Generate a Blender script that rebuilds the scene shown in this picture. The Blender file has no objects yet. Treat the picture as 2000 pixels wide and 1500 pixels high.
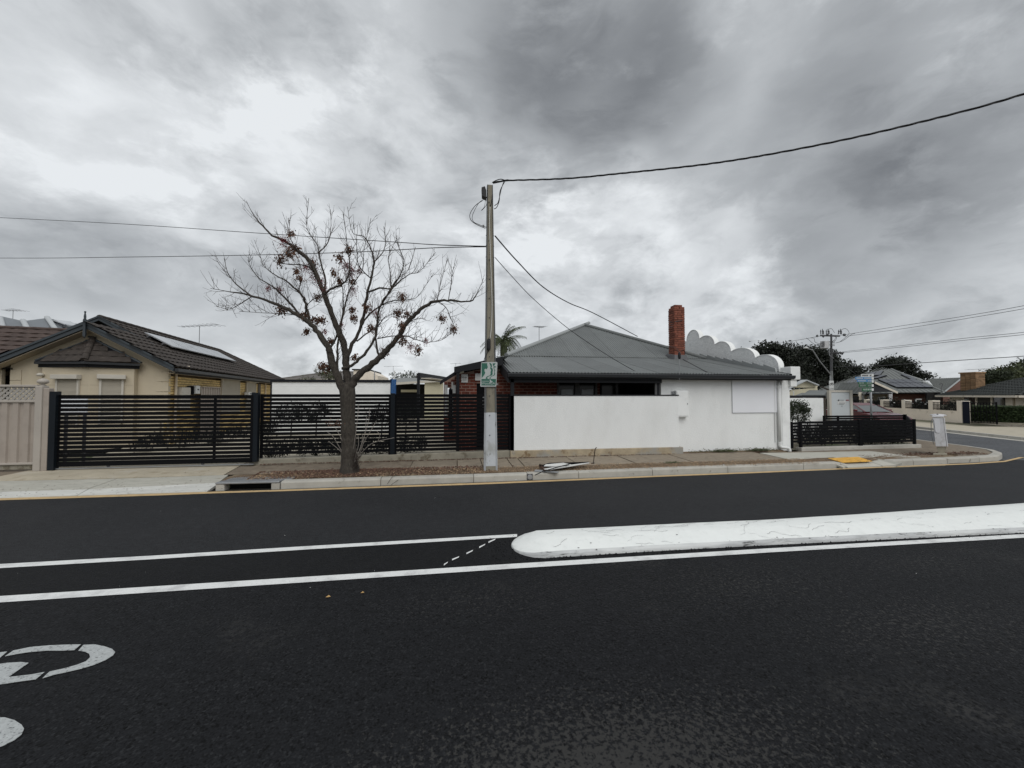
import bpy, math, random, bmesh
import numpy as np
from mathutils import Vector, Matrix
random.seed(7)
S = bpy.context.scene
COL = S.collection
R = math.radians

# ------------------------------------------------------------------ camera
F, H, YAW, PITCH = 750.0, 1.75, R(8.4), math.atan(22/750.0)
cd = bpy.data.cameras.new('camera'); cam = bpy.data.objects.new('camera', cd); COL.objects.link(cam)
cd.sensor_width = 36; cd.lens = 36*F/2000.0; cd.clip_start = 0.05; cd.clip_end = 2000
cam.location = (0, 0, H); cam.rotation_euler = (R(90)+PITCH, 0, -YAW)
S.camera = cam

def ray(u, v):      # direction (unit forward depth) seen at point (u, v) of the 2000 x 1500 photograph
    x = (u-1000)/F; z = (750-v)/F
    y2 = math.cos(PITCH)-z*math.sin(PITCH); z2 = math.sin(PITCH)+z*math.cos(PITCH)
    return Vector((x*math.cos(YAW)+y2*math.sin(YAW), -x*math.sin(YAW)+y2*math.cos(YAW), z2))
EYE = Vector((0, 0, H))
def P(u, v, Y): r = ray(u, v); return EYE+r*(Y/r.y)
def G(u, v, z=0.0): r = ray(u, v); return EYE+r*((z-H)/r.z)
def at(u, v, d): return EYE+ray(u, v)*d
def PL(u, v, p, n):
    r = ray(u, v); n = Vector(n); return EYE+r*((Vector(p)-EYE).dot(n)/r.dot(n))
def XatY(u, Y): r = ray(u, 772); return r.x/r.y*Y

# ------------------------------------------------------------------ render settings, world, sun
S.render.engine = 'CYCLES'
S.view_settings.view_transform = 'Standard'; S.view_settings.look = 'None'
S.view_settings.exposure = 0.06; S.view_settings.gamma = 1.0; S.view_settings.use_curve_mapping = False
LUM0 = .57
SUN_EL, SUN_ROT = 48, 165       # overcast light, brightest high behind the camera
W = bpy.data.worlds.new('World'); S.world = W; W.use_nodes = True
nt = W.node_tree; nt.nodes.clear(); N = nt.nodes.new; L = nt.links.new
def wm(op, a, b=None, c=None, clamp=False):
    n = N('ShaderNodeMath'); n.operation = op; n.use_clamp = clamp
    for i, x in enumerate((a, b, c)):
        if x is None: continue
        if hasattr(x, 'is_linked') or hasattr(x, 'links'): L(x, n.inputs[i])
        else: n.inputs[i].default_value = x
    return n.outputs[0]
def wv(op, a, b=None):
    n = N('ShaderNodeVectorMath'); n.operation = op
    for i, x in enumerate((a, b)):
        if x is None: continue
        if hasattr(x, 'links'): L(x, n.inputs[i])
        else: n.inputs[i].default_value = x
    return n
tc = N('ShaderNodeTexCoord'); dirv = wv('NORMALIZE', tc.outputs['Generated']).outputs[0]
sep = N('ShaderNodeSeparateXYZ'); L(dirv, sep.inputs[0])
def wnoise(vec, scale, detail, rough, dist=0, off=(0, 0, 0), sc=(1, 1, 1)):
    mp = N('ShaderNodeMapping'); L(vec, mp.inputs[0]); mp.inputs['Location'].default_value = off; mp.inputs['Scale'].default_value = sc
    n = N('ShaderNodeTexNoise'); L(mp.outputs[0], n.inputs['Vector']); n.inputs['Scale'].default_value = scale
    n.inputs['Detail'].default_value = detail; n.inputs['Roughness'].default_value = rough; n.inputs['Distortion'].default_value = dist
    return n
def wrange(x, lo, hi, a=0., b=1., t='SMOOTHSTEP'):
    m = N('ShaderNodeMapRange'); m.interpolation_type = t; L(x, m.inputs[0])
    for k, q in enumerate((lo, hi, a, b)): m.inputs[k+1].default_value = q
    return m.outputs[0]
# flattened direction: cloud cells shrink towards the horizon as a real layer does
zc = wm('ADD', wm('MAXIMUM', sep.outputs[2], 0.0), .75)
cmb = N('ShaderNodeCombineXYZ'); L(wm('DIVIDE', sep.outputs[0], zc), cmb.inputs[0]); L(wm('DIVIDE', sep.outputs[1], zc), cmb.inputs[1]); L(wm('MULTIPLY', sep.outputs[2], 1.3), cmb.inputs[2])
cv = cmb.outputs[0]
warp = wnoise(cv, 2.2, 5, .55, 0, (3, 7, 0))
wof = wv('MULTIPLY', wv('SUBTRACT', warp.outputs['Color'], (.5, .5, .5)).outputs[0], (.34, .34, .34)).outputs[0]
wvec = wv('ADD', cv, wof).outputs[0]
n1 = wnoise(wvec, 1.5, 10, .55, 0, (11.3, 4.2, 0)).outputs[0]       # broad masses
n2 = wnoise(wvec, 3.4, 12, .60, 0, (1.3, 9.2, 2)).outputs[0]        # billows
n3 = wnoise(cv, 9.0, 10, .62, .15, (5.3, 2.2, 4)).outputs[0]        # torn edges
n4 = wnoise(wvec, 2.6, 12, .60, 0, (21.3, 3.2, 7)).outputs[0]
lum = wm('ADD', wm('MULTIPLY', wm('SUBTRACT', n1, .5), .32), LUM0)
lum = wm('ADD', lum, wm('MULTIPLY', wm('SUBTRACT', n2, .5), .50))
lum = wm('ADD', lum, wm('MULTIPLY', wm('SUBTRACT', n3, .5), .20))
breaks = wm('MULTIPLY', wrange(n4, .50, .63), wrange(n3, .40, .62))   # thin bright breaks between the billows
lum = wm('ADD', lum, wm('MULTIPLY', breaks, .16))
lum = wm('SUBTRACT', lum, wm('MULTIPLY', wrange(n2, .50, .36), .07))
edge = wm('ADD', wm('SUBTRACT', n2, .5), wm('MULTIPLY', wm('SUBTRACT', n3, .5), .45))
# the cloud masses of that day: (u, v, radius in photo px, amount)
MASSES = [(160, 110, 480, .07), (420, 330, 260, .06), (620, 260, 170, .08), (870, 330, 150, .07), (560, 130, 120, .05), (800, 200, 120, .06),
          (830, 590, 240, .09), (1010, 340, 110, .08), (1150, 470, 190, .12), (1330, 520, 170, .08), (1290, 240, 110, .05), (60, 640, 160, .04),
          (1130, 60, 260, -.20), (1010, 10, 220, -.13), (1200, 190, 210, -.16), (470, 40, 120, -.13), (1450, 90, 330, -.13), (1380, 260, 160, -.04),
          (1690, 450, 240, -.17), (1600, 330, 220, -.08), (1850, 120, 360, -.16), (1345, 425, 60, -.10), (910, 440, 110, -.07),
          (130, 490, 190, -.13), (290, 540, 130, -.08), (230, 250, 80, -.06), (1480, 610, 200, -.07), (1950, 300, 260, -.07), (1900, 640, 200, .06), (1400, 640, 160, .05)]
dj = wv('NORMALIZE', wv('ADD', dirv, wv('MULTIPLY', wof, (.45, .45, .45)).outputs[0]).outputs[0]).outputs[0]
for (u, v, r_, a_) in MASSES:
    c0 = ray(u, v).normalized(); c1 = ray(u+(r_ if u < 1000 else -r_), v).normalized(); cr = c0.dot(c1)
    dt = wm('ADD', wv('DOT_PRODUCT', dj, tuple(c0)).outputs['Value'], wm('MULTIPLY', edge, (1-cr)*1.9))
    lum = wm('ADD', lum, wrange(dt, cr, 1.0-(1-cr)*.15, 0., a_*(.74 if a_ < 0 else 1.0), 'SMOOTHERSTEP'))
lum = wm('MINIMUM', wm('MAXIMUM', lum, .17), .84)
rampc = N('ShaderNodeValToRGB'); L(lum, rampc.inputs[0])
rampc.color_ramp.elements[0].position = .1; rampc.color_ramp.elements[0].color = (.100, .107, .120, 1)
rampc.color_ramp.elements[1].position = .90; rampc.color_ramp.elements[1].color = (.85, .88, .905, 1)
e = rampc.color_ramp.elements.new(.45); e.color = (.415, .436, .456, 1)
sky = N('ShaderNodeTexSky'); sky.sky_type = 'NISHITA'; sky.sun_disc = False
sky.sun_elevation = R(SUN_EL); sky.sun_rotation = R(SUN_ROT)
skys = wv('MULTIPLY', sky.outputs[0], (.09, .09, .09)).outputs[0]
mx = N('ShaderNodeMix'); mx.data_type = 'RGBA'; mx.inputs[0].default_value = .96
L(skys, mx.inputs[6]); L(rampc.outputs[0], mx.inputs[7])
bg = N('ShaderNodeBackground'); L(mx.outputs[2], bg.inputs[0]); bg.inputs[1].default_value = 1.0
out = N('ShaderNodeOutputWorld'); L(bg.outputs[0], out.inputs[0])
W.cycles.sampling_method = 'MANUAL'; W.cycles.sample_map_resolution = 512
sd = bpy.data.lights.new('sun', 'SUN'); sun = bpy.data.objects.new('sun', sd); COL.objects.link(sun)
sd.energy = 1.5; sd.angle = R(50); sd.color = (1, .985, .96)
# sky rotation is clockwise from +Y, the lamp shines from that direction
sx, sy = math.sin(R(SUN_ROT))*math.cos(R(SUN_EL)), math.cos(R(SUN_ROT))*math.cos(R(SUN_EL))
sun.rotation_euler = Vector((sx, sy, math.sin(R(SUN_EL)))).to_track_quat('Z', 'Y').to_euler()

# ------------------------------------------------------------------ materials
MATS = {}
def M(name, col=(.5, .5, .5), rough=.8, var=.12, scale=2.5, col2=None, mixp=(.45, .6), bump=0.0, bscale=60, rand=0.0, metal=0.0,
      spec=.4, detail=6, col3=None, scale3=.6, mix3=(.55, .65), stretch=(1, 1, 1), coat=0, wave=None, bdist=.01):
    if name in MATS: return MATS[name]
    m = bpy.data.materials.new(name); m.use_nodes = True; t = m.node_tree; nn = t.nodes.new; ll = t.links.new
    b = t.nodes['Principled BSDF']; b.inputs['Roughness'].default_value = rough; b.inputs['Metallic'].default_value = metal
    b.inputs['Specular IOR Level'].default_value = spec; b.inputs['Coat Weight'].default_value = coat
    g = nn('ShaderNodeNewGeometry'); mp = nn('ShaderNodeMapping'); ll(g.outputs['Position'], mp.inputs[0]); mp.inputs['Scale'].default_value = stretch
    def noise(sc, d=detail, r=.6):
        n = nn('ShaderNodeTexNoise'); ll(mp.outputs[0], n.inputs['Vector']); n.inputs['Scale'].default_value = sc
        n.inputs['Detail'].default_value = d; n.inputs['Roughness'].default_value = r; return n.outputs[0]
    def mixc(fac, a, bb, lo, hi):
        mr = nn('ShaderNodeMapRange'); ll(fac, mr.inputs[0]); mr.inputs[1].default_value = lo; mr.inputs[2].default_value = hi
        x = nn('ShaderNodeMix'); x.data_type = 'RGBA'; ll(mr.outputs[0], x.inputs[0])
        for i, q in ((6, a), (7, bb)):
            if hasattr(q, 'links'): ll(q, x.inputs[i])
            else: x.inputs[i].default_value = (*q, 1)
        return x.outputs[2]
    dk = tuple(c*(1-var) for c in col); lt = tuple(min(1, c*(1+var)) for c in col)
    c = mixc(noise(scale), dk, lt, .3, .7)
    if col2: c = mixc(noise(scale*1.7), c, col2, *mixp)
    if col3: c = mixc(noise(scale3), c, col3, *mix3)
    if rand:
        oi = nn('ShaderNodeObjectInfo')
        a = nn('ShaderNodeMath'); a.operation = 'ADD'; ll(g.outputs['Random Per Island'], a.inputs[0]); ll(oi.outputs['Random'], a.inputs[1])
        fr = nn('ShaderNodeMath'); fr.operation = 'FRACT'; ll(a.outputs[0], fr.inputs[0])
        mr = nn('ShaderNodeMapRange'); ll(fr.outputs[0], mr.inputs[0]); mr.inputs[3].default_value = 1-rand; mr.inputs[4].default_value = 1+rand
        vm = nn('ShaderNodeVectorMath'); vm.operation = 'SCALE'; ll(c, vm.inputs[0]); ll(mr.outputs[0], vm.inputs['Scale']); c = vm.outputs[0]
    ll(c, b.inputs['Base Color'])
    if bump:
        bn = nn('ShaderNodeBump'); bn.inputs['Strength'].default_value = bump; bn.inputs['Distance'].default_value = bdist
        ll(noise(bscale, 4, .7), bn.inputs['Height']); ll(bn.outputs[0], b.inputs['Normal'])
    MATS[name] = m; return m

# asphalt: dark bitumen with visible stone, worn lighter patches, fine sparkle
def asphalt(name, base, stone, worn, fine=220, wornlo=.56, wornhi=.66, wscale=.9, bump=.6, rough=.75, spots=()):
    m = bpy.data.materials.new(name); m.use_nodes = True; t = m.node_tree; nn = t.nodes.new; ll = t.links.new
    b = t.nodes['Principled BSDF']; b.inputs['Roughness'].default_value = rough; b.inputs['Specular IOR Level'].default_value = .14
    g = nn('ShaderNodeNewGeometry')
    def noise(sc, d, r, dist=0, st=(1, 1, 1)):
        mp = nn('ShaderNodeMapping'); ll(g.outputs['Position'], mp.inputs[0]); mp.inputs['Scale'].default_value = st
        n = nn('ShaderNodeTexNoise'); ll(mp.outputs[0], n.inputs['Vector']); n.inputs['Scale'].default_value = sc
        n.inputs['Detail'].default_value = d; n.inputs['Roughness'].default_value = r; n.inputs['Distortion'].default_value = dist; return n.outputs[0]
    def rng(x, lo, hi, a=0., bb=1.):
        mr = nn('ShaderNodeMapRange'); ll(x, mr.inputs[0]); mr.inputs[1].default_value = lo; mr.inputs[2].default_value = hi
        mr.inputs[3].default_value = a; mr.inputs[4].default_value = bb; return mr.outputs[0]
    def mix(f, a, bb):
        x = nn('ShaderNodeMix'); x.data_type = 'RGBA'; ll(f, x.inputs[0])
        for i, q in ((6, a), (7, bb)):
            if hasattr(q, 'links'): ll(q, x.inputs[i])
            else: x.inputs[i].default_value = (*q, 1)
        return x.outputs[2]
    def mul(a, bb):
        x = nn('ShaderNodeMath'); x.operation = 'MULTIPLY'; ll(a, x.inputs[0]); ll(bb, x.inputs[1]); return x.outputs[0]
    grain = noise(fine, 3, .7)
    vo = nn('ShaderNodeTexVoronoi'); ll(g.outputs['Position'], vo.inputs['Vector']); vo.inputs['Scale'].default_value = fine*.55
    c = mix(rng(grain, .35, .7), tuple(x*.25 for x in base), tuple(x*2.1 for x in base))
    vs_ = nn('ShaderNodeTexVoronoi'); ll(g.outputs['Position'], vs_.inputs['Vector']); vs_.inputs['Scale'].default_value = fine*.9
    vr = nn('ShaderNodeSeparateColor'); ll(vs_.outputs['Color'], vr.inputs[0])
    c = mix(rng(vr.outputs[0], .80, .97), c, stone)
    c = mix(rng(vr.outputs[1], .86, .90), c, tuple(x*.12 for x in base))
    c = mix(rng(noise(9, 5, .65, .4, (1, 1.6, 1)), .50, .72, 0, .55), c, tuple(x*2.0 for x in base))
    c = mix(rng(noise(14, 4, .6, 0, (.7, 2.2, 1)), .56, .66, 0, .5), c, tuple(x*.4 for x in base))
    c = mix(rng(noise(.35, 3, .5, 0, (1, 2.5, 1)), .3, .7, 0, .35), c, tuple(x*1.5 for x in base))
    wear = mul(rng(noise(wscale, 4, .55), wornlo, wornhi), rng(noise(26, 4, .7), .47, .55))
    for (wx_, wy_, wr_, wk_) in spots:      # places where the surface has been rubbed down to the stone
        dv = nn('ShaderNodeVectorMath'); dv.operation = 'SUBTRACT'; ll(g.outputs['Position'], dv.inputs[0]); dv.inputs[1].default_value = (wx_, wy_, 0)
        sv = nn('ShaderNodeVectorMath'); sv.operation = 'MULTIPLY'; ll(dv.outputs[0], sv.inputs[0]); sv.inputs[1].default_value = (.62, 1.7, 0)
        lv = nn('ShaderNodeVectorMath'); lv.operation = 'LENGTH'; ll(sv.outputs[0], lv.inputs[0])
        sm = nn('ShaderNodeMath'); sm.operation = 'ADD'; ll(rng(lv.outputs['Value'], wr_, 0., 0, wk_), sm.inputs[0]); ll(noise(34, 5, .72), sm.inputs[1])
        wear2 = rng(sm.outputs[0], .60, .64); inside = rng(lv.outputs['Value'], wr_*1.1, wr_*.9)
        ad = nn('ShaderNodeMath'); ad.operation = 'MAXIMUM'; ll(wear, ad.inputs[0]); ll(mul(wear2, inside), ad.inputs[1]); wear = ad.outputs[0]
    c = mix(wear, c, worn)
    ll(c, b.inputs['Base Color'])
    bn = nn('ShaderNodeBump'); bn.inputs['Strength'].default_value = bump; bn.inputs['Distance'].default_value = .006
    ll(vo.outputs['Distance'], bn.inputs['Height']); ll(bn.outputs[0], b.inputs['Normal'])
    MATS[name] = m; return m

asphalt('asphalt_near', (.0085, .0090, .0103), (.024, .025, .027), (.037, .0365, .0355), fine=95, wscale=.8, wornlo=.58, wornhi=.74, spots=((.75, 1.78, 1.0, .175), (-.5, 1.6, .5, .10), (2.7, 3.25, .9, .075), (3.6, 2.5, .9, .085), (.2, 3.35, .6, .06), (4.8, 3.4, .7, .07)))
asphalt('asphalt_patch', (.0075, .008, .009), (.020, .020, .021), (.020, .020, .021), fine=120, wornlo=.6, wornhi=.75)
asphalt('asphalt_far', (.0190, .0198, .0218), (.030, .031, .033), (.028, .029, .031), fine=160, bump=.3, wornlo=.5, wornhi=.7)
asphalt('asphalt_side', (.075, .079, .085), (.10, .10, .105), (.12, .12, .12), fine=60, bump=.2)
M('leaf_tan', (.42, .27, .11), .8, .2, 40)
M('white_paint_line', (.74, .75, .74), .7, .06, 60, col2=(.18, .18, .18), mixp=(.64, .70), bump=.4, bscale=160, col3=(.48, .48, .48), scale3=5, mix3=(.5, .75))
M('worn_paint', (.42, .44, .44), .8, .15, 40, col2=(.12, .125, .13), mixp=(.56, .66), bump=.4, bscale=200)
M('kerb_concrete', (.40, .385, .345), .9, .12, 4, col2=(.22, .205, .17), mixp=(.62, .72), bump=.4, bscale=90, rand=.08)
M('drive_concrete', (.42, .375, .29), .9, .10, 3, col2=(.30, .25, .18), mixp=(.55, .75), bump=.3, bscale=70, col3=(.45, .42, .36), scale3=1.2)
M('apron_concrete', (.42, .41, .36), .9, .12, 4, col2=(.24, .21, .16), mixp=(.62, .70), bump=.3, bscale=70, stretch=(1, 3, 1))
M('layback_concrete', (.52, .52, .49), .85, .10, 4, col2=(.34, .32, .28), mixp=(.6, .75), bump=.3, bscale=70, stretch=(1, 3, 1))
M('new_concrete', (.43, .42, .37), .9, .06, 3, bump=.2, bscale=80)
M('old_path', (.20, .165, .125), .95, .2, 5, col2=(.12, .09, .065), mixp=(.55, .7), bump=.6, bscale=60)
M('path_slab', (.25, .21, .16), .95, .14, 5, col2=(.15, .12, .09), mixp=(.58, .7), bump=.4, bscale=80, rand=.12)
M('sandy_edge', (.50, .36, .19), .95, .15, 6, col2=(.30, .20, .10), mixp=(.6, .7), bump=.3, bscale=60)
M('soil', (.16, .115, .075), 1, .35, 18, col2=(.08, .05, .03), mixp=(.5, .6), bump=1, bscale=50, col3=(.22, .18, .12), scale3=1.2)
M('chips_red', (.10, .055, .038), .95, .4, 20, rand=.5)
M('chips_tan', (.30, .21, .13), .95, .3, 20, rand=.5)
M('plinth', (.27, .25, .20), .95, .2, 3, col2=(.14, .12, .085), mixp=(.55, .68), bump=.6, bscale=40)
M('plinth_tan', (.36, .30, .21), .95, .25, 3.5, col2=(.20, .14, .08), mixp=(.55, .66), bump=.6, bscale=40, col3=(.30, .29, .26), scale3=1.3)
M('yard_concrete', (.42, .38, .30), .9, .12, 1.5, bump=.2)
M('ground_earth', (.17, .15, .11), 1, .3, .7, col2=(.10, .12, .06), mixp=(.5, .6), bump=.4)
M('tactile_yellow', (.68, .38, .07), .8, .14, 8, col2=(.25, .15, .06), mixp=(.58, .68), bump=.3)
M('render_white', (.79, .80, .79), .9, .035, 2.2, bump=.7, bscale=60, col2=(.74, .75, .74), mixp=(.5, .75), bdist=.015, stretch=(1, 1, .45), col3=(.715, .72, .705), scale3=1.1, mix3=(.54, .72))
M('render_white_smooth', (.79, .80, .79), .9, .03, 2.0, bump=.3, bscale=30, col2=(.66, .67, .66), mixp=(.55, .8), col3=(.55, .56, .54), scale3=.5, mix3=(.6, .9))
M('render_parapet', (.80, .81, .805), .9, .05, 3, bump=.9, bscale=16, col2=(.64, .66, .66), mixp=(.54, .72), bdist=.03)
M('sign_white', (.77, .78, .81), .45, .02, 1.5)
M('charcoal', (.009, .010, .013), .55, .1, 3, spec=.25)
M('slat_black', (.0028, .0030, .0040), .6, .1, 3, spec=.12)
M('post_black', (.005, .008, .012), .5, .15, 3, spec=.25)
M('gutter_dark', (.022, .024, .027), .45, .1, 3, spec=.4)
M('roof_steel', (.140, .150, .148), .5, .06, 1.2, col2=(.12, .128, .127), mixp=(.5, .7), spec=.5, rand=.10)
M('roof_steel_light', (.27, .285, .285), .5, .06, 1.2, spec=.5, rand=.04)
M('roof_far', (.15, .158, .150), .5, .06, .5, spec=.5, rand=.04)
M('roof_grey_blue', (.15, .165, .18), .5, .06, .5)
M('ridge_pale', (.42, .44, .45), .5, .05, 2)
M('brick_red', (.145, .038, .024), .9, .22, 9, col2=(.085, .028, .02), mixp=(.55, .7), bump=.5, bscale=50, rand=.32)
M('brick_chimney', (.20, .068, .043), .9, .2, 9, col2=(.13, .05, .038), mixp=(.55, .7), bump=.5, bscale=50, rand=.3)
M('mortar_red', (.30, .20, .16), .95, .15, 8)
M('brick_cream', (.66, .49, .22), .9, .12, 9, col2=(.50, .38, .20), mixp=(.55, .7), bump=.4, bscale=50, rand=.14)
M('mortar_brown', (.17, .115, .06), .95, .15, 8)
M('brick_far', (.125, .058, .042), .9, .2, 4, rand=.1)
M('brick_tan', (.25, .155, .085), .9, .15, 6, rand=.3)
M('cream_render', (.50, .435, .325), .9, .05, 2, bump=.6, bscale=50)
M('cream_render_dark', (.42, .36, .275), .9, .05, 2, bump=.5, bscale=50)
M('cream_plain', (.58, .54, .40), .85, .05, 2)
M('roof_tile', (.043, .035, .030), .85, .18, 5, col2=(.075, .062, .052), mixp=(.55, .7), bump=.3, bscale=40, rand=.12)
M('roof_tile_red', (.066, .046, .039), .85, .18, 5, col2=(.105, .075, .063), mixp=(.55, .7), bump=.3, bscale=40, rand=.10)
M('roof_tile_grey', (.030, .034, .032), .85, .18, 5, bump=.3, bscale=40, rand=.12)
M('tile_far', (.12, .11, .10), .85, .2, 3, rand=.15)
M('barge_blue', (.042, .052, .060), .5, .08, 2)
M('shutter', (.42, .385, .32), .6, .05, 3)
M('shutter_box', (.50, .47, .41), .6, .05, 3)
M('pipe_cream', (.55, .47, .36), .6, .06, 3)
M('pipe_white', (.66, .67, .66), .5, .05, 3, col2=(.5, .5, .48), mixp=(.6, .8))
M('steel_fence', (.335, .29, .25), .6, .06, 2, col2=(.29, .25, .215), mixp=(.5, .7))
M('steel_fence_cap', (.38, .345, .305), .55, .06, 2)
M('lattice', (.33, .31, .28), .6, .05, 2)
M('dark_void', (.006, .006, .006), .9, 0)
M('door_brown', (.03, .018, .012), .5, .2, 5)
M('glass', (.03, .035, .035), .04, 0, spec=.9)
M('glass_dark', (.008, .009, .009), .10, 0, spec=.22)
M('glass_pale', (.10, .11, .11), .03, 0, spec=1.0)
M('frame_white', (.55, .56, .55), .5, .04)
M('frame_grey', (.10, .10, .10), .5, .04)
M('solar', (.02, .022, .032), .08, .1, spec=.7, coat=.6)
M('solar_sheen', (.42, .44, .46), .16, .05, spec=1.0, metal=.55)  # light copy of the panel colour, sky reflection put into the base
M('metal_grey', (.30, .31, .32), .45, .12, 4, metal=.4)
M('metal_dark', (.07, .07, .075), .5, .15, 4)
M('cable_black', (.008, .008, .010), .6, 0)
M('cable_grey', (.05, .05, .055), .6, 0)
M('conduit', (.50, .49, .45), .6, .05)
M('pole_concrete', (.225, .205, .16), .95, .2, 4, col2=(.13, .12, .10), mixp=(.55, .7), bump=.6, bscale=40, stretch=(1, 1, .35))
M('pole_steel', (.17, .175, .175), .7, .15, 4, col2=(.10, .10, .10), mixp=(.6, .7), stretch=(1, 1, .3))
M('pole_white', (.50, .52, .54), .85, .08, 5, col2=(.10, .09, .075), mixp=(.61, .65), bump=.5, bscale=40, stretch=(1.2, 1.2, .5), col3=(.36, .37, .36), scale3=2.2)
M('bark', (.055, .047, .039), 1, .35, 22, col2=(.085, .076, .062), mixp=(.5, .65), bump=1, bscale=55, stretch=(1, 1, .45), bdist=.03)
M('bark_pale', (.26, .235, .21), 1, .2, 20)
M('twig', (.042, .030, .024), 1, .3, 15)
M('seed_red', (.14, .016, .020), .9, .4, 30, rand=.5)
M('seed_brown', (.10, .050, .030), .9, .4, 30, rand=.5)
M('leaf_dark', (.011, .015, .008), .7, .3, 2, rand=.6)
M('leaf_mid', (.026, .036, .016), .7, .3, 2, rand=.6)
M('leaf_hedge', (.030, .050, .015), .7, .3, 4, rand=.55)
M('leaf_olive', (.065, .075, .033), .7, .3, 4, rand=.5)
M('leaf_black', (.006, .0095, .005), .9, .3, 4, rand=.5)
M('palm_leaf', (.050, .064, .024), .6, .3, 4, rand=.5)
M('sign_green', (.022, .115, .080), .5, .06, 6)
M('sign_silver', (.42, .45, .44), .5, .04, 6)
M('sign_blue', (.08, .22, .42), .5, .06, 6)
M('sign_darkgreen', (.025, .11, .05), .5, .06, 6)
M('sign_plate', (.62, .62, .60), .5, .05, 6)
M('ink_black', (.02, .02, .02), .6, 0)
M('ink_grey', (.28, .29, .30), .6, 0)
M('ink_red', (.30, .03, .03), .6, 0)
M('tarp_blue', (.035, .12, .30), .5, .2, 12, bump=.8, bscale=14, bdist=.05)
M('car_red', (.10, .008, .013), .25, .05, spec=.5, coat=.6)
M('tyre', (.015, .015, .015), .9, 0)
M('lamp_clear', (.6, .6, .62), .1, 0, spec=1)
M('blue_black', (.004, .006, .014), .6, .1, spec=.15)
M('wall_pale_far', (.74, .67, .57), .9, .08, 1.2, col2=(.42, .36, .28), mixp=(.6, .75))
M('board_grey', (.50, .53, .54), .6, .03, 1)
M('pillar_grey', (.48, .48, .49), .65, .08, 5, col2=(.38, .37, .37), mixp=(.5, .7))
M('pillar_pale', (.56, .56, .58), .5, .03, 5)
M('broken_green', (.10, .14, .10), .8, .3, 10)
M('scuffed_paint', (.46, .47, .47), .85, .25, 7, col2=(.06, .06, .06), mixp=(.56, .66), bump=.4, bscale=50, col3=(.60, .61, .60), scale3=3, mix3=(.45, .6), stretch=(.35, 1, 2.5))
M('cracked_white', (.76, .78, .76), .75, .03, 8, col2=(.68, .70, .68), mixp=(.55, .75), bump=.35, bscale=35)

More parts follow.
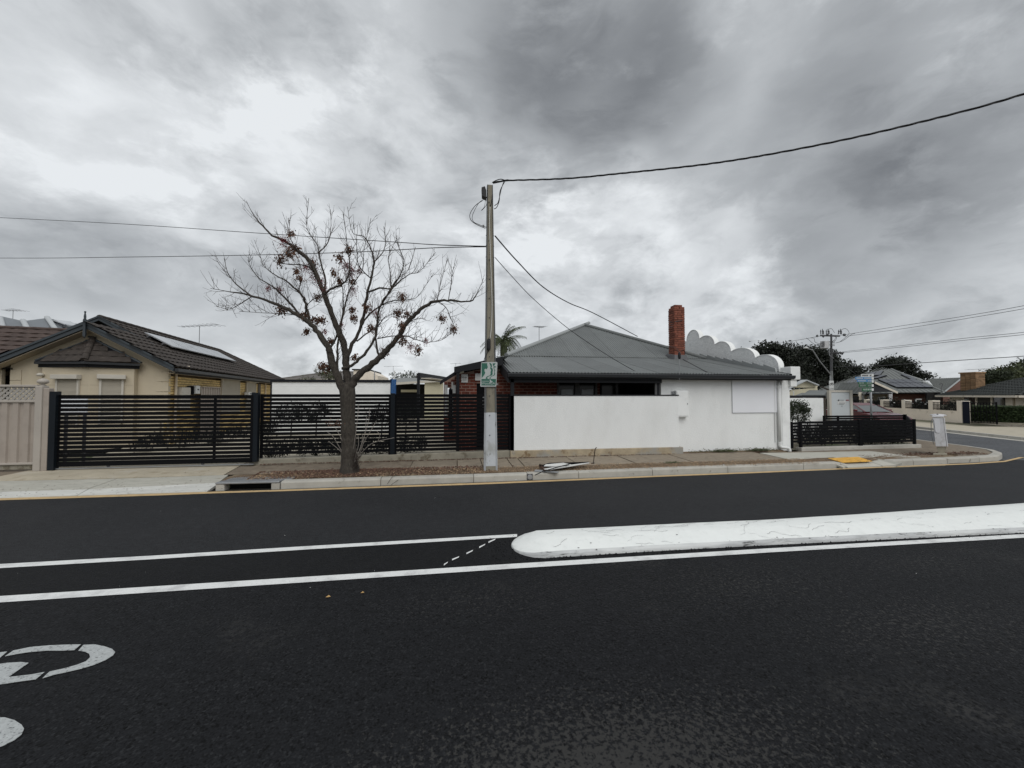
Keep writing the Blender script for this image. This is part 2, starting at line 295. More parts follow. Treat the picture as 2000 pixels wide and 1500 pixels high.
# ------------------------------------------------------------------ mesh helpers
class MB:
    def __init__(s): s.v = []; s.f = []
    def add(s, vs, fs):
        o = len(s.v); s.v += [tuple(x) for x in vs]; s.f += [tuple(i+o for i in f) for f in fs]; return s
    def hexa(s, b, t):      # four bottom points, four top points, both counter-clockwise from above
        return s.add(list(b)+list(t), [(3, 2, 1, 0), (4, 5, 6, 7), (0, 1, 5, 4), (1, 2, 6, 5), (2, 3, 7, 6), (3, 0, 4, 7)])
    def box(s, x0, y0, z0, x1, y1, z1):
        return s.hexa([(x0, y0, z0), (x1, y0, z0), (x1, y1, z0), (x0, y1, z0)], [(x0, y0, z1), (x1, y0, z1), (x1, y1, z1), (x0, y1, z1)])
    def obox(s, o, U, V, Wv):   # box from corner o along three vectors
        o, U, V, Wv = map(Vector, (o, U, V, Wv))
        if U.cross(V).dot(Wv) < 0: U, V = V, U
        b = [o, o+U, o+U+V, o+V]; return s.hexa(b, [p+Wv for p in b])
    def prism(s, pts, ext):     # polygon extruded by a vector
        pts = [Vector(p) for p in pts]; ext = Vector(ext); n = len(pts)
        nr = Vector((0, 0, 0))
        for i in range(n): nr += pts[i].cross(pts[(i+1) % n])
        if nr.dot(ext) < 0: pts.reverse()
        return s.add(pts+[p+ext for p in pts], [tuple(range(n-1, -1, -1)), tuple(range(n, 2*n))]+[(i, (i+1) % n, (i+1) % n+n, i+n) for i in range(n)])
    def poly(s, pts): return s.add(pts, [tuple(range(len(pts)))])
    def tube(s, pts, r, n=6, cap=True):
        pts = [Vector(p) for p in pts]; k = len(pts); rs = r if hasattr(r, '__len__') else [r]*k
        prev = None; vs = []
        for i, p in enumerate(pts):
            d = (pts[min(i+1, k-1)]-pts[max(i-1, 0)])
            if d.length < 1e-9: d = Vector((0, 0, 1))
            d.normalize()
            if prev is None: a = d.cross(Vector((0, 0, 1)) if abs(d.z) < .9 else Vector((1, 0, 0))).normalized()
            else: a = (prev-d*prev.dot(d)); a = a.normalized() if a.length > 1e-6 else d.orthogonal().normalized()
            prev = a; b = d.cross(a)
            for j in range(n):
                t = 2*math.pi*j/n; vs.append(p+(a*math.cos(t)+b*math.sin(t))*rs[i])
        fs = [(i*n+j, i*n+(j+1) % n, (i+1)*n+(j+1) % n, (i+1)*n+j) for i in range(k-1) for j in range(n)]
        if cap: fs += [tuple(range(n-1, -1, -1)), tuple((k-1)*n+j for j in range(n))]
        return s.add(vs, fs)
    def lathe(s, c, prof, n=16, axis=(0, 0, 1)):
        c = Vector(c); q = Vector((0, 0, 1)).rotation_difference(Vector(axis).normalized()); vs = []
        for (r, z) in prof:
            for j in range(n):
                t = 2*math.pi*j/n; vs.append(c+q @ Vector((r*math.cos(t), r*math.sin(t), z)))
        k = len(prof)
        fs = [(i*n+j, i*n+(j+1) % n, (i+1)*n+(j+1) % n, (i+1)*n+j) for i in range(k-1) for j in range(n)]
        fs += [tuple(range(n-1, -1, -1)), tuple((k-1)*n+j for j in range(n))]
        return s.add(vs, fs)
    def build(s, name, mat, parent=None, smooth=False, bevel=0, base=None, kind=None):
        me = bpy.data.meshes.new(name); off = org(parent) if parent else (Vector(base) if base else Vector((0, 0, 0)))
        me.from_pydata([(x-off.x, y-off.y, z-off.z) for x, y, z in s.v], [], s.f); me.update()
        me.materials.append(MATS[mat])
        if smooth: me.polygons.foreach_set('use_smooth', [True]*len(me.polygons))
        o = bpy.data.objects.new(name, me); COL.objects.link(o)
        if parent: o.parent = parent
        else: o.location = off
        if bevel:
            b = o.modifiers.new('bevel', 'BEVEL'); b.width = bevel; b.segments = 2; b.limit_method = 'ANGLE'; b.harden_normals = False
        if kind: o['kind'] = kind
        return o
def org(o):
    p = Vector((0, 0, 0))
    while o: p = p+o.location; o = o.parent
    return p
def tag(o, label, cat, group=None, kind=None):
    if kind: o['kind'] = kind
    if label: o['label'] = label
    if cat: o['category'] = cat
    if group: o['group'] = group
    return o
def thing(name, loc, label, cat, group=None):
    o = bpy.data.objects.new(name, None); COL.objects.link(o); o.location = loc; o.empty_display_size = .2
    return tag(o, label, cat, group)
def setting(name, loc=(0, 0, 0)):
    o = bpy.data.objects.new(name, None); COL.objects.link(o); o.location = loc; o['kind'] = 'structure'; return o
def single(mb, name, mat, label, cat, base, group=None, **k): return tag(mb.build(name, mat, base=base, **k), label, cat, group)
def copy_tree(o, parent=None):
    c = o.copy(); COL.objects.link(c); c.parent = parent
    for ch in [x for x in o.children]: copy_tree(ch, c)
    return c
def raw_mesh(name, mb, mat):
    me = bpy.data.meshes.new(name); me.from_pydata(mb.v, [], mb.f); me.update(); me.materials.append(MATS[mat]); return me
def pieces(parent, name, unit, mat, mats, limit=300, key=None, many=None):
    """alike pieces sharing one mesh: the largest in view as parts, the rest joined as one stuff part"""
    if not mats: return
    key = key or (lambda m: (m.translation-EYE).length)
    mats = sorted(mats, key=key); me = raw_mesh(name, unit, mat); off = org(parent)
    for m in mats[:limit]:
        o = bpy.data.objects.new(name, me); COL.objects.link(o); o.parent = parent
        m2 = m.copy(); m2.translation = m.translation-off; o.matrix_local = m2
    rest = mats[limit:]
    if rest:
        uv = np.array(unit.v); vs = []; fs = []; n = len(uv)
        for i, m in enumerate(rest):
            A = np.array(m.to_3x3()); vs.append(uv @ A.T+np.array(m.translation)-np.array(off)); fs += [tuple(a+i*n for a in f) for f in unit.f]
        me2 = bpy.data.meshes.new(many or name+'_rest'); me2.from_pydata(np.concatenate(vs).tolist(), [], fs); me2.update(); me2.materials.append(MATS[mat])
        o = bpy.data.objects.new(many or name+'s', me2); COL.objects.link(o); o.parent = parent; o['kind'] = 'stuff'
def mat3(c, U, V, Wv):
    m = Matrix.Identity(4)
    for i, a in enumerate((U, V, Wv)):
        for j in range(3): m[j][i] = a[j]
    for j in range(3): m[j][3] = c[j]
    return m
UNIT = MB().box(-.5, -.5, -.5, .5, .5, .5)
CHAM = MB()     # unit brick with softened front edges (front is -y)
CHAM.add([(-.5, .5, -.5), (.5, .5, -.5), (.5, .5, .5), (-.5, .5, .5), (-.5, -.35, -.5), (.5, -.35, -.5), (.5, -.35, .5), (-.5, -.35, .5),
          (-.47, -.5, -.42), (.47, -.5, -.42), (.47, -.5, .42), (-.47, -.5, .42)],
         [(0, 3, 2, 1), (0, 1, 5, 4), (1, 2, 6, 5), (2, 3, 7, 6), (3, 0, 4, 7), (4, 5, 9, 8), (5, 6, 10, 9), (6, 7, 11, 10), (7, 4, 8, 11), (8, 9, 10, 11)])
def inpoly(x, y, poly):
    c = False; n = len(poly)
    for i in range(n):
        x1, y1 = poly[i]; x2, y2 = poly[(i+1) % n]
        if (y1 > y) != (y2 > y) and x < (x2-x1)*(y-y1)/(y2-y1)+x1: c = not c
    return c
def brick_wall(parent, o, U, Nn, length, z0, z1, mat, mortar, top=None, holes=(), thick=.11, key=None, limit=300, bl=.228, bh=.073, gap=.013, many='bricks', x_min=0, backing='mortar'):
    """o = base corner; U along the wall; Nn outward. top(x) optional height limit; holes (x0,x1,z0,z1)"""
    o, U, Nn = Vector(o), Vector(U).normalized(), Vector(Nn).normalized(); Z = Vector((0, 0, 1))
    topf = top or (lambda x: z1); ms = []; row = 0; z = z0
    while z+bh <= z1+.02:
        x = x_min-(bl+gap)/2*(row % 2)
        while x < length:
            spans = [(max(x, x_min), min(x+bl, length))]
            for (h0, h1, g0, g1) in holes:
                if z+bh > g0 and z < g1:
                    ns = []
                    for (a, b) in spans:
                        if h1 <= a or h0 >= b: ns.append((a, b))
                        else:
                            if a < h0: ns.append((a, h0))
                            if b > h1: ns.append((h1, b))
                    spans = ns
            for (a, b) in spans:
                if b-a > .03 and z+bh <= min(topf(a), topf(b))+.03:
                    j = random.uniform(-.003, .003)
                    c = o+U*((a+b)/2)+Z*(z+bh/2-o.z)+Nn*(j-thick/2)
                    ms.append(mat3(c, U*(b-a), -Nn*thick, Z*bh))
            x += bl+gap
        z += bh+gap; row += 1
    pieces(parent, 'brick', CHAM, mat, ms, limit, key, many)
    # backing, recessed behind the brick faces, split round the holes in columns
    xs = sorted(set([x_min, length]+[h for hh in holes for h in hh[:2]]+[x_min+(length-x_min)*i/8 for i in range(9)])); b = MB()
    for a, c in zip(xs[:-1], xs[1:]):
        segs = [(z0, None)]; m = (a+c)/2
        hs = sorted([(h[2], h[3]) for h in holes if h[0] < m < h[1]]); cur = z0; parts = []
        for g0, g1 in hs:
            if g0 > cur: parts.append((cur, g0, g0))
            cur = g1
        parts.append((cur, min(topf(a), z1), min(topf(c), z1)))
        for lo, ta, tb in parts:
            if min(ta, tb) <= lo: continue
            pa, pc = o+U*a-Nn*.011, o+U*c-Nn*.011
            b.prism([(pa.x, pa.y, lo), (pc.x, pc.y, lo), (pc.x, pc.y, tb), (pa.x, pa.y, ta)], -Nn*(thick-.02))
    b.build(backing, mortar, parent)
def corr_roof(parent, name, O, U, Sv, poly, mat, pitch=.090, amp=.013, sheet=.81, seg=6, label=None):
    """corrugated sheets on the plane O + x U + t S inside a convex polygon of (x, t)"""
    O, U, Sv = Vector(O), Vector(U).normalized(), Vector(Sv).normalized(); Nn = U.cross(Sv)
    if Nn.z < 0: Nn = -Nn
    xs0, xs1 = min(p[0] for p in poly), max(p[0] for p in poly)
    def span(x):
        ts = []
        for i in range(len(poly)):
            (x1, t1), (x2, t2) = poly[i], poly[(i+1) % len(poly)]
            if x1 == x2: continue
            k = (x-x1)/(x2-x1)
            if -1e-6 <= k <= 1+1e-6: ts.append(t1+(t2-t1)*k)
        return (min(ts), max(ts)) if ts else None
    x = xs0; i = 0
    while x < xs1-1e-3:
        e_ = min(x+sheet-.001, xs1); n = max(1, int(round((e_-x)/pitch*seg))); mb = MB(); cols = []
        lift = .004*(i % 2)
        for k in range(n+1):
            xx = x+(e_-x)*k/n; sp = span(min(max(xx, xs0+1e-5), xs1-1e-5))
            if not sp: continue
            h = amp*math.cos(2*math.pi*(xx-xs0)/pitch)+amp+lift
            cols.append((O+U*xx+Sv*sp[0]+Nn*h, O+U*xx+Sv*sp[1]+Nn*h))
        vs = [p for c in cols for p in c]
        fs = [(2*k, 2*k+2, 2*k+3, 2*k+1) for k in range(len(cols)-1)]
        mb.add(vs, fs).build(name, mat, parent, smooth=True)
        x += sheet; i += 1
def tile_unit():
    mb = MB(); n = 6; vs = []
    for k in range(n+1):
        x = -.5+k/n; h = .010*math.cos(2*math.pi*(k/n))
        vs += [(x, -.5, h+.036), (x, .5, h+.004), (x, -.5, h-.006)]
    fs = []
    for k in range(n): a = 3*k; b = a+3; fs += [(a, b, b+1, a+1), (a+2, b+2, b, a)]
    return mb.add(vs, fs)
TILE = tile_unit()
def tile_roof(parent, O, U, Sv, poly, mat, tw=.30, tl=.32, limit=300, key=None, under='charcoal', many='roof_tiles', name='roof_tile', hscale=1.0):
    O, U, Sv = Vector(O), Vector(U).normalized(), Vector(Sv).normalized(); Nn = U.cross(Sv)
    if Nn.z < 0: Nn = -Nn
    x0, x1 = min(p[0] for p in poly), max(p[0] for p in poly); t0, t1 = min(p[1] for p in poly), max(p[1] for p in poly)
    ms = []; r = 0; t = t0+tl/2
    Ux = U if U.cross(Sv).dot(Nn) > 0 else -U
    while t < t1+.01:
        x = x0+tw/2-(tw/2)*(r % 2)
        while x < x1+tw/2:
            if inpoly(x, t, poly):
                c = O+U*x+Sv*t+Nn*(.02+random.uniform(-.003, .003))
                ms.append(mat3(c, Ux*tw, Sv*(tl*1.12), Nn*hscale))
            x += tw
        t += tl; r += 1
    pieces(parent, name, TILE, mat, ms, limit, key, many)
    MB().poly([O+U*x+Sv*t for x, t in poly]).build('roof_base', mat if under is None else under, parent)
def ridge(parent, a, b, mat, r=.09, step=.38, name='ridge_cap'):
    a, b = Vector(a), Vector(b); L_ = (b-a).length; n = max(1, int(L_/step)); d = (b-a)/n; mb = MB()
    side = d.cross(Vector((0, 0, 1))).normalized(); up = side.cross(d).normalized()
    for i in range(n):
        p, q = a+d*i, a+d*(i+1.08)
        ring = lambda c, rr: [c+side*rr*math.cos(t)+up*rr*.8*math.sin(t) for t in [math.pi*k/6 for k in range(-1, 8)]]
        A, B = ring(p, r*1.04), ring(q, r*.9)
        mb.add(A+B, [(k, k+1, k+10, k+9) for k in range(8)]+[tuple(range(9))])
    return mb.build(name, mat, parent)
def text_obj(s, name, mat, parent, c, U, V, height, ext=.002):
    cu = bpy.data.curves.new('t', 'FONT'); cu.body = s; cu.align_x = 'CENTER'; cu.align_y = 'CENTER'; cu.size = 1; cu.extrude = .0; cu.resolution_u = 2
    t = bpy.data.objects.new('t', cu); COL.objects.link(t); bpy.context.view_layer.update()
    me = bpy.data.meshes.new_from_object(t); bpy.data.objects.remove(t)
    U, V = Vector(U).normalized()*height, Vector(V).normalized()*height; c = Vector(c)-org(parent)
    for vtx in me.vertices: vtx.co = c+U*vtx.co.x+V*vtx.co.y
    me.materials.clear(); me.materials.append(MATS[mat]); o = bpy.data.objects.new(name, me); COL.objects.link(o); o.parent = parent; return o
def resample(pts, step):
    out = [Vector(pts[0])]
    for a, b in zip(pts[:-1], pts[1:]):
        a, b = Vector(a), Vector(b); n = max(1, int((b-a).length/step))
        out += [a+(b-a)*(k+1)/n for k in range(n)]
    return out
def smooth_path(pts, n=5):
    P_ = [Vector(p) for p in pts]; out = []
    for i in range(len(P_)-1):
        p0, p1, p2, p3 = P_[max(i-1, 0)], P_[i], P_[i+1], P_[min(i+2, len(P_)-1)]
        for k in range(n):
            t = k/n; out.append(.5*((2*p1)+(p2-p0)*t+(2*p0-5*p1+4*p2-p3)*t*t+(3*p1-p0-3*p2+p3)*t**3))
    return out+[P_[-1]]
def leaves(n, ells, size, seed=1, droop=0, flat=.0, shell=.55):
    """leaf-sized faces clumped through ellipsoids (c, (rx,ry,rz))"""
    rg = np.random.default_rng(seed); mb = MB(); V = []; Fc = []
    vol = np.array([e[1][0]*e[1][1]*e[1][2] for e in ells])**(2/3); pr = vol/vol.sum()
    cl = []
    for i, (c, r) in enumerate(ells):
        k = max(6, int(n*pr[i]/22)); d = rg.normal(size=(k, 3)); d /= np.linalg.norm(d, axis=1)[:, None]
        rad = shell+(1-shell)*rg.random(k)**.6
        rad *= 1+.12*np.sin(d[:, 0]*7+i)*np.cos(d[:, 1]*6+2*i)
        cl.append((np.array(c)+d*rad[:, None]*np.array(r)))
    cl = np.concatenate(cl); per = max(1, n//len(cl)); csz = size*1.9
    c = np.repeat(cl, per, 0)+rg.normal(size=(len(cl)*per, 3))*csz*np.array([1, 1, .75])
    m = len(c); a = rg.normal(size=(m, 3)); a /= np.linalg.norm(a, axis=1)[:, None]; b = np.cross(a, rg.normal(size=(m, 3))); b /= np.linalg.norm(b, axis=1)[:, None]
    s = size*(.6+.8*rg.random(m))[:, None]
    q = np.stack([c-a*s*.9, c+b*s*.4, c+a*s*.9, c-b*s*.4], 1).reshape(-1, 3)
    o = len(mb.v); mb.v += [tuple(x) for x in q.tolist()]; mb.f += [(4*i+o, 4*i+1+o, 4*i+2+o, 4*i+3+o) for i in range(m)]
    return mb
def plant(name, label, cat, base, n, ells, size, leafmat, trunk=None, tmat='bark', seed=1, group=None, shell=.55, leafname='crown'):
    t = thing(name, base, label, cat, group)
    leaves(n, ells, size, seed, shell=shell).build(leafname, leafmat, t)
    if trunk:
        mb = MB()
        for pts, rs in trunk: mb.tube(pts, rs, 7)
        mb.build('trunk', tmat, t, smooth=True)
    return t
# ------------------------------------------------------------------ ground, road, kerb, footpath
def gz(x): return 0.0 if x < 14 else (-.012*(x-14) if x < 60 else -.552)
def sheet(name, rows, mat, dz=0.0, kind='structure'):
    """rows: list of (x, y_front, y_back)"""
    mb = MB(); vs = []
    for x, a, b in rows: vs += [(x, a, gz(x)+dz), (x, b, gz(x)+dz)]
    mb.add(vs, [(2*i, 2*i+2, 2*i+3, 2*i+1) for i in range(len(rows)-1)]); return mb.build(name, mat, kind=kind)
XS = [-300, -40, -8, 0, 14, 30, 60, 300]
sheet('ground', [(x, -300, 400) for x in XS], 'ground_earth', -.04)
yn = lambda x: 3.95-.008*x if -20 < x < 20 else 3.95      # near edge of the lane divider strip
ye = lambda u_v: G(*u_v)
XR = [-120, -20, -8, 0, 8, 14, 30, 60, 120]
sheet('road', [(x, -3, yn(x)) for x in XR], 'asphalt_near')
sheet('road_divider_strip', [(x, yn(x), 4.77) for x in XR], 'asphalt_patch')
sheet('road_far_lane', [(x, 4.77, 7.85 if x < 12 else 8.38) for x in [-120, -20, -8, 0, 8, 11.9, 13, 14, 30, 60, 120]], 'asphalt_far')
sheet('road_shoulder', [(x, -8, -3) for x in XR], 'path_slab', .02)

def line_strip(px_top, px_bot, name, mat='white_paint_line', z=.004):
    mb = MB(); a = [G(*p, z) for p in px_top]; b = [G(*p, z) for p in px_bot]
    n = len(a); mb.add(a+b, [(n+i, n+i+1, i+1, i) for i in range(n-1)]); return mb.build(name, mat, kind='structure')
line_strip([(-420, 1186.5), (0, 1164), (500, 1132.5), (1000, 1101), (1500, 1071), (2000, 1043), (2500, 1018)],
           [(-420, 1200), (0, 1176.5), (500, 1143.5), (1000, 1110.5), (1500, 1079), (2000, 1050), (2500, 1024)], 'near_lane_line')
line_strip([(-420, 1122), (0, 1101.5), (300, 1085), (600, 1066.5), (1010, 1043)], [(-420, 1131), (0, 1109.5), (300, 1092), (600, 1073), (1010, 1048.5)], 'far_lane_line')
dd = setting('dash_line', G(920, 1075, .004))
for a, b in [((867, 1103), (874, 1098)), ((883, 1093), (896, 1087.5)), ((911, 1081), (923, 1075)), ((936, 1069), (947, 1063)), ((954, 1059), (967, 1053))]:
    MB().hexa([G(a[0], a[1]+1.5, .004), G(b[0], b[1]+1.2, .004), G(b[0]+1, b[1]-1.2, .004), G(a[0], a[1]-1.5, .004)],
              [G(a[0], a[1]+1.5, .007), G(b[0], b[1]+1.2, .007), G(b[0]+1, b[1]-1.2, .007), G(a[0], a[1]-1.5, .007)]).build('dash', 'white_paint_line', dd)

# bicycle symbol painted on the near lane: stretched wheels with the stencil's gaps
bs = setting('bicycle_symbol', G(60, 1310, .004))
def paint(pts, name='paint_patch'):
    MB().prism([G(u, v, .004) for u, v in pts], (0, 0, .0025)).build(name, 'worn_paint', bs)
paint([(163, 1260), (185, 1259), (205, 1263), (219, 1268), (225, 1274), (221, 1280), (207, 1289), (186, 1298), (160, 1306), (130, 1313), (106, 1318), (83, 1325), (97, 1312),
       (125, 1306), (150, 1299), (168, 1292), (176, 1284), (174, 1277), (166, 1273), (153, 1271)])
paint([(158, 1259), (145, 1270), (120, 1271), (90, 1271), (55, 1274), (30, 1278), (10, 1282), (26, 1271), (60, 1264), (95, 1261), (130, 1259.5)])
paint([(14, 1273), (0, 1285), (-30, 1291), (-75, 1303), (-120, 1316), (-150, 1328), (-165, 1322), (-140, 1308), (-95, 1292), (-40, 1279)])
paint([(56, 1295), (40, 1293.5), (15, 1295), (-20, 1300), (-90, 1316), (-190, 1345), (-260, 1372), (-230, 1380), (-150, 1362), (-60, 1345), (0, 1337), (40, 1331), (70, 1327), (87, 1313), (60, 1318), (16, 1323)])
paint([(-10, 1401), (10, 1402), (28, 1407), (42, 1416), (47, 1424), (42, 1435), (28, 1446), (8, 1456), (-30, 1470), (-90, 1490), (-150, 1500), (-210, 1500), (-190, 1478), (-120, 1440), (-60, 1413)])

# small litter and bright stones on the asphalt
lt = MB()
for k in range(34):
    x = random.uniform(-5, 8); y = random.uniform(1.5, 7.4) if k % 3 else random.uniform(3.9, 4.8); s = random.uniform(.002, .0055)
    lt.hexa([(x, y, .001), (x+s, y, .001), (x+s, y+s*.8, .001), (x, y+s*.8, .001)], [(x, y, s*.8), (x+s, y, s*.6), (x+s, y+s, s*.7), (x, y+s, s)])
lt.build('loose_stones', 'sign_plate', kind='stuff')
for u, v, lab in [(641, 1166, 'larger orange fallen leaf on the asphalt below the near lane line'), (708, 1158, 'smaller orange fallen leaf right of the larger one on the asphalt')]:
    c = G(u, v, .004); s = .022 if u < 700 else .016
    single(MB().add([c+Vector((-s, 0, 0)), c+Vector((0, -s*.7, .006)), c+Vector((s, 0, .002)), c+Vector((0, s*.7, .010)), c+Vector((0, 0, 0))],
                    [(0, 1, 4), (1, 2, 4), (2, 3, 4), (3, 0, 4)]), 'fallen_leaf', 'leaf_tan', lab, 'leaf', c, group='leaves fallen on the road')

# white painted concrete median separator
med = setting('median_island', G(1500, 1030))
fr = [G(u, v) for u, v in [(1004, 1078), (1040, 1086), (1100, 1087), (1300, 1074.5), (1500, 1064), (1750, 1052), (2000, 1040), (2600, 1011), (3400, 975)]]
L0 = fr[0]; nose = G(997, 1062)
def fy(x):
    for p, q in zip(fr[2:-1], fr[3:]):
        if x <= q.x: return p.y+(q.y-p.y)*(x-p.x)/(q.x-p.x)
    return fr[-1].y
x_n = nose.x; wid = lambda x: .70+.068*max(0, x-4.0); secs = []
x = x_n; xs_ = [x_n+.0, x_n+.02, x_n+.06, x_n+.12, x_n+.2, x_n+.32, x_n+.5]+[x_n+.8+.3*k for k in range(34)]
for i, x in enumerate(xs_):
    t = min(1, (x-x_n)/.34); hw = wid(x)/2*math.sqrt(max(0.0, 1-(1-t)**2)); hw = max(hw, .03)
    y0 = fy(max(x, fr[2].x))+wid(x)/2-.01; jj = lambda: random.uniform(-.0018, .0018)
    hh = .13*min(1, .25+t*.85)
    prof = [(-1.0, 0), (-.985, .22), (-.95, .32), (-.88, .40), (-.36, .93), (-.24, 1.0), (.3, 1.0), (.42, .93), (.9, .40), (.98, .25), (1.0, 0)]
    secs.append([(x+jj(), y0+hw*a+jj()*.7, hh*b+(jj() if b > 0 else 0)) for a, b in prof])
mm = MB(); k = len(secs[0]); vs = [p for s in secs for p in s]
mm.add(vs, [(i*k+j, i*k+j+1, (i+1)*k+j+1, (i+1)*k+j) for i in range(len(secs)-1) for j in range(k-1)]+[tuple(range(k-1, -1, -1))])
mm.build('painted_concrete', 'cracked_white', med, smooth=True)
ft_ = MB(); vs = [(x-.001 if i == 0 else x, y-.0015, z) for i, sc_ in enumerate(secs) for x, y, z in sc_[:4]]
ft_.add(vs, [(i*4+j, (i+1)*4+j, (i+1)*4+j+1, i*4+j+1) for i in range(len(secs)-1) for j in range(3)]).build('scuffed_foot', 'scuffed_paint', med, smooth=True)
ck = MB()           # cracks in the paint: narrow dark fissures following the surface
def topz(x, y):
    y0 = fy(x)+wid(x)/2-.01; a = abs(y-y0)/(wid(x)/2)
    return .13*float(np.interp(a, [0, .24, .36, .88, .95, .985, 1], [1, 1, .93, .40, .32, .22, 0]))
for kk in range(60):
    x = x_n+.4+random.random()**1.2*7; y = fy(x)+random.uniform(.06, .6); ang = random.choice([0, .2, -.2, 1.2, -.6]); pr = None; w = random.uniform(.0010, .0022)
    for s in range(random.randint(4, 16)):
        ang += random.uniform(-1.2, 1.2); ang *= .75; nx, ny = x+.035*math.cos(ang), y+.02*math.sin(ang)
        if not (fy(nx)+.03 < ny < fy(nx)+.66): break
        za, zb = topz(x, y)+.0035, topz(nx, ny)+.0035; ck.add([(x, y-w, za), (nx, ny-w, zb), (nx, ny+w, zb), (x, y+w, za)], [(0, 1, 2, 3)]); x, y = nx, ny
for kk in range(60):
    x = x_n+.3+random.random()*9; y = fy(x)+(random.uniform(.0, .05) if kk % 3 else random.uniform(.1, .6)); s = random.uniform(.003, .012); z = topz(x, y)+.004
    ck.add([(x, y, z), (x+s*2, y+s*.2, topz(x+s, y)+.004), (x+s*1.6, y+s, topz(x+s, y+s)+.004), (x-s*.2, y+s*.7, topz(x, y+s)+.004)], [(0, 1, 2, 3)])
ck.build('paint_cracks', 'metal_dark', med, kind='stuff')
cr = MB()           # crumbs of bitumen along the foot of the island
for kk in range(900):
    x = x_n-.25+random.random()**1.5*9.5; y = fy(max(x, fr[2].x))+random.gauss(-.02, .03) if x > x_n+.1 else fy(fr[2].x)+random.uniform(-.03, .7); s = random.uniform(.004, .012)
    cr.hexa([(x, y, 0), (x+s, y, 0), (x+s, y+s, 0), (x, y+s, 0)], [(x+s*.2, y+s*.2, s*.8), (x+s*.8, y+s*.1, s*.6), (x+s*.7, y+s*.8, s), (x+s*.1, y+s*.7, s*.7)])
cr.build('bitumen_crumbs', 'asphalt_patch', kind='stuff')

# kerb
KF = [(-900, 1002), (-400, 988), (0, 972), (300, 963), (420, 959), (545, 955.5), (960, 941), (1280, 928), (1500, 919.5), (1620, 914.5), (1760, 909), (1900, 903.5)]
kf = [G(*p) for p in KF]; kf = [Vector((-60, 7.72, 0))]+kf
kf += [Vector((14.3, 8.28, 0)), Vector((15.2, 8.68, 0)), Vector((15.95, 9.3, -.01)), Vector((16.45, 10.2, -.02)), Vector((16.8, 11.2, -.03)), Vector((17.35, 12.4, -.04)), Vector((20, 18.2, -.07)), Vector((30, 40, -.2))]
acc = [0]
for a, b in zip(kf[:-1], kf[1:]): acc.append(acc[-1]+(b-a).length)
def kpt(s):
    for i in range(len(kf)-1):
        if s <= acc[i+1] or i == len(kf)-2:
            t = (s-acc[i])/(acc[i+1]-acc[i]); p = kf[i].lerp(kf[i+1], t); d = (kf[i+1]-kf[i]).normalized(); return p, Vector((-d.y, d.x, 0)).normalized()
def s_of_x(x):
    lo, hi = 0, acc[-1]
    for _ in range(40):
        m = (lo+hi)/2
        if kpt(m)[0].x < x: lo = m
        else: hi = m
    return lo
KX = lambda u: s_of_x(G(u, 940-(u-960)*.037).x)
kerb = setting('kerb', (0, 7.7, 0))
joints = [(KX(548), .135), (KX(744), .135), (KX(925), .135), (KX(1030), .135), (KX(1130), .135), (KX(1275), .135), (KX(1423), .135), (KX(1573), .135), (KX(1648), .12), (KX(1678), .015), (KX(1722), .015), (KX(1752), .13), (KX(1792), .135), (KX(1860), .135)]
s = joints[-1][0]
while s < acc[-1]-2: s += 1.1; joints.append((s, .135))
for (sa, ha), (sb, hb) in zip(joints[:-1], joints[1:]):
    n = max(2, int((sb-sa)/.35)); g_ = .006; mb = MB(); prof = []
    jz = random.uniform(-.004, .004)
    for i in range(n+1):
        s = sa+g_+(sb-sa-2*g_)*i/n; p, nr = kpt(s); h = ha+(hb-ha)*i/n+jz
        prof.append([p+Vector((0, 0, -.04)), p+nr*.005+Vector((0, 0, max(.004, h-.03))), p+nr*.018+Vector((0, 0, max(.006, h-.008))), p+nr*.04+Vector((0, 0, h)), p+nr*.17+Vector((0, 0, h+.003)), p+nr*.17+Vector((0, 0, -.04))])
    vs = [q for r_ in prof for q in r_]; m = 6
    mb.add(vs, [(i*m+j, (i+1)*m+j, (i+1)*m+j+1, i*m+j+1) for i in range(n) for j in range(m-1)]+[tuple(range(m)), tuple(n*m+j for j in range(m-1, -1, -1))])
    mb.build('kerb_stone', 'kerb_concrete', kerb)
kb = MB()   # dark joints / bedding behind the stones
for i in range(120):
    s0 = KX(548)+(acc[-1]-2-KX(548))*i/120; s1 = KX(548)+(acc[-1]-2-KX(548))*(i+1)/120; (p, a), (q, b) = kpt(s0), kpt(s1)
    hh = .0 if KX(1640) < s0 < KX(1760) else .10
    kb.hexa([p+a*.03, q+b*.03, q+b*.15, p+a*.15], [p+a*.03+Vector((0, 0, hh)), q+b*.03+Vector((0, 0, hh)), q+b*.15+Vector((0, 0, hh)), p+a*.15+Vector((0, 0, hh))])
kb.build('joint_mortar', 'soil', kerb)
# sandy strip of old gutter along the kerb foot
line_strip([(u, v+1) for u, v in KF[:]]+[(1960, 900), (1990, 893)], [(-900, 1006), (-400, 992), (0, 977), (300, 968), (420, 963.5), (545, 959.5), (960, 945.3), (1280, 931.5), (1500, 923), (1620, 917.5), (1760, 912), (1900, 906.5), (1964, 902), (2003, 893)], 'gutter_edge', 'sandy_edge', .004)

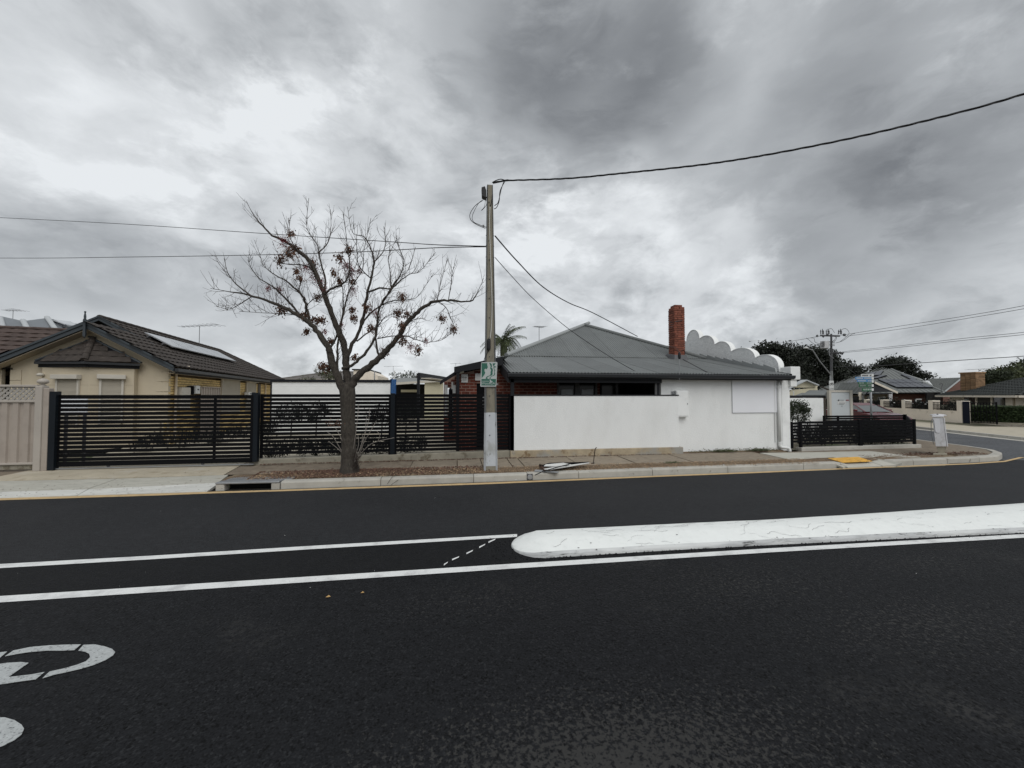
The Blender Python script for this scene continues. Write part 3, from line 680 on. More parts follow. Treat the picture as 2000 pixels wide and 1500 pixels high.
# driveway: layback, apron strip and tan slab, each laid as separate bays
dr = setting('driveway', G(250, 930, .1))
def bay(pts, mat, name, th=.05): MB().prism([Vector(p)+Vector((0, 0, -th)) for p in pts], (0, 0, th)).build(name, mat, dr, bevel=.004)
def cut(lo, hi, z0, z1, ulo, uhi, g=1.0):       # quad between two image lines, with small gaps at the joints
    f = lambda ln, u: np.interp(u, [p[0] for p in ln], [p[1] for p in ln])
    (a, b), (c, d) = ulo, uhi
    return [G(a+g, f(lo, a), z0), G(c-g, f(lo, c), z0), G(d-g, f(hi, d), z1), G(b+g, f(hi, b), z1)]
l0 = [(-600, 992), (0, 972), (420, 959)]; l1 = [(-600, 977), (0, 959.5), (300, 951), (440, 941)]; l2 = [(-600, 951), (0, 939.6), (225, 934.5), (450, 926.6)]
bay(cut(l0, [(u, v+.7) for u, v in l1], .012, .075, (-600, -560), (150, 172)), 'layback_concrete', 'concrete_bay')
bay(cut(l0, [(u, v+.7) for u, v in l1], .012, .075, (150, 172), (405, 430)), 'layback_concrete', 'concrete_bay')
bay(cut(l1, [(u, v+.6) for u, v in l2], .078, .11, (-560, -480), (172, 228)), 'apron_concrete', 'concrete_bay')
bay(cut(l1, [(u, v+.6) for u, v in l2], .078, .11, (172, 228), (428, 447)), 'apron_concrete', 'concrete_bay')
bay([G(-400, 950, .115), G(437, 926.9, .115), G(487, 899, .19), G(300, 904, .19), G(100, 910, .19), G(0, 930, .15), G(-300, 945, .125)], 'drive_concrete', 'concrete_bay')
MB().poly([G(-700, 985, .0), G(440, 950, .0), G(500, 895, .14), G(80, 905, .14), G(-700, 935, .08)]).build('joint_bed', 'soil', dr)
# dirt at the foot of the steel fence
MB().add([G(-700, 985, .05), G(0, 931, .14), G(100, 909, .185), G(60, 902, .19), (-30, 10, .19), (-30, 8, .05)], [(0, 1, 2, 3, 4, 5)]).build('dirt_patch', 'old_path', kind='structure')
# leaves and dirt lying on the drive
ch = MB()
for k in range(220):
    u = random.uniform(0, 480); v = 972-u*.03-random.random()**1.3*55; s = random.uniform(.006, .02); p = G(u, v, .13 if v < 935 else .085); a = random.random()*3
    ch.add([p+Vector((math.cos(a)*s, math.sin(a)*s, .01)), p+Vector((-math.sin(a)*s*.5, math.cos(a)*s*.5, .012)), p-Vector((math.cos(a)*s, math.sin(a)*s, -.01)), p-Vector((-math.sin(a)*s*.5, math.cos(a)*s*.5, -.016))], [(0, 1, 2, 3)])
ch.build('leaf_litter', 'chips_red', kind='stuff')

# drain pit with chequered lid and dark mouth set in the kerb
pit = setting('drain_pit', G(485, 955))
pf0, pf1 = G(418, 959), G(548, 955.5); U_ = (pf1-pf0).normalized(); V_ = Vector((-U_.y, U_.x, 0)); Lp = (pf1-pf0).length; Z = Vector((0, 0, 1))
def pb(x0, x1, y0, y1, z0, z1, name, mat, bv=.006): MB().obox(pf0+U_*x0+V_*y0+Z*z0, U_*(x1-x0), V_*(y1-y0), Z*(z1-z0)).build(name, mat, pit, bevel=bv)
pb(.02, .17, .0, .16, -.02, .118, 'side_block', 'kerb_concrete', .015)
pb(Lp-.17, Lp-.02, .0, .16, -.02, .118, 'side_block', 'kerb_concrete', .015)
pb(.10, Lp-.10, .30, .34, -.4, .11, 'pit_wall', 'dark_void', 0); pb(.17, Lp-.17, .01, .30, -.42, -.38, 'pit_floor', 'dark_void', 0)
pb(.02, Lp-.02, -.012, .17, .118, .152, 'lintel', 'metal_grey', .01)
pb(.06, Lp+.12, .17, .62, .10, .148, 'lid', 'metal_grey', .006)
mb = MB()
for i in range(26):
    for j in range(9):
        c = pf0+U_*(.1+i*.046)+V_*(.2+j*.045)+Z*.149; a = U_ if (i+j) % 2 else V_; b = V_ if (i+j) % 2 else U_
        if .1+i*.046 < Lp+.06: mb.obox(c-a*.015-b*.004, a*.03, b*.008, Z*.004)
mb.build('tread_pattern', 'metal_grey', pit)

# footpath, verge
ZP = .155
vg = MB(); xs = [-4.38+.25*i for i in range(71)]
top = []
for x in xs:
    p, nr = kpt(s_of_x(x)); f = p+nr*.168
    top.append((f, Vector((x, 8.50 if x < 8 else 8.62, .150))))
mb = MB(); nrow = 6; vs = []
for f, b in top:
    for j in range(nrow+1):
        q = f.lerp(b, j/nrow); q.z = .118+.035*j/nrow+random.uniform(-.006, .008)+.016*math.sin(math.pi*j/nrow); vs.append(q)
mb.add(vs, [(i*(nrow+1)+j, (i+1)*(nrow+1)+j, (i+1)*(nrow+1)+j+1, i*(nrow+1)+j+1) for i in range(len(top)-1) for j in range(nrow)])
mb.build('verge', 'soil', kind='structure', smooth=True)
XN = G(1482, 884.5, .17).x
MB().poly([G(440, 927.2, .112), (-1.0, 8.40, .142), (-1.0, 9.75, .165), G(489, 899, .175)]).build('old_footpath', 'old_path', kind='structure')
MB().poly([(-4.3, 8.35, .10), (13.2, 8.6, .09), (14.8, 9.2, .09), (15.6, 11, .08), (16, 13, .05), (8, 12.5, .12), (-4.4, 10, .12)]).build('path_bedding', 'soil', kind='structure')
fp = setting('footpath', (3, 9, ZP))
jx = [-1.0, .05, .62, 1.28, 1.56, 2.82, 4.22, 5.68, XN]
for a, b in zip(jx[:-1], jx[1:]):
    dz = random.uniform(-.006, .006); g_ = .009
    MB().hexa([(a+g_, 8.44, .08), (b-g_, 8.44, .08), (b-g_, 9.72, .08), (a+g_, 9.72, .08)], [(a+g_, 8.44, .146+dz), (b-g_, 8.44, .146-dz), (b-g_, 9.72, .166-dz), (a+g_, 9.72, .166+dz)]).build('paving_slab', 'path_slab', fp, bevel=.006)
# new pale concrete with the kerb ramp and its yellow tactile panel
def conc(pts, name='concrete_bay', mat='new_concrete'): MB().prism([Vector(p)-Vector((0, 0, .05)) for p in pts], (0, 0, .05)).build(name, mat, fp, bevel=.003)
conc([G(1547, 898.5, .155), G(1596, 894, .155), G(1700, 893, .155), G(1798, 892.5, .152), G(1700, 881, .165), G(1640, 882, .165), G(1540, 884, .168), G(1484, 884.5, .17)])
conc([G(1598, 895, .153), G(1616, 896.3, .150), G(1654, 910, .03), G(1646, 912, .05)])
conc([G(1617, 896.3, .150), G(1676, 893.6, .150), G(1722, 909.5, .022), G(1656, 912.5, .022)], 'ramp_bay')
conc([G(1677, 893.5, .150), G(1700, 893.8, .150), G(1762, 903.5, .12), G(1750, 907.5, .06), G(1724, 909.5, .024)])
tac = setting('tactile_paving', G(1660, 900, .1))
a, b, c, d = [G(1617, 896.2, .153)+Vector((0, 0, .010)), G(1676, 893.5, .153)+Vector((0, 0, .010)), G(1704, 903, .085)+Vector((0, 0, .022)), G(1645, 905.6, .085)+Vector((0, 0, .022))]
MB().prism([a, b, c, d], (0, 0, .008)).build('panel', 'tactile_yellow', tac)
mb = MB()
for i in range(14):
    for j in range(9):
        p = a.lerp(b, (i+.5)/14).lerp(d.lerp(c, (i+.5)/14), (j+.5)/9)+Vector((0, 0, .008)); mb.lathe(p, [(.014, 0), (.011, .004)], 6)
mb.build('studs', 'tactile_yellow', tac)
# brown paved corner beyond the concrete
crn = [Vector((XN+.2, 8.6, .135)), Vector((12.8, 8.35, .128)), Vector((14.2, 8.45, .128)), Vector((15.1, 8.85, .125)), Vector((15.8, 9.42, .12)), Vector((16.28, 10.25, .115)), Vector((16.62, 11.2, .11)), Vector((17.15, 12.4, .10)), Vector((19.8, 18.2, .07)), Vector((17.5, 18.2, .08)), Vector((14.2, 10.2, .148)), Vector((13.9, 9.9, .150)), Vector((XN+.2, 9.6, .150))]
MB().poly(crn).build('corner_paving', 'old_path', kind='structure')
# plinth under the fences and the low wall
pl = setting('plinth', (-1, 9.7, .15))
XG1 = XatY(489, 9.6)
MB().hexa([(XG1, 9.60, .10), (1.38, 9.70, .10), (1.38, 9.93, .10), (XG1, 9.85, .10)], [(XG1, 9.60, .275), (1.38, 9.70, .345), (1.38, 9.93, .345), (XG1, 9.85, .275)]).build('footing', 'plinth', pl, bevel=.012)
MB().hexa([(1.385, 9.66, .10), (6.12, 9.66, .10), (6.12, 9.95, .10), (1.385, 9.95, .10)], [(1.385, 9.66, .345), (6.12, 9.66, .345), (6.12, 9.95, .345), (1.385, 9.95, .345)]).build('footing', 'plinth_tan', pl, bevel=.014)
# rough weedy gap at the foot of the white side wall
MB().add([(6.12, 9.70, .15), (9.3, 9.66, .15), (9.3, 9.86, .19), (6.12, 9.86, .19)], [(0, 1, 2, 3)]).build('wall_foot_soil', 'soil', kind='structure')
# yard behind the fences
MB().poly([(-8.6, 9.72, .155), (1.4, 9.94, .155), (1.4, 40, .155), (-20, 40, .155)]).build('yard_paving', 'yard_concrete', kind='structure')
# mulch, bark chips and gravel on the verge
def scatter(n, mat, name, fx, s0, s1):
    mb = MB()
    for k in range(n):
        x, y, z = fx(); s = random.uniform(s0, s1); a = random.random()*6.3; t = random.uniform(-.5, .5)
        U1 = Vector((math.cos(a), math.sin(a), t*.6))*s; V1 = Vector((-math.sin(a), math.cos(a), random.uniform(-.4, .4)))*s*random.uniform(.3, .6); c = Vector((x, y, z))
        mb.add([c-U1-V1, c+U1-V1, c+U1+V1, c-U1+V1, c+Vector((0, 0, s*.5))], [(0, 1, 4), (1, 2, 4), (2, 3, 4), (3, 0, 4)])
    mb.build(name, mat, kind='stuff')
def vz(x, y): return .128+.035*max(0, min(1, (y-7.95)/.55))+random.uniform(0, .015)
def near_tree():
    x = random.gauss(-2.0, 1.0) if random.random() < .75 else random.uniform(-3.6, .8)
    x = max(-3.9, min(1.3, x)); y = random.uniform(7.97, 8.62) if random.random() < .6 else random.gauss(8.5, .1); return x, y, vz(x, y)+(.02 if y < 8.55 else 0)
scatter(4200, 'chips_red', 'fallen_leaves', near_tree, .008, .024)
scatter(2600, 'chips_tan', 'bark_chips', lambda: (lambda x, y: (x, y, vz(x, y)+.01))(random.uniform(-3.9, .6), random.uniform(7.97, 8.5)), .006, .02)
scatter(5200, 'chips_tan', 'verge_gravel', lambda: (lambda x, y: (x, y, vz(x, y)))(random.uniform(.3, 8.6), random.uniform(8.0, 8.52)), .005, .014)
scatter(1500, 'chips_red', 'leaf_drift', lambda: (lambda x: (x, 9.60+(x+4.6)*.014+random.gauss(0, .03)-.06, .175))(random.uniform(-4.4, 6)), .008, .02)
scatter(700, 'chips_red', 'corner_leaves', lambda: (lambda x, y: (x, y, .15))(random.uniform(10.5, 14.5), random.gauss(8.75, .12)), .01, .03)
scatter(900, 'leaf_olive', 'wall_foot_weeds', lambda: (random.choice([random.uniform(6.3, 9.1), random.gauss(7.4, .2), random.gauss(8.5, .15)]), random.gauss(9.75, .04), .19+abs(random.gauss(0, .03))), .008, .028)
scatter(120, 'leaf_olive', 'verge_weeds', lambda: (random.gauss(5.05, .10), random.gauss(8.42, .03), .165+abs(random.gauss(0, .012))), .008, .02)

# side street beyond the corner
far_k = [Vector((22.2, 10.4, gz(22))), Vector((23.12, 12.6, gz(23))), Vector((26.0, 18.5, gz(26))), Vector((33, 33, gz(33))), Vector((60, 88, gz(60)))]
near_k = [Vector((15.95, 9.3, gz(16))), Vector((16.8, 11.2, gz(17))), Vector((17.35, 12.4, gz(17))), Vector((20, 18.2, gz(20))), Vector((52, 88, gz(52)))]
MB().add([(14.0, 8.38, .002), (24, 8.38, gz(24)+.002), (22.2, 10.4, gz(22)+.002), (23.12, 12.6, gz(23)+.002), (26, 18.5, gz(26)+.002), (33, 33, gz(33)+.002), (60, 88, gz(60)+.002),
          (52, 88, gz(52)+.002), (20, 18.2, gz(20)+.002), (17.35, 12.4, gz(17)+.002), (16.8, 11.2, gz(17)+.002), (16.45, 10.2, 0), (15.95, 9.3, 0), (15.2, 8.68, 0)],
         [(0, 1, 2, 12, 13), (2, 3, 10, 11, 12), (3, 4, 8, 9, 10), (4, 5, 6, 7, 8)]).build('side_street', 'asphalt_side', kind='structure')
fk = setting('far_kerb', (24, 14, gz(24)))
pts = resample([Vector((60, 7.6, gz(60))), Vector((30, 7.9, gz(30))), Vector((24.4, 8.4, gz(24))), Vector((22.8, 9.2, gz(22)))]+far_k, 1.6)
for a, b in zip(pts[:-1], pts[1:]):
    d = (b-a).normalized(); nr = Vector((d.y, -d.x, 0)); g_ = d*.01
    MB().hexa([a+g_, a+g_+nr*.15, b-g_+nr*.15, b-g_], [a+g_+nr*.02+Z*.12, a+g_+nr*.15+Z*.13, b-g_+nr*.15+Z*.13, b-g_+nr*.02+Z*.12]).build('kerb_stone', 'kerb_concrete', fk)
    # pale gutter strip
MB().add([p+Vector((-.42*0.9, .42*.4, .008-.0)) for p in pts[4:]]+[p+Vector((0, 0, .008)) for p in pts[4:]], [(i, i+1, i+1+len(pts[4:]), i+len(pts[4:])) for i in range(len(pts[4:])-1)]).build('far_gutter', 'kerb_concrete', kind='structure')
# far footpath / verge beyond the side street
wl = [Vector((60, 13, 0)), Vector((36, 17.2, 0)), Vector((27.6, 17.6, 0)), Vector((30.5, 24.5, 0)), Vector((40, 45, 0))]
q = [Vector((60, 7.75, gz(60)+.12)), Vector((30, 8.05, gz(30)+.12)), Vector((24.5, 8.55, gz(24)+.12)), Vector((22.9, 9.3, gz(23)+.12)), Vector((22.3, 10.5, gz(22)+.12)), Vector((23.2, 12.7, gz(23)+.12)), Vector((26.1, 18.6, gz(26)+.12)), Vector((33.1, 33, gz(33)+.12)),
     Vector((38, 33, gz(38)+.14)), Vector((29.5, 18, gz(29)+.14)), Vector((60, 16, gz(60)+.14))]
MB().add(q, [(2, 3, 4, 5, 9), (5, 6, 9), (6, 7, 8, 9), (0, 1, 2, 9, 10)]).build('far_footpath', 'yard_concrete', kind='structure')
# faint centre line on the side street
for nm, q4 in (('side_street_line', [(18.6, 8.9), (21.6, 9.6), (21.6, 9.68), (18.6, 8.98)]), ('side_street_mark', [(21.6, 10.1), (21.75, 11.2), (21.85, 11.2), (21.7, 10.1)])):
    MB().hexa([(x, y, gz(x)+.004) for x, y in q4], [(x, y, gz(x)+.009) for x, y in q4]).build(nm, 'worn_paint', kind='structure')
# ------------------------------------------------------------------ fences along the footpath
def slats(parent, x0, x1, y, zt, zb, n_pitch=.0885, h=.069, th=.018, mat='slat_black'):
    U = Vector((x1[0]-x0[0], x1[1]-x0[1], 0)) if hasattr(x0, '__len__') else Vector((x1-x0, 0, 0))
    o = Vector((x0[0], x0[1], 0)) if hasattr(x0, '__len__') else Vector((x0, y, 0)); V = Vector((-U.y, U.x, 0)).normalized()
    off = org(parent); z = zt-h; L_ = U.length; me = raw_mesh('slat', MB().obox((0, 0, 0), (L_, 0, 0), (0, th, 0), (0, 0, h)), mat)
    ang = math.atan2(U.y, U.x)
    while z > zb-.01:
        s = bpy.data.objects.new('slat', me); COL.objects.link(s); s.parent = parent; s.location = (o.x-off.x, o.y-off.y, z-off.z+random.uniform(-.0015, .0015)); s.rotation_euler = (0, 0, ang); z -= n_pitch
def post(parent, x, y, w, d, z0, z1, mat='post_black', name='post'): MB().box(x, y, z0, x+w, y+d, z1).build(name, mat, parent, bevel=.004)
X0 = XatY(111, 9.5); X1 = XatY(494, 9.5)
g = thing('sliding_gate', (X0, 9.5, .2), 'wide black slatted sliding driveway gate between the beige steel fence and the first dark post', 'gate')
slats(g, X0+.05, X1-.03, 9.5, 1.74, .33)
post(g, X0, 9.49, .05, .04, .235, 1.755, 'slat_black', 'stile'); post(g, X1-.04, 9.49, .05, .04, .235, 1.755, 'slat_black', 'stile')
post(g, (X0+X1)/2+1.1, 9.522, .05, .03, .3, 1.74, 'slat_black', 'brace')
MB().box(X0, 9.485, .235, X1, 9.535, .335).build('bottom_rail', 'slat_black', g)
MB().box(X0, 9.485, 1.742, X1, 9.535, 1.757).build('top_rail', 'slat_black', g)
for xx in (X0+1.0, X1-1.0): MB().lathe((xx, 9.50, .235), [(.03, -.012), (.03, .012)], 12, (0, 1, 0)).build('wheel', 'metal_dark', g)
MB().box(X0-.1, 9.47, .188, X1+.05, 9.53, .20).build('gate_track', 'metal_grey', kind='structure')
p0 = XatY(98, 9.45)
single(MB().box(p0, 9.43, .18, p0+.12, 9.55, 1.83), 'gate_post', 'post_black', 'black steel post at the left end of the slatted gate beside the beige fence', 'post', (p0, 9.43, .18), bevel=.004)
pm = XatY(493, 9.55)
single(MB().box(pm, 9.50, .24, pm+.14, 9.62, 1.81), 'gate_post', 'post_black', 'dark post joining the sliding gate and the slatted fence', 'post', (pm, 9.5, .24), bevel=.004)
f = thing('slat_fence', (pm+.14, 9.7, .3), 'black horizontal slat fence on a concrete plinth behind the bare street tree and the pole', 'fence')
xa, xb, xc = pm+.14, XatY(767, 9.7), XatY(998, 9.75)
slats(f, (xa+.04, 9.66), (xb-.03, 9.72), 0, 1.775, .37); slats(f, (xb+.06, 9.72), (xc-.05, 9.78), 0, 1.775, .37)
post(f, xb-.045, 9.68, .10, .08, .32, 1.80); post(f, xa-.01, 9.64, .05, .06, .30, 1.78, 'slat_black'); post(f, xc-.06, 9.74, .07, .06, .345, 1.78, 'slat_black'); post(f, xb-.09, 9.70, .05, .04, .30, 1.77, 'slat_black'); post(f, xb+.05, 9.70, .05, .04, .30, 1.77, 'slat_black')
# beige steel fence on the left with lattice top
sf = thing('steel_fence', (-11, 9.5, .2), 'beige ribbed steel fence with lattice strip on top at the left edge', 'fence')
xr = XatY(77, 9.5); xp = -17.2
for k in range(4):
    xl = xr-2.4
    MB().box(xl, 9.45, 1.925, xr, 9.53, 1.97).build('top_rail', 'steel_fence_cap', sf, bevel=.008)
    MB().box(xl, 9.45, 1.60, xr, 9.53, 1.645).build('middle_rail', 'steel_fence_cap', sf, bevel=.008)
    MB().box(xl, 9.45, .30, xr, 9.53, .345).build('bottom_rail', 'steel_fence_cap', sf, bevel=.008)
    x = xl; i = 0
    while x < xr-.02:       # interlocking ribbed sheets
        e_ = min(x+.78, xr); mb = MB(); cols = []; xx = x
        while xx < e_:
            for dx, dy in ((0, 0), (.10, 0), (.115, .03), (.18, .03), (.195, 0)):
                if xx+dx < e_: cols.append((xx+dx, 9.475+dy))
            xx += .195
        cols.append((e_, 9.475)); vs = []
        for cx_, cy_ in cols: vs += [(cx_, cy_, .34), (cx_, cy_, 1.61), (cx_, cy_+.004, .34), (cx_, cy_+.004, 1.61)]
        n = len(cols); mb.add(vs, [(4*a, 4*a+4, 4*a+5, 4*a+1) for a in range(n-1)]+[(4*a+2, 4*a+3, 4*a+7, 4*a+6) for a in range(n-1)]).build('ribbed_sheet', 'steel_fence', sf); x += .78
    mb = MB(); pch = .105; n = int(2.4/pch); hh = .28      # lattice: crossed diagonal straps
    for s_, yy in ((1, 9.485), (-1, 9.493)):
        for a in range(-3, n+1):
            xa_ = xl+a*pch; c0 = Vector((xa_, yy, 1.645)) if s_ > 0 else Vector((xa_+hh, yy, 1.645)); d = Vector((hh*s_, 0, hh)); w = Vector((.058, 0, 0))
            q_ = [c0, c0+w, c0+w+d, c0+d]; q_ = [Vector((min(max(p.x, xl), xr), p.y, p.z)) for p in q_]
            if q_[1].x-q_[0].x > .001 or q_[2].x-q_[3].x > .001: mb.prism(q_, (0, .007, 0))
    mb.build('lattice_panel', 'lattice', sf)
    MB().box(xl, 9.49, .2, xr, 9.54, .30).build('sleeper', 'plinth', sf)
    MB().box(xl-.06, 9.44, .15, xl, 9.55, 1.99).build('post', 'steel_fence_cap', sf, bevel=.01)
    xr = xl-.06
px_ = XatY(77, 9.5); pw = XatY(100, 9.45)-px_-.02
MB().box(px_, 9.40, .16, px_+pw*.55, 9.56, 1.95).build('post', 'steel_fence_cap', sf, bevel=.02)
MB().box(px_+pw*.55, 9.42, .16, px_+pw, 9.54, 1.90).build('post', 'steel_fence', sf, bevel=.015)
cb = Vector((px_+.075, 9.48, 1.95))
MB().lathe(cb, [(.05, 0), (.05, .012), (.03, .02), (.03, .03), (.06, .045), (.085, .07), (.09, .09), (.08, .115), (.055, .14), (.02, .155), (.001, .158)], 18).build('finial', 'steel_fence_cap', sf, smooth=True)

# low white wall in front of the verandah
lw = thing('low_white_wall', (3.7, 9.7, .345), 'low rough white rendered wall with a black capping beside the pole', 'wall')
wx1 = 6.02
MB().box(1.40, 9.70, .345, wx1, 9.86, 1.735).build('rendered_wall', 'render_white', lw, bevel=.006)
MB().box(1.385, 9.685, 1.737, wx1+.01, 9.875, 1.765).build('capping', 'charcoal', lw, bevel=.003)

# ------------------------------------------------------------------ the corner shop house
sh = thing('corner_house', (5.3, 12.5, .15), 'single-storey corner house with grey corrugated roof, red brick chimney and white rendered side wall', 'house')
WX0, WX1, WY = XatY(1291, 9.86), XatY(1543, 9.86), 9.86
GZ = 2.32
MB().box(WX0, WY, .15, WX1-.42, WY+.25, 2.22).build('rendered_wall', 'render_white', sh, bevel=.004)
MB().box(WX0-.06, WY+.02, .15, WX0, WY+.25, 2.22).build('wall_reveal', 'frame_grey', sh)
MB().box(WX1-.25, WY+.02, .15, WX1, 18.9, 2.30).build('end_wall', 'render_white_smooth', sh, bevel=.004)
# corner pier with stepped head
MB().box(WX1-.30, WY+.03, .15, WX1+.02, WY+.30, 2.05).build('corner_pier', 'render_white_smooth', sh, bevel=.006)
MB().box(WX1-.02, WY-.05, 2.00, WX1+.19, WY+.42, 2.33).build('pier_corbel', 'render_white_smooth', sh, bevel=.012)
MB().box(WX1-.05, WY-.09, 2.20, WX1+.27, WY+.50, 2.58).build('pier_head', 'render_white_smooth', sh, bevel=.014)
# scalloped parapet on the street end, stepping up to the middle
px0 = WX1-.10; pts = []
def PXp(u, v): r = ray(u, v); return EYE+r*(px0/r.x)
vals = [(1521, 716), (1475, 698.5), (1428, 686), (1396, 672.5), (1366.5, 661), (1341, 667)]
peaks = [(1503, 696), (1456, 682), (1415, 670), (1382, 659.5), (1354, 647)]
sc = []
for k in range(5):      # near and far end, foot and top height of every scallop on the near half
    a_, b_ = PXp(*vals[k]), PXp(*vals[k+1]); top_ = max(PXp(*peaks[k]).z, b_.z)+.03
    sc.append((a_.y, b_.y, a_.z-.03, top_, a_.y+.64*(b_.y-a_.y)))
ym = (sc[-1][0]+sc[-1][1])/2; sc[-1] = sc[-1][:4]+(ym,)
sc += [(2*ym-hi, 2*ym-lo, z, t_, 2*ym-c) for lo, hi, z, t_, c in sc[-2::-1]]
for lo, hi, zf_, zt_, c in sc:      # each scallop is a solid piece of its own, butted to the next
    w = max(c-lo, hi-c); yy = [lo+(hi-lo)*(.5-.5*math.cos(math.pi*k/24)) for k in range(25)]
    def ptop(y): return zf_+(zt_-zf_)*math.sqrt(max(0, 1-((y-c)/w)**2))
    poly = [(px0, lo, 2.28)]+[(px0, y, ptop(y)) for y in yy]+[(px0, hi, 2.28)]
    MB().prism(poly[::-1], (.17, 0, 0)).build('parapet_scallop', 'render_parapet', sh)
    a = [(px0-.01, y, ptop(y)+.004) for y in yy]
    cap = MB(); m = len(a); cap.add([Vector(p) for p in a]+[Vector(p)+Vector((.19, 0, 0)) for p in a]+[Vector(p)+Vector((0, 0, .03)) for p in a]+[Vector(p)+Vector((.19, 0, .03)) for p in a],
            [(2*m+k, 3*m+k, 3*m+k+1, 2*m+k+1) for k in range(m-1)]+[(k, 2*m+k, 2*m+k+1, k+1) for k in range(m-1)]+[(m+k, m+k+1, 3*m+k+1, 3*m+k) for k in range(m-1)])
    cap.build('scallop_cap', 'render_white_smooth', sh, smooth=False)
MB().box(px0, 9.95, 2.0, px0+.17, sc[0][0], 2.42).build('parapet_end', 'render_parapet', sh)
# roof planes
q1 = .215; RX0, RX1 = 1.36, 9.42; EY, BY = 9.60, 13.2; EZ = GZ; BZ = EZ+q1*(BY-EY)
S1 = Vector((0, 1, q1)).normalized(); len1 = math.hypot(BY-EY, BZ-EZ)
corr_roof(sh, 'verandah_roof_sheet', (RX0, EY, EZ), (1, 0, 0), S1, [(0, 0), (RX1-RX0, 0), (RX1-RX0, len1), (0, len1)], 'roof_steel', seg=6)
AX, AY, AZ = 5.74, 16.6, 4.88; q2 = (AZ-BZ)/(AY-BY); S2 = Vector((0, 1, q2)).normalized(); len2 = math.hypot(AY-BY, AZ-BZ)
MX0, MX1 = 1.75, 9.3
corr_roof(sh, 'main_roof_sheet', (MX0, BY, BZ+.02), (1, 0, 0), S2, [(0, 0), (MX1-MX0, 0), (AX-MX0, len2)], 'roof_steel', seg=6)
B_ = Vector
MB().add([(MX0, BY, BZ+.02), (AX, AY, AZ+.02), (MX0, 20, BZ+.02)], [(0, 1, 2)]).add([(MX1, BY, BZ+.02), (MX1, 20, BZ+.02), (AX, AY, AZ+.02)], [(0, 1, 2)]).add([(MX0, 20, BZ+.02), (AX, AY, AZ+.02), (MX1, 20, BZ+.02)], [(0, 1, 2)]).build('back_roof', 'roof_steel', sh)
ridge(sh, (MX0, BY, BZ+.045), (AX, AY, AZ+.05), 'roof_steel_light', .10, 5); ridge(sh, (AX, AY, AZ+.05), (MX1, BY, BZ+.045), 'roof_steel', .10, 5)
# sheet joint lines and valley strip on the lean-to
P1 = lambda x, t, dz=.0: Vector((x, EY, EZ))+S1*t+Vector((0, 0, dz))
va, vb = P1(6.6, len1*.82, .03), P1(6.9, .12, .03)
MB().tube([PL(1334, 702, (RX0, EY, EZ+.03), Vector((0, -q1, 1))), PL(1381, 727, (RX0, EY, EZ+.03), Vector((0, -q1, 1)))], .012, 5).build('roof_strip', 'charcoal', sh)
# zig-zag cut flashing between roof and parapet
for k in range(8):
    y = 10.0+k*.44; z = EZ+q1*(y-EY)
    MB().prism([(RX1-.12, y, z+.02), (RX1-.12, y+.46, z+.12), (RX1-.12, y+.46, z+.29), (RX1-.12, y+.03, z+.14)], (.05, 0, 0)).build('flashing_piece', 'roof_steel_light', sh)
MB().hexa([(RX1-.02, EY, EZ-.12), (RX1+.03, EY, EZ-.12), (RX1+.03, BY, BZ-.12), (RX1-.02, BY, BZ-.12)], [(RX1-.02, EY, EZ+.035), (RX1+.03, EY, EZ+.035), (RX1+.03, BY, BZ+.035), (RX1-.02, BY, BZ+.035)]).build('barge_board', 'charcoal', sh)
MB().hexa([(RX0-.06, EY, EZ-.24), (RX0-.02, EY, EZ-.24), (RX0-.02, BY, BZ-.24), (RX0-.06, BY, BZ-.24)], [(RX0-.06, EY, EZ+.02), (RX0-.02, EY, EZ+.02), (RX0-.02, BY, BZ+.02), (RX0-.06, BY, BZ+.02)]).build('barge_board', 'charcoal', sh)
# gutter, fascia, beam
MB().prism([(RX0-.05, EY-.085, EZ-.012), (RX0-.05, EY-.10, EZ-.03), (RX0-.05, EY-.085, EZ-.10), (RX0-.05, EY-.02, EZ-.12), (RX0-.05, EY+.0, EZ-.012)], (RX1-RX0+.10, 0, 0)).build('gutter', 'gutter_dark', sh)
MB().box(RX0, EY+.005, EZ-.15, RX1, EY+.03, EZ-.02).build('fascia', 'charcoal', sh)
MB().box(RX0, EY+.10, EZ-.24, WX0-.06, EY+.20, EZ-.125).build('verandah_beam', 'charcoal', sh)
MB().box(WX0-.06, EY+.05, EZ-.14, RX1, WY+.05, EZ-.115).build('soffit', 'charcoal', sh)
MB().add([(RX0, EY+.05, EZ-.13), (RX1-.2, EY+.05, EZ-.13), (RX1-.2, 13.1, BZ-.15), (RX0, 13.1, BZ-.15)], [(0, 1, 2, 3)]).build('verandah_ceiling', 'charcoal', sh)
post(sh, 1.40, EY+.10, .09, .09, .3, EZ-.12, 'charcoal', 'verandah_post'); post(sh, XatY(1281, 9.75), 9.78, .05, .06, .3, 2.12, 'frame_grey', 'verandah_post'); post(sh, WX0-.16, 9.78, .07, .07, .3, 2.14, 'charcoal', 'verandah_post')
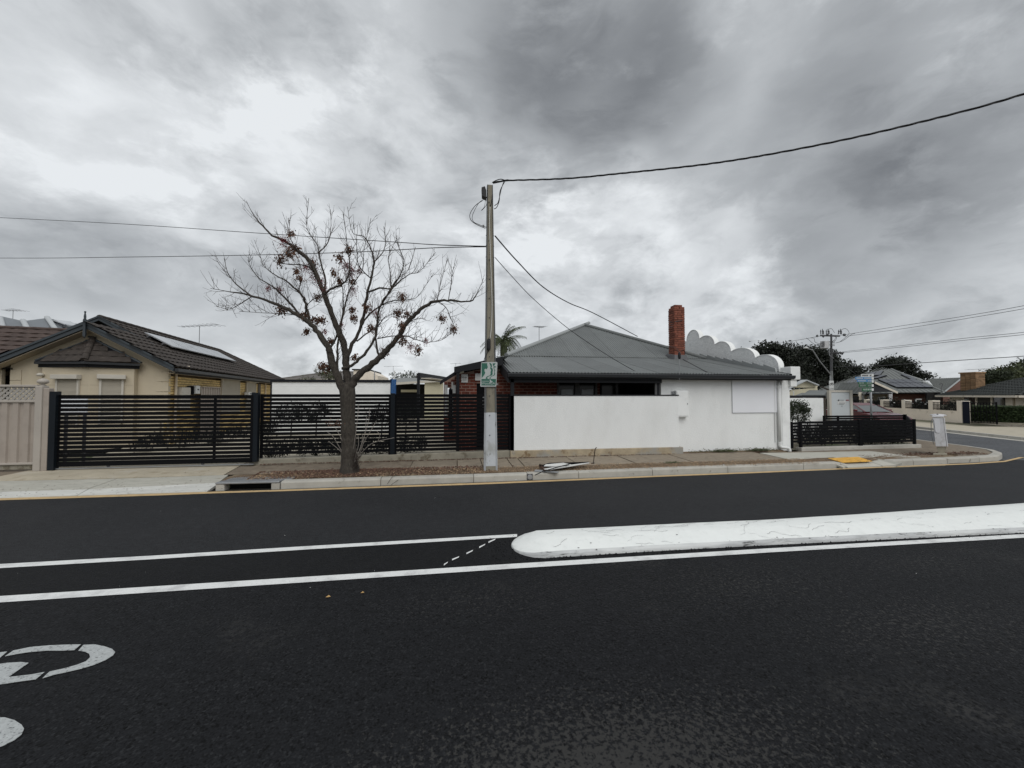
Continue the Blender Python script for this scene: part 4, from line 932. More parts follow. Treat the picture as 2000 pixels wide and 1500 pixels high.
# brick front of the house, under and beside the verandah
BYY = 11.2; bx0 = XatY(895, BYY)-.02; bx1 = WX0+.6
def gtop(x):
    xx = x+bx0; return 2.36+(xx-bx0)*.235 if xx < 1.36 else (EZ+q1*(BYY-EY)-.16)
wx = [XatY(u, BYY) for u in (1088, 1166, 1172, 1276)]
drx = (XatY(931, BYY)-bx0, XatY(946, BYY)-bx0)
def kb_(m):
    t = m.translation; return (0 if t.z > 1.72 and t.x < 3.1 else 10)+abs(t.z-2)
brick_wall(sh, (bx0, BYY, .15), (1, 0, 0), (0, -1, 0), bx1-bx0, .15, 2.62, 'brick_red', 'mortar_red', top=gtop, holes=[(wx[0]-bx0, wx[1]-bx0, .9, 2.3), (wx[2]-bx0, bx1-bx0, .2, 2.45), (drx[0], drx[1], .15, 2.1)], key=kb_)
MB().box(bx0+drx[0], BYY+.05, .15, bx0+drx[1], BYY+.09, 2.1).build('side_door', 'slat_black', sh)
# windows: two glazed white sashes in a grey frame, and a dark opening
wn = MB().box(wx[0], BYY-.03, 2.18, wx[1], BYY+.03, 2.30).box(wx[0], BYY-.03, .9, wx[0]+.06, BYY+.03, 2.18).box(wx[1]-.06, BYY-.03, .9, wx[1], BYY+.03, 2.18).box(wx[0]+.06, BYY-.03, .9, wx[1]-.06, BYY+.03, .98).box((wx[0]+wx[1])/2-.07, BYY-.025, .98, (wx[0]+wx[1])/2+.07, BYY+.025, 2.18).build('window_frame', 'frame_grey', sh)
for a, b in ((wx[0]+.06, (wx[0]+wx[1])/2-.07), ((wx[0]+wx[1])/2+.07, wx[1]-.06)):
    MB().box(a, BYY+.04, .98, b, BYY+.05, 2.18).build('pane', 'glass_dark', wn)
    MB().box(a+.08, BYY+.020, .98, b-.06, BYY+.036, 1.93).build('pane_reflection', 'ridge_pale', wn)  # pale slab painted in for the reflection on each pane
wn = MB().box(wx[2], BYY-.02, .3, wx[2]+.05, BYY+.03, 2.42).box(wx[2]+.9, BYY-.02, .3, wx[2]+.95, BYY+.03, 2.42).box(wx[2], BYY-.02, 2.38, bx1, BYY+.03, 2.44).build('window_frame', 'slat_black', sh)
MB().box(wx[2]+.05, BYY+.03, .3, bx1, BYY+.04, 2.42).build('pane', 'glass_dark', wn)
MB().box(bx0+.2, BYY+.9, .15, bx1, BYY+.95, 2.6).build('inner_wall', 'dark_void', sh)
# fascia of the low roof left of the verandah
MB().hexa([(bx0-.10, BYY-.34, 2.38), (RX0-.02, BYY-.34, 2.62), (RX0-.02, BYY-.30, 2.62), (bx0-.10, BYY-.30, 2.38)], [(bx0-.10, BYY-.34, 2.54), (RX0-.02, BYY-.34, 2.86), (RX0-.02, BYY-.30, 2.86), (bx0-.10, BYY-.30, 2.54)]).build('side_fascia', 'charcoal', sh)
MB().add([(bx0-.10, BYY-.32, 2.545), (RX0+.2, BYY-.32, 2.90), (RX0+.2, 15.5, 2.9), (bx0-.10, 15.5, 2.545)], [(0, 1, 2, 3)]).build('side_roof', 'roof_steel', sh)
post(sh, XatY(892.5, 10.9)-.02, 10.88, .09, .09, .15, 2.42, 'charcoal', 'verandah_post')
# rear brick wing seen at the left
ry = 13.2; rx0, rx1 = XatY(867, ry), bx0+.05; rt = lambda x: 2.20+x*.85
brick_wall(sh, (rx0, ry, .15), (1, 0, 0), (0, -1, 0), rx1-rx0, .15, 2.7, 'brick_red', 'mortar_red', top=rt, holes=[(.12, .25, 1.2, 2.0)], limit=30, key=lambda m: -m.translation.z)
MB().box(rx0+.02, ry-.02, 1.0, rx0+.12, ry+.02, 2.1).box(rx0+.25, ry-.02, 1.0, rx0+.31, ry+.02, 2.2).build('window_frame', 'frame_white', sh)
MB().hexa([(rx0-.12, ry-.3, 2.10), (rx1+.05, ry-.3, 2.52), (rx1+.05, ry-.26, 2.52), (rx0-.12, ry-.26, 2.10)], [(rx0-.12, ry-.3, 2.22), (rx1+.05, ry-.3, 2.66), (rx1+.05, ry-.26, 2.66), (rx0-.12, ry-.26, 2.22)]).build('side_fascia', 'charcoal', sh)
for u0, u1, v0, v1, mt in ((876, 884, 760, 835, 'slat_black'), (884, 890, 752, 768, 'frame_white')):
    a, b = P(u0, v1, ry-.06), P(u1, v0, ry-.06); MB().box(a.x, ry-.07, a.z, b.x, ry-.03, b.z).build('door_panel' if mt == 'slat_black' else 'notice_plate', mt, sh)
# chimney
cx, cy, cw, cdp = XatY(1323, 13.15), 13.15, .40, .40
cz0, cz1 = 2.78, P(1322, 603, cy-.2).z
chm = MB().box(cx-cw/2+.02, cy-cdp/2+.02, cz0, cx+cw/2-.02, cy+cdp/2-.02, cz1-.02).build('chimney', 'mortar_red', sh)
ms = []; z = cz0+.02; rr = 0
while z < cz1:
    for k, (o, U, Nn, ln) in enumerate([((cx-cw/2, cy-cdp/2), (1, 0, 0), (0, -1, 0), cw), ((cx-cw/2, cy+cdp/2), (0, -1, 0), (-1, 0, 0), cdp), ((cx+cw/2, cy-cdp/2), (0, 1, 0), (1, 0, 0), cdp)]):
        U, Nn = Vector(U), Vector(Nn); cuts = [0, .12, ln-.05*0] if (rr+k) % 2 else [0, ln-.12, ln]
        x = 0
        spans = [(0, .115), (.125, .355), (.365, ln)] if (rr+k) % 2 else [(0, .03), (.04, .275), (.285, ln)]
        for a, b in spans:
            if b-a < .02: continue
            c = Vector((o[0], o[1], z+.036))+U*((a+b)/2)+Nn*(random.uniform(-.004, .004)-.03); ms.append(mat3(c, U*(b-a), -Nn*.075, Vector((0, 0, .072))))
    z += .082; rr += 1
# corbelled, chipped crown
for k, (zz, w) in enumerate([(cz1, .40), (cz1+.082, .33)]):
    for j in range(3):
        for i in range(2): ms.append(mat3(Vector((cx-w/2+.1+i*(w-.2)+random.uniform(-.01, .01), cy-w/2+.06+j*(w-.12)/2, zz+.04)), Vector((w/2-.006, 0, 0)), Vector((0, .115, 0)), Vector((0, 0, .074))))
pieces(chm, 'brick', CHAM, 'brick_chimney', ms, 300)
MB().hexa([(cx-.32, cy-.34, BZ-.17), (cx+.32, cy-.34, BZ-.17), (cx+.32, cy+.3, BZ+.15), (cx-.32, cy+.3, BZ+.15)], [(cx-.23, cy-.23, BZ+.13), (cx+.23, cy-.23, BZ+.13), (cx+.23, cy+.22, BZ+.22), (cx-.23, cy+.22, BZ+.22)]).build('flashing', 'metal_dark', chm)
MB().tube([(cx-.34, cy-.1, cz1-.48), (cx-.19, cy-.1, cz1-.48), (cx-.19, cy-.215, cz1-.48), (cx+.1, cy-.215, cz1-.43)], .010, 5).tube([(cx-.3, cy-.1, cz1-.56), (cx-.19, cy-.1, cz1-.57)], .010, 5).tube([(cx-.34, cy-.1, cz1-.66), (cx-.19, cy-.1, cz1-.66)], .012, 5).build('bracket', 'metal_dark', chm)
MB().tube(smooth_path([(cx-.19, cy-.215, cz0+.62), (cx-.02, cy-.22, cz0+.55), (cx+.1, cy-.225, cz0+.62), (cx+.2, cy-.22, cz0+.52), (cx+.1, cy-.225, cz0+.40), (cx+.05, cy-.225, cz0+.34)]), .007, 5).build('bracket_cable', 'cable_black', chm)
# downpipe
dx = WX1-.41
MB().tube([(dx, WY-.045, 2.21), (dx, WY-.045, .36)], .045, 12).tube(smooth_path([(dx, WY-.045, .37), (dx, WY-.05, .30), (dx+.05, WY-.08, .26), (dx+.16, WY-.12, .25), (dx+.20, WY-.15, .22), (dx+.205, WY-.16, .15)]), .045, 12).build('downpipe', 'pipe_white', sh, smooth=True)
MB().tube([(dx, WY-.045, 1.97), (dx, WY-.045, 2.02)], .052, 12).tube([(dx, WY-.045, .36), (dx, WY-.045, .42)], .052, 12).build('pipe_collar', 'pipe_white', sh)
MB().tube([(WX1-.52, WY-.02, .4), (WX1-.52, WY-.02, 2.2)], .012, 6).build('wall_conduit', 'pipe_white', sh)
# white blank sign on the side wall
a, b = P(1430, 806, WY), P(1521, 741.5, WY)
s = thing('blank_wall_sign', (a.x, WY, a.z), 'blank white sheet sign fixed on the white side wall under the eave', 'sign')
MB().box(a.x, WY-.022, a.z, b.x, WY-.003, b.z).build('sheet', 'sign_white', s, bevel=.002)
MB().box(a.x-.006, WY-.024, a.z-.006, b.x, WY-.003, a.z-.001).box(a.x-.006, WY-.024, a.z-.001, a.x-.001, WY-.003, b.z).build('edge_trim', 'ridge_pale', s)
# meter box
a, b = P(1316.5, 814, WY), P(1339, 763, WY)
s = thing('meter_box', (a.x, WY, a.z), 'white painted meter box on the side wall at the end of the low wall', 'box')
MB().box(a.x, WY-.13, a.z, b.x, WY, b.z).build('cabinet', 'render_white_smooth', s, bevel=.006)
MB().box(a.x+.02, WY-.142, a.z+.03, b.x-.015, WY-.131, b.z-.03).build('cabinet_door', 'render_white_smooth', s, bevel=.004)
MB().box(b.x-.05, WY-.15, (a.z+b.z)/2-.02, b.x-.03, WY-.143, (a.z+b.z)/2+.02).build('latch', 'metal_grey', s)
MB().box(a.x-.07, WY-.05, b.z-.10, a.x-.005, WY-.01, b.z-.02).build('side_socket', 'metal_grey', s)
# small white camera lamp under the eave
c = P(1292, 738, 9.72)
s = thing('eave_light', c, 'small white round light fitting under the dark eave above the meter box', 'light')
MB().lathe(c+Vector((0, 0, -.03)), [(.02, 0), (.038, .01), (.042, .04), (.03, .07)], 14).build('housing', 'frame_white', s, smooth=True)
MB().box(c.x-.02, c.y, c.z+.03, c.x+.02, c.y+.12, c.z+.05).build('bracket', 'metal_dark', s)
# service fuse on its stick at the eave
a = P(1327, 733, 9.55); b = P(1327, 700, 9.55)
s = thing('service_fuse', a, 'black service fuse on a short grey stick above the gutter below the chimney', 'fuse')
MB().tube([a+Vector((0, 0, -.12)), b], .011, 6).build('stick', 'metal_grey', s)
MB().lathe(b+Vector((0, 0, -.02)), [(.01, 0), (.033, .02), (.038, .06), (.038, .13), (.03, .17), (.012, .19)], 10).build('fuse_holder', 'cable_black', s)
MB().tube([b+Vector((0, 0, .17)), b+Vector((-.03, .1, .3)), b+Vector((-.01, .6, .42))], .005, 4).build('lead', 'cable_grey', s)
# plates on the brick wall
a, b = P(901, 747, BYY-.03), P(914, 731, BYY-.03)
s = thing('warning_plate', a, 'small white plate with black camera symbols on the red brick wall', 'sign')
MB().box(a.x, BYY-.045, a.z, b.x, BYY-.03, b.z).build('plate', 'sign_plate', s)
zc_ = (a.z+b.z)/2+.02
for k, dx_ in enumerate((-.035, .035)):
    mb = MB(); c_ = Vector(((a.x+b.x)/2+dx_, BYY-.047, zc_))
    for i in range(12 if k else 9):
        t0, t1 = R(40+i*30), R(40+(i+1)*30); mb.prism([c_+Vector((math.cos(t0)*r_, 0, math.sin(t0)*r_*.8)) for r_ in (.016, .028)]+[c_+Vector((math.cos(t1)*r_, 0, math.sin(t1)*r_*.8)) for r_ in (.028, .016)], (0, -.002, 0))
    mb.build('symbol', 'ink_black', s)
MB().box(c_.x-.045, BYY-.049, zc_-.004, c_.x-.025, BYY-.0455, zc_+.004).build('symbol', 'ink_black', s)
for k in range(3): MB().box(a.x+.04+.01*k, BYY-.0475, a.z+.085-k*.025, b.x-.04-.012*k, BYY-.0455, a.z+.095-k*.025).build('text_line', 'ink_grey', s)
a, b = P(928, 743, BYY-.03), P(946, 729.5, BYY-.03)
single(MB().box(a.x, BYY-.045, a.z, b.x, BYY-.03, b.z), 'blank_plate', 'sign_plate', 'blank pale plate on the brick wall half hidden behind the green sign', 'sign', a)
a, b = P(942.5, 796, 9.9), P(946, 771, 9.9)
s = thing('gate_latch_box', a, 'narrow white latch box behind the slats just left of the pole', 'box')
MB().box(a.x, 9.86, a.z, b.x+.02, 9.92, b.z).build('casing', 'frame_white', s); MB().tube([(a.x-.11, 9.88, b.z-.13), (a.x, 9.88, b.z-.13)], .007, 6).build('handle', 'frame_white', s)

# ------------------------------------------------------------------ pole with the green watch sign
pc = G(958, 917, .16); pd = pc.y
pt = at(957.5, 357, (pc-EYE).dot(Vector((math.sin(YAW), math.cos(YAW), 0))))
po = thing('utility_pole', (pc.x, pc.y, .12), 'tall tapered steel and concrete power pole with white painted base beside the bare tree', 'pole')
top_z = pt.z; lean = (pt.x-pc.x)
def pol(z, w0=.145, w1=.062): t = (z-.15)/(top_z-.15); return pc.x+lean*t, w0+(w1-w0)*t
def seg(z0, z1, name, mat, grow=0.0, dy=(-.055, .055), inner=.72):
    xa, wa = pol(z0); xb, wb = pol(z1)
    MB().hexa([(xa-wa*inner-grow, pd+dy[0]-grow, z0), (xa+wa*inner+grow, pd+dy[0]-grow, z0), (xa+wa*inner+grow, pd+dy[1]+grow, z0), (xa-wa*inner-grow, pd+dy[1]+grow, z0)],
              [(xb-wb*inner-grow, pd+dy[0]-grow, z1), (xb+wb*inner+grow, pd+dy[0]-grow, z1), (xb+wb*inner+grow, pd+dy[1]+grow, z1), (xb-wb*inner-grow, pd+dy[1]+grow, z1)]).build(name, mat, po, bevel=.005)
seg(1.38, top_z, 'concrete_core', 'pole_concrete')
seg(.24, 1.38, 'painted_base', 'pole_white', .003)
seg(.10, .24, 'base_concrete', 'pole_concrete', .001)
for sg in (-1, 1):
    for z0, z1, mt in ((.12, 1.38, 'pole_white'), (1.38, top_z, 'pole_steel')):
        xa, wa = pol(z0); xb, wb = pol(z1); g_ = wa*.73 if sg > 0 else -wa*.73-.001; i0, i1 = wa*.735, wb*.735
        mb = MB()
        for (o0, o1, y0, y1) in (((i0, wa, 0, 0)), ):
            pass
        a0, a1 = sorted((sg*wa*.735, sg*wa)); b0, b1 = sorted((sg*wb*.735, sg*wb))
        mb.hexa([(xa+a0, pd-.045, z0), (xa+a1, pd-.085, z0), (xa+a1, pd+.085, z0), (xa+a0, pd+.06, z0)], [(xb+b0, pd-.04, z1), (xb+b1, pd-.075, z1), (xb+b1, pd+.075, z1), (xb+b0, pd+.05, z1)]).build('steel_flange', mt, po, bevel=.003)
for z in [0.9+.42*k for k in range(13)]:
    x, w = pol(z); MB().lathe((x-.02, pd-.058, z), [(.012, 0), (.012, .012), (.004, .015)], 8, (0, -1, 0)).build('bolt', 'metal_dark', po)
# white conduit running up the face, fuse box, connections at the top
zz = lambda v: at(958, v, pd*1.01).z
cp = [(957, 404), (956, 440), (958, 500), (960, 560), (961, 600), (959.5, 640), (957, 662)]
MB().tube(smooth_path([P(u, v, pd-.07) for u, v in cp]), .011, 8).build('cable_conduit', 'conduit', po, smooth=True)
c = P(954.5, 673, pd-.08)
MB().lathe(c+Vector((0, 0, -.13)), [(.015, 0), (.035, .02), (.042, .06), (.042, .20), (.033, .24), (.012, .26)], 12).build('fuse_box', 'cable_black', po)
MB().tube(smooth_path([c+Vector((0, 0, -.12)), P(951, 690, pd-.085), P(946, 701, pd-.085), P(945, 712, pd-.08)]), .007, 6).build('lead', 'cable_black', po)
MB().tube(smooth_path([P(957, 404, pd-.07), P(960, 395, pd-.08), P(962, 380, pd-.07)]), .009, 6).build('lead', 'cable_black', po)
c = P(945, 377, pd-.02)
MB().hexa([c+Vector(q) for q in ((-.045, -.07, -.10), (.05, -.07, -.14), (.06, .07, -.14), (-.04, .07, -.10))], [c+Vector(q) for q in ((-.055, -.07, .09), (.02, -.07, .12), (.06, .07, .10), (-.05, .07, .09))]).build('junction_box', 'cable_black', po, bevel=.008)
MB().tube([P(950, 385, pd), P(954, 388, pd)], .02, 8).build('box_arm', 'metal_dark', po)
for pth, r_ in (([(942, 392), (928, 402), (918, 418), (920, 430), (930, 438), (948, 446)], .007), ([(944, 390), (934, 398), (923, 420), (924, 432), (934, 438), (950, 444)], .006), ([(948, 392), (946, 404), (940, 411), (944, 408), (950, 400), (951, 390)], .005),
                ([(987, 353), (977, 372), (975, 392), (970, 405), (965, 408)], .009), ([(984, 354), (979, 370), (973, 395), (968, 400), (966, 402)], .008), ([(962, 356), (970, 352), (978, 350), (986, 352)], .010), ([(961, 357), (972, 354), (984, 354)], .008)):
    MB().tube(smooth_path([P(u, v, pd-.03-.02*(i % 2)) for i, (u, v) in enumerate(pth)]), r_, 6).build('loop_cable', 'cable_black', po, smooth=True)
MB().lathe(P(944, 441, pd-.05), [(.015, -.02), (.025, 0), (.015, .02)], 8).build('insulator', 'metal_grey', po)
MB().tube([P(963, 358, pd), P(984, 353, pd-.02), P(993, 352, pd-.03)], [.012, .02, .022], 8).build('strain_clamp', 'cable_black', po)
for v in (461, 503, 481): x_, w_ = pol(P(958, v, pd).z); MB().tube([(x_-w_-.012, pd-.02, P(958, v, pd).z), (x_+w_+.012, pd-.02, P(958, v, pd).z)], .008, 6).build('eye_bolt', 'metal_dark', po)

# green sign: silhouettes in silver on green
sy_ = pd-.085; k_ = 18.74
def sp(x, y, dy=0): p = P(920+x/k_, 690+y/k_, sy_); return Vector((p.x, sy_-dy, p.z))
sg = thing('watch_sign', sp(650, 1220), 'green and silver street-watch sign with cut-out figures fixed to the pole', 'sign')
def plate(pts, name, mat, dy, th=.002): return MB().prism([sp(x, y, dy) for x, y in pts], (0, -th, 0)).build(name, mat, sg)
plate([(375, 345), (395, 330), (935, 315), (965, 345), (925, 1195), (900, 1220), (360, 1222), (338, 1195)], 'plate', 'sign_silver', 0, .004)
plate([(388, 362), (598, 362), (588, 410), (612, 505), (590, 555), (560, 585), (535, 565), (505, 568), (488, 600), (495, 660), (520, 700), (505, 755), (440, 850), (388, 905)], 'green_field', 'sign_green', .0045)
plate([(665, 352), (715, 360), (760, 410), (765, 480), (745, 520), (790, 570), (800, 630), (785, 700), (790, 770), (740, 815), (650, 845), (590, 885), (610, 930), (535, 935), (550, 880), (610, 835), (690, 810), (715, 760), (712, 690), (735, 610), (700, 550), (715, 480), (695, 420)], 'green_figure', 'sign_green', .0045)
plate([(790, 375), (900, 360), (850, 440), (840, 470), (915, 490), (905, 515), (850, 515), (850, 560), (888, 620), (865, 670), (880, 760), (850, 815), (740, 855), (700, 905), (730, 935), (670, 935), (690, 880), (740, 835), (830, 795), (850, 740), (845, 640), (860, 610), (820, 550), (830, 480), (800, 430)], 'green_figure', 'sign_green', .0045)
plate([(382, 940), (912, 940), (895, 1160), (870, 1180), (378, 1175)], 'green_band', 'sign_green', .0045)
plate([(395, 1015), (655, 1015), (655, 1030), (395, 1030)], 'rule_line', 'sign_silver', .0068)
plate([(680, 960), (700, 950), (745, 1020), (770, 1010), (790, 1050), (760, 1080), (730, 1040), (700, 1110), (670, 1110), (690, 1050)], 'silver_hand', 'sign_silver', .0068)
t_ = text_obj('WatchSA', 'lettering', 'sign_silver', sg, sp(625, 1105, .0072), sp(900, 1105)-sp(300, 1105), (0, 0, 1), .076)
MB().box(pol(1.9)[0]-.16, sy_+.001, 1.98, pol(1.9)[0]+.16, sy_+.03, 2.00).build('mounting_strap', 'metal_grey', sg)

# ------------------------------------------------------------------ cables overhead
dpole = (pc-EYE).dot(Vector((math.sin(YAW), math.cos(YAW), 0)))
def cable(pts, r, label, mat='cable_black', n=6, twist=False):
    pp = smooth_path([at(u, v, d) for u, v, d in pts], 10)
    base = pp[0]
    if twist:
        pp = resample(pp, .05); mb = MB()
        for ph in (0, 2.1, 4.2):
            mb.tube([p+Vector((0, math.cos(i*.55+ph)*r*.8, math.sin(i*.55+ph)*r*.8)) for i, p in enumerate(pp)], r*.62, 5)
    else: mb = MB().tube(pp, r, n)
    single(mb, 'overhead_cable', mat, label, 'cable', base, smooth=True)
cable([(988, 352.5, dpole), (1100, 349, dpole-.35), (1200, 340, dpole-.7), (1400, 318, dpole-1.3), (1600, 283, dpole-1.9), (1800, 238, dpole-2.4), (2000, 183.5, dpole-2.9), (2300, 78, dpole-3.5), (2700, -110, dpole-4.2)], .013, 'thick twisted black cable rising from the pole top to the upper right corner', twist=True)
cable([(949, 481, dpole), (850, 478, dpole+1.2), (760, 472, dpole+2.3), (500, 455, dpole+5), (250, 438, dpole+7), (0, 425, dpole+9), (-500, 400, dpole+13)], .010, 'upper of two thin cables running left from the pole behind the tree')
cable([(949, 482, dpole), (850, 484, dpole+1.2), (700, 492, dpole+2.4), (500, 498, dpole+4), (250, 502, dpole+6), (0, 504, dpole+8), (-500, 500, dpole+11)], .010, 'lower of two thin cables running left from the pole behind the tree')
cable([(967, 461, dpole), (1010, 510, dpole+1.7), (1060, 560, dpole+3.6), (1110, 591, dpole+5.5), (1160, 612, dpole+7), (1245, 657, dpole+9.3)], .016, 'thick sagging service cable from the pole over the grey hip roof')
cable([(967, 503, dpole), (1000, 540, dpole+.6), (1040, 582, dpole+1.2), (1100, 634, dpole+1.7), (1150, 670, dpole+2.0), (1200, 702, dpole+2.2), (1244, 727, dpole+2.35)], .008, 'thin service cable from the pole crossing the grey roof down to its gutter')
# ------------------------------------------------------------------ cream brick house on the left
HC = Vector((-9.07, 13.5, 0)); HW = Vector((.984, .177, 0)).normalized(); HD = Vector((-.177, .984, 0)).normalized()
def hp(s, q, z): return HC-HW*s+HD*q+Vector((0, 0, z))
EV = 2.80; PI_ = .58
hs = thing('cream_house', hp(3, 3, .15), 'cream house with gable front, yellow brick side wall, brown tiled roof and roller shutters', 'house')
def hbox(s0, s1, q0, q1, z0, z1, name, mat, par=None, bevel=0): return MB().obox(hp(s1, q0, z0), HW*(s1-s0), HD*(q1-q0), Vector((0, 0, z1-z0))).build(name, mat, par or hs, bevel=bevel)
qf = .35
# gable front wall
MB().prism([hp(0, qf, .15), hp(3.74, qf, .15), hp(3.74, qf, EV-.1), hp(1.87, qf, EV-.1+PI_*1.87), hp(0, qf, EV-.1)], HD*.12).build('gable_wall', 'cream_render', hs)
# V-shaped bay
f_n = -HD
bl = PL(82, 740, hp(0, .15, 0), HD); br = PL(262, 740, hp(0, .15, 0), HD); ba = PL(174, 740, hp(0, -.25, 0), HD)
def flat(p, z): return Vector((p.x, p.y, z))
MB().prism([flat(bl, .15), flat(ba, .15), flat(br, .15), flat(br+HD*.22, .15), flat(bl+HD*.22, .15)], (0, 0, 2.52)).build('bay_wall', 'cream_render', hs)
# bay roof: fascia, gutter, tiles split by a hip
zg = 2.66; G0, GA, G1 = bl-HW*.16-HD*.05, ba-HD*.22, br+HW*.16-HD*.05; tp = PL(181, 664, hp(0, qf-.02, 0), HD)
for a, b in ((G0, GA), (GA, G1)):
    d = (b-a).normalized(); n_ = Vector((d.y, -d.x, 0)); n_ = n_ if n_.dot(HD) < 0 else -n_
    MB().hexa([flat(a, zg), flat(b, zg), flat(b, zg)-n_*.10, flat(a, zg)-n_*.10], [flat(a, zg+.07), flat(b, zg+.07), flat(b, zg+.07)-n_*.10, flat(a, zg+.07)-n_*.10]).build('bay_gutter', 'gutter_dark', hs)
    MB().hexa([flat(a, zg-.09)-n_*.10, flat(b, zg-.09)-n_*.10, flat(b, zg-.09)-n_*.14, flat(a, zg-.09)-n_*.14], [flat(a, zg+.05)-n_*.10, flat(b, zg+.05)-n_*.10, flat(b, zg+.05)-n_*.14, flat(a, zg+.05)-n_*.14]).build('bay_fascia', 'charcoal', hs)
    A_, B__ = flat(a, zg+.07), flat(b, zg+.07); U = d; nn_ = (B__-A_).cross(tp-A_).normalized(); S_ = nn_.cross(U); S_ = S_ if S_.z > 0 else -S_
    cn = tp-A_; poly = [(0, 0), ((B__-A_).length, 0), (cn.dot(U), cn.dot(S_))]
    tile_roof(hs, A_, U, S_, poly, 'roof_tile', tw=.24, tl=.26, limit=90, name='bay_tile', hscale=.6)
ridge(hs, flat(GA, zg+.12), tp+Vector((0, 0, .06)), 'roof_tile', .08, .26)
ridge(hs, flat(G0, zg+.10)+HD*.05, tp+Vector((0, 0, .04)), 'barge_blue', .035, 3, 'bay_flashing'); ridge(hs, flat(G1, zg+.10)+HD*.05, tp+Vector((0, 0, .04)), 'barge_blue', .05, 3, 'bay_flashing')
# bay windows with roller shutters
def shutter(a, b, zt, nrm, par, zb=.9, boxh=.13, slot=None):
    """a, b bottom corners on the wall (left, right)"""
    U = (b-a); U.z = 0; w = U.length; U = U.normalized(); n_ = nrm
    fr = MB().obox(flat(a, zb)+n_*.002, U*.05, n_*.05, Vector((0, 0, zt-zb))).obox(flat(b, zb)-U*.05+n_*.002, U*.05, n_*.05, Vector((0, 0, zt-zb))).build('shutter_rail', 'shutter_box', par)
    mb = MB(); z = zb
    while z < zt-.01:
        if not (slot and slot[0] < z < slot[1]):
            mb.add([flat(a, z)+U*.05+n_*.018, flat(b, z)-U*.05+n_*.018, flat(b, z+.018)-U*.05+n_*.032, flat(a, z+.018)+U*.05+n_*.032, flat(b, z+.034)-U*.05+n_*.020, flat(a, z+.034)+U*.05+n_*.020], [(0, 1, 2, 3), (3, 2, 4, 5)])
        z += .0355
    mb.build('roller_shutter', 'shutter', par)
    MB().obox(flat(a, zt-.02)-U*.045+n_*.002, U*(w+.09), n_*.15, Vector((0, 0, boxh))).build('shutter_box', 'shutter_box', par, bevel=.008)
for (u0, u1, p, q) in ((112, 157, bl, ba), (194, 242, ba, br)):
    d = (q-p); d.z = 0; d.normalize(); n_ = Vector((d.y, -d.x, 0)); n_ = n_ if n_.dot(HD) < 0 else -n_
    a, b = PL(u0, 740, p, n_), PL(u1, 740, p, n_)
    zt = PL((u0+u1)/2, 739, p, n_).z
    wn = MB().obox(flat(a, .86)-d*.01+n_*.001, d*((b-a).length+.02), n_*.012, Vector((0, 0, zt-.86))).build('window', 'cream_render_dark', hs)
    shutter(a, b, zt, n_, wn, .9)
    zq = PL(174, 752, ba, n_).z
    MB().obox(flat(p, zq)+d*.02+n_*.001, d*(((q-p).length)-.04), n_*.004, Vector((0, 0, .008))).build('render_groove', 'cream_render_dark', hs)
# quoins
for (s0, s1, zs) in ((.0, .30, (.9, 1.22, 1.54, 1.86, 2.18, 2.50)), (3.50, 3.74, (.9, 1.22, 1.54, 1.86, 2.18, 2.42))):
    for z in zs[:-1]: hbox(s0, s1, qf-.018, qf-.001, z+.008, min(z+.312, 2.66), 'quoin_block', 'cream_render', hs, .003)
# barge boards with blue-grey paint and finial
def barge(sA, zA, sB, zB, q, name='barge_board', h=.17, mat='barge_blue', w=.05):
    MB().prism([hp(sA, q, zA-h), hp(sB, q, zB-h), hp(sB, q, zB), hp(sA, q, zA)], HD*-w).build(name, mat, hs)
    MB().prism([hp(sA, q-w, zA-.05), hp(sB, q-w, zB-.05), hp(sB, q-w, zB+.012), hp(sA, q-w, zA+.012)], HD*-.03).build(name, mat, hs)
zA_ = EV+.04+PI_*1.87
barge(-.28, EV+.04-PI_*.28, 1.87, zA_, 0.0); barge(4.05, EV+.04-PI_*.31, 1.87, zA_, 0.0)
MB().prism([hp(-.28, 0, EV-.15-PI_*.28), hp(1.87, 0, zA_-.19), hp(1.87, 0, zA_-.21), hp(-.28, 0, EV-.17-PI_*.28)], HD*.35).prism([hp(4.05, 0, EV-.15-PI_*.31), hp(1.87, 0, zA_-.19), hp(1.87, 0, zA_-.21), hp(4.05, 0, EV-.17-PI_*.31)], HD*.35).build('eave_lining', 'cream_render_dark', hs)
fc = hp(1.87, -.09, zA_)
MB().obox(fc+Vector((0, 0, -.42))-HW*.03-HD*.03, HW*.06, HD*.06, Vector((0, 0, .50))).build('finial_post', 'barge_blue', hs)
MB().lathe(fc+Vector((0, 0, .08)), [(.028, 0), (.034, .02), (.022, .035), (.03, .06), (.026, .12), (.014, .19), (.022, .205), (.026, .225), (.016, .245), (.001, .25)], 12).build('finial', 'barge_blue', hs, smooth=True)
MB().lathe(fc+Vector((0, 0, -.47)), [(.01, 0), (.03, .025), (.015, .05)], 10).build('finial_drop', 'barge_blue', hs)
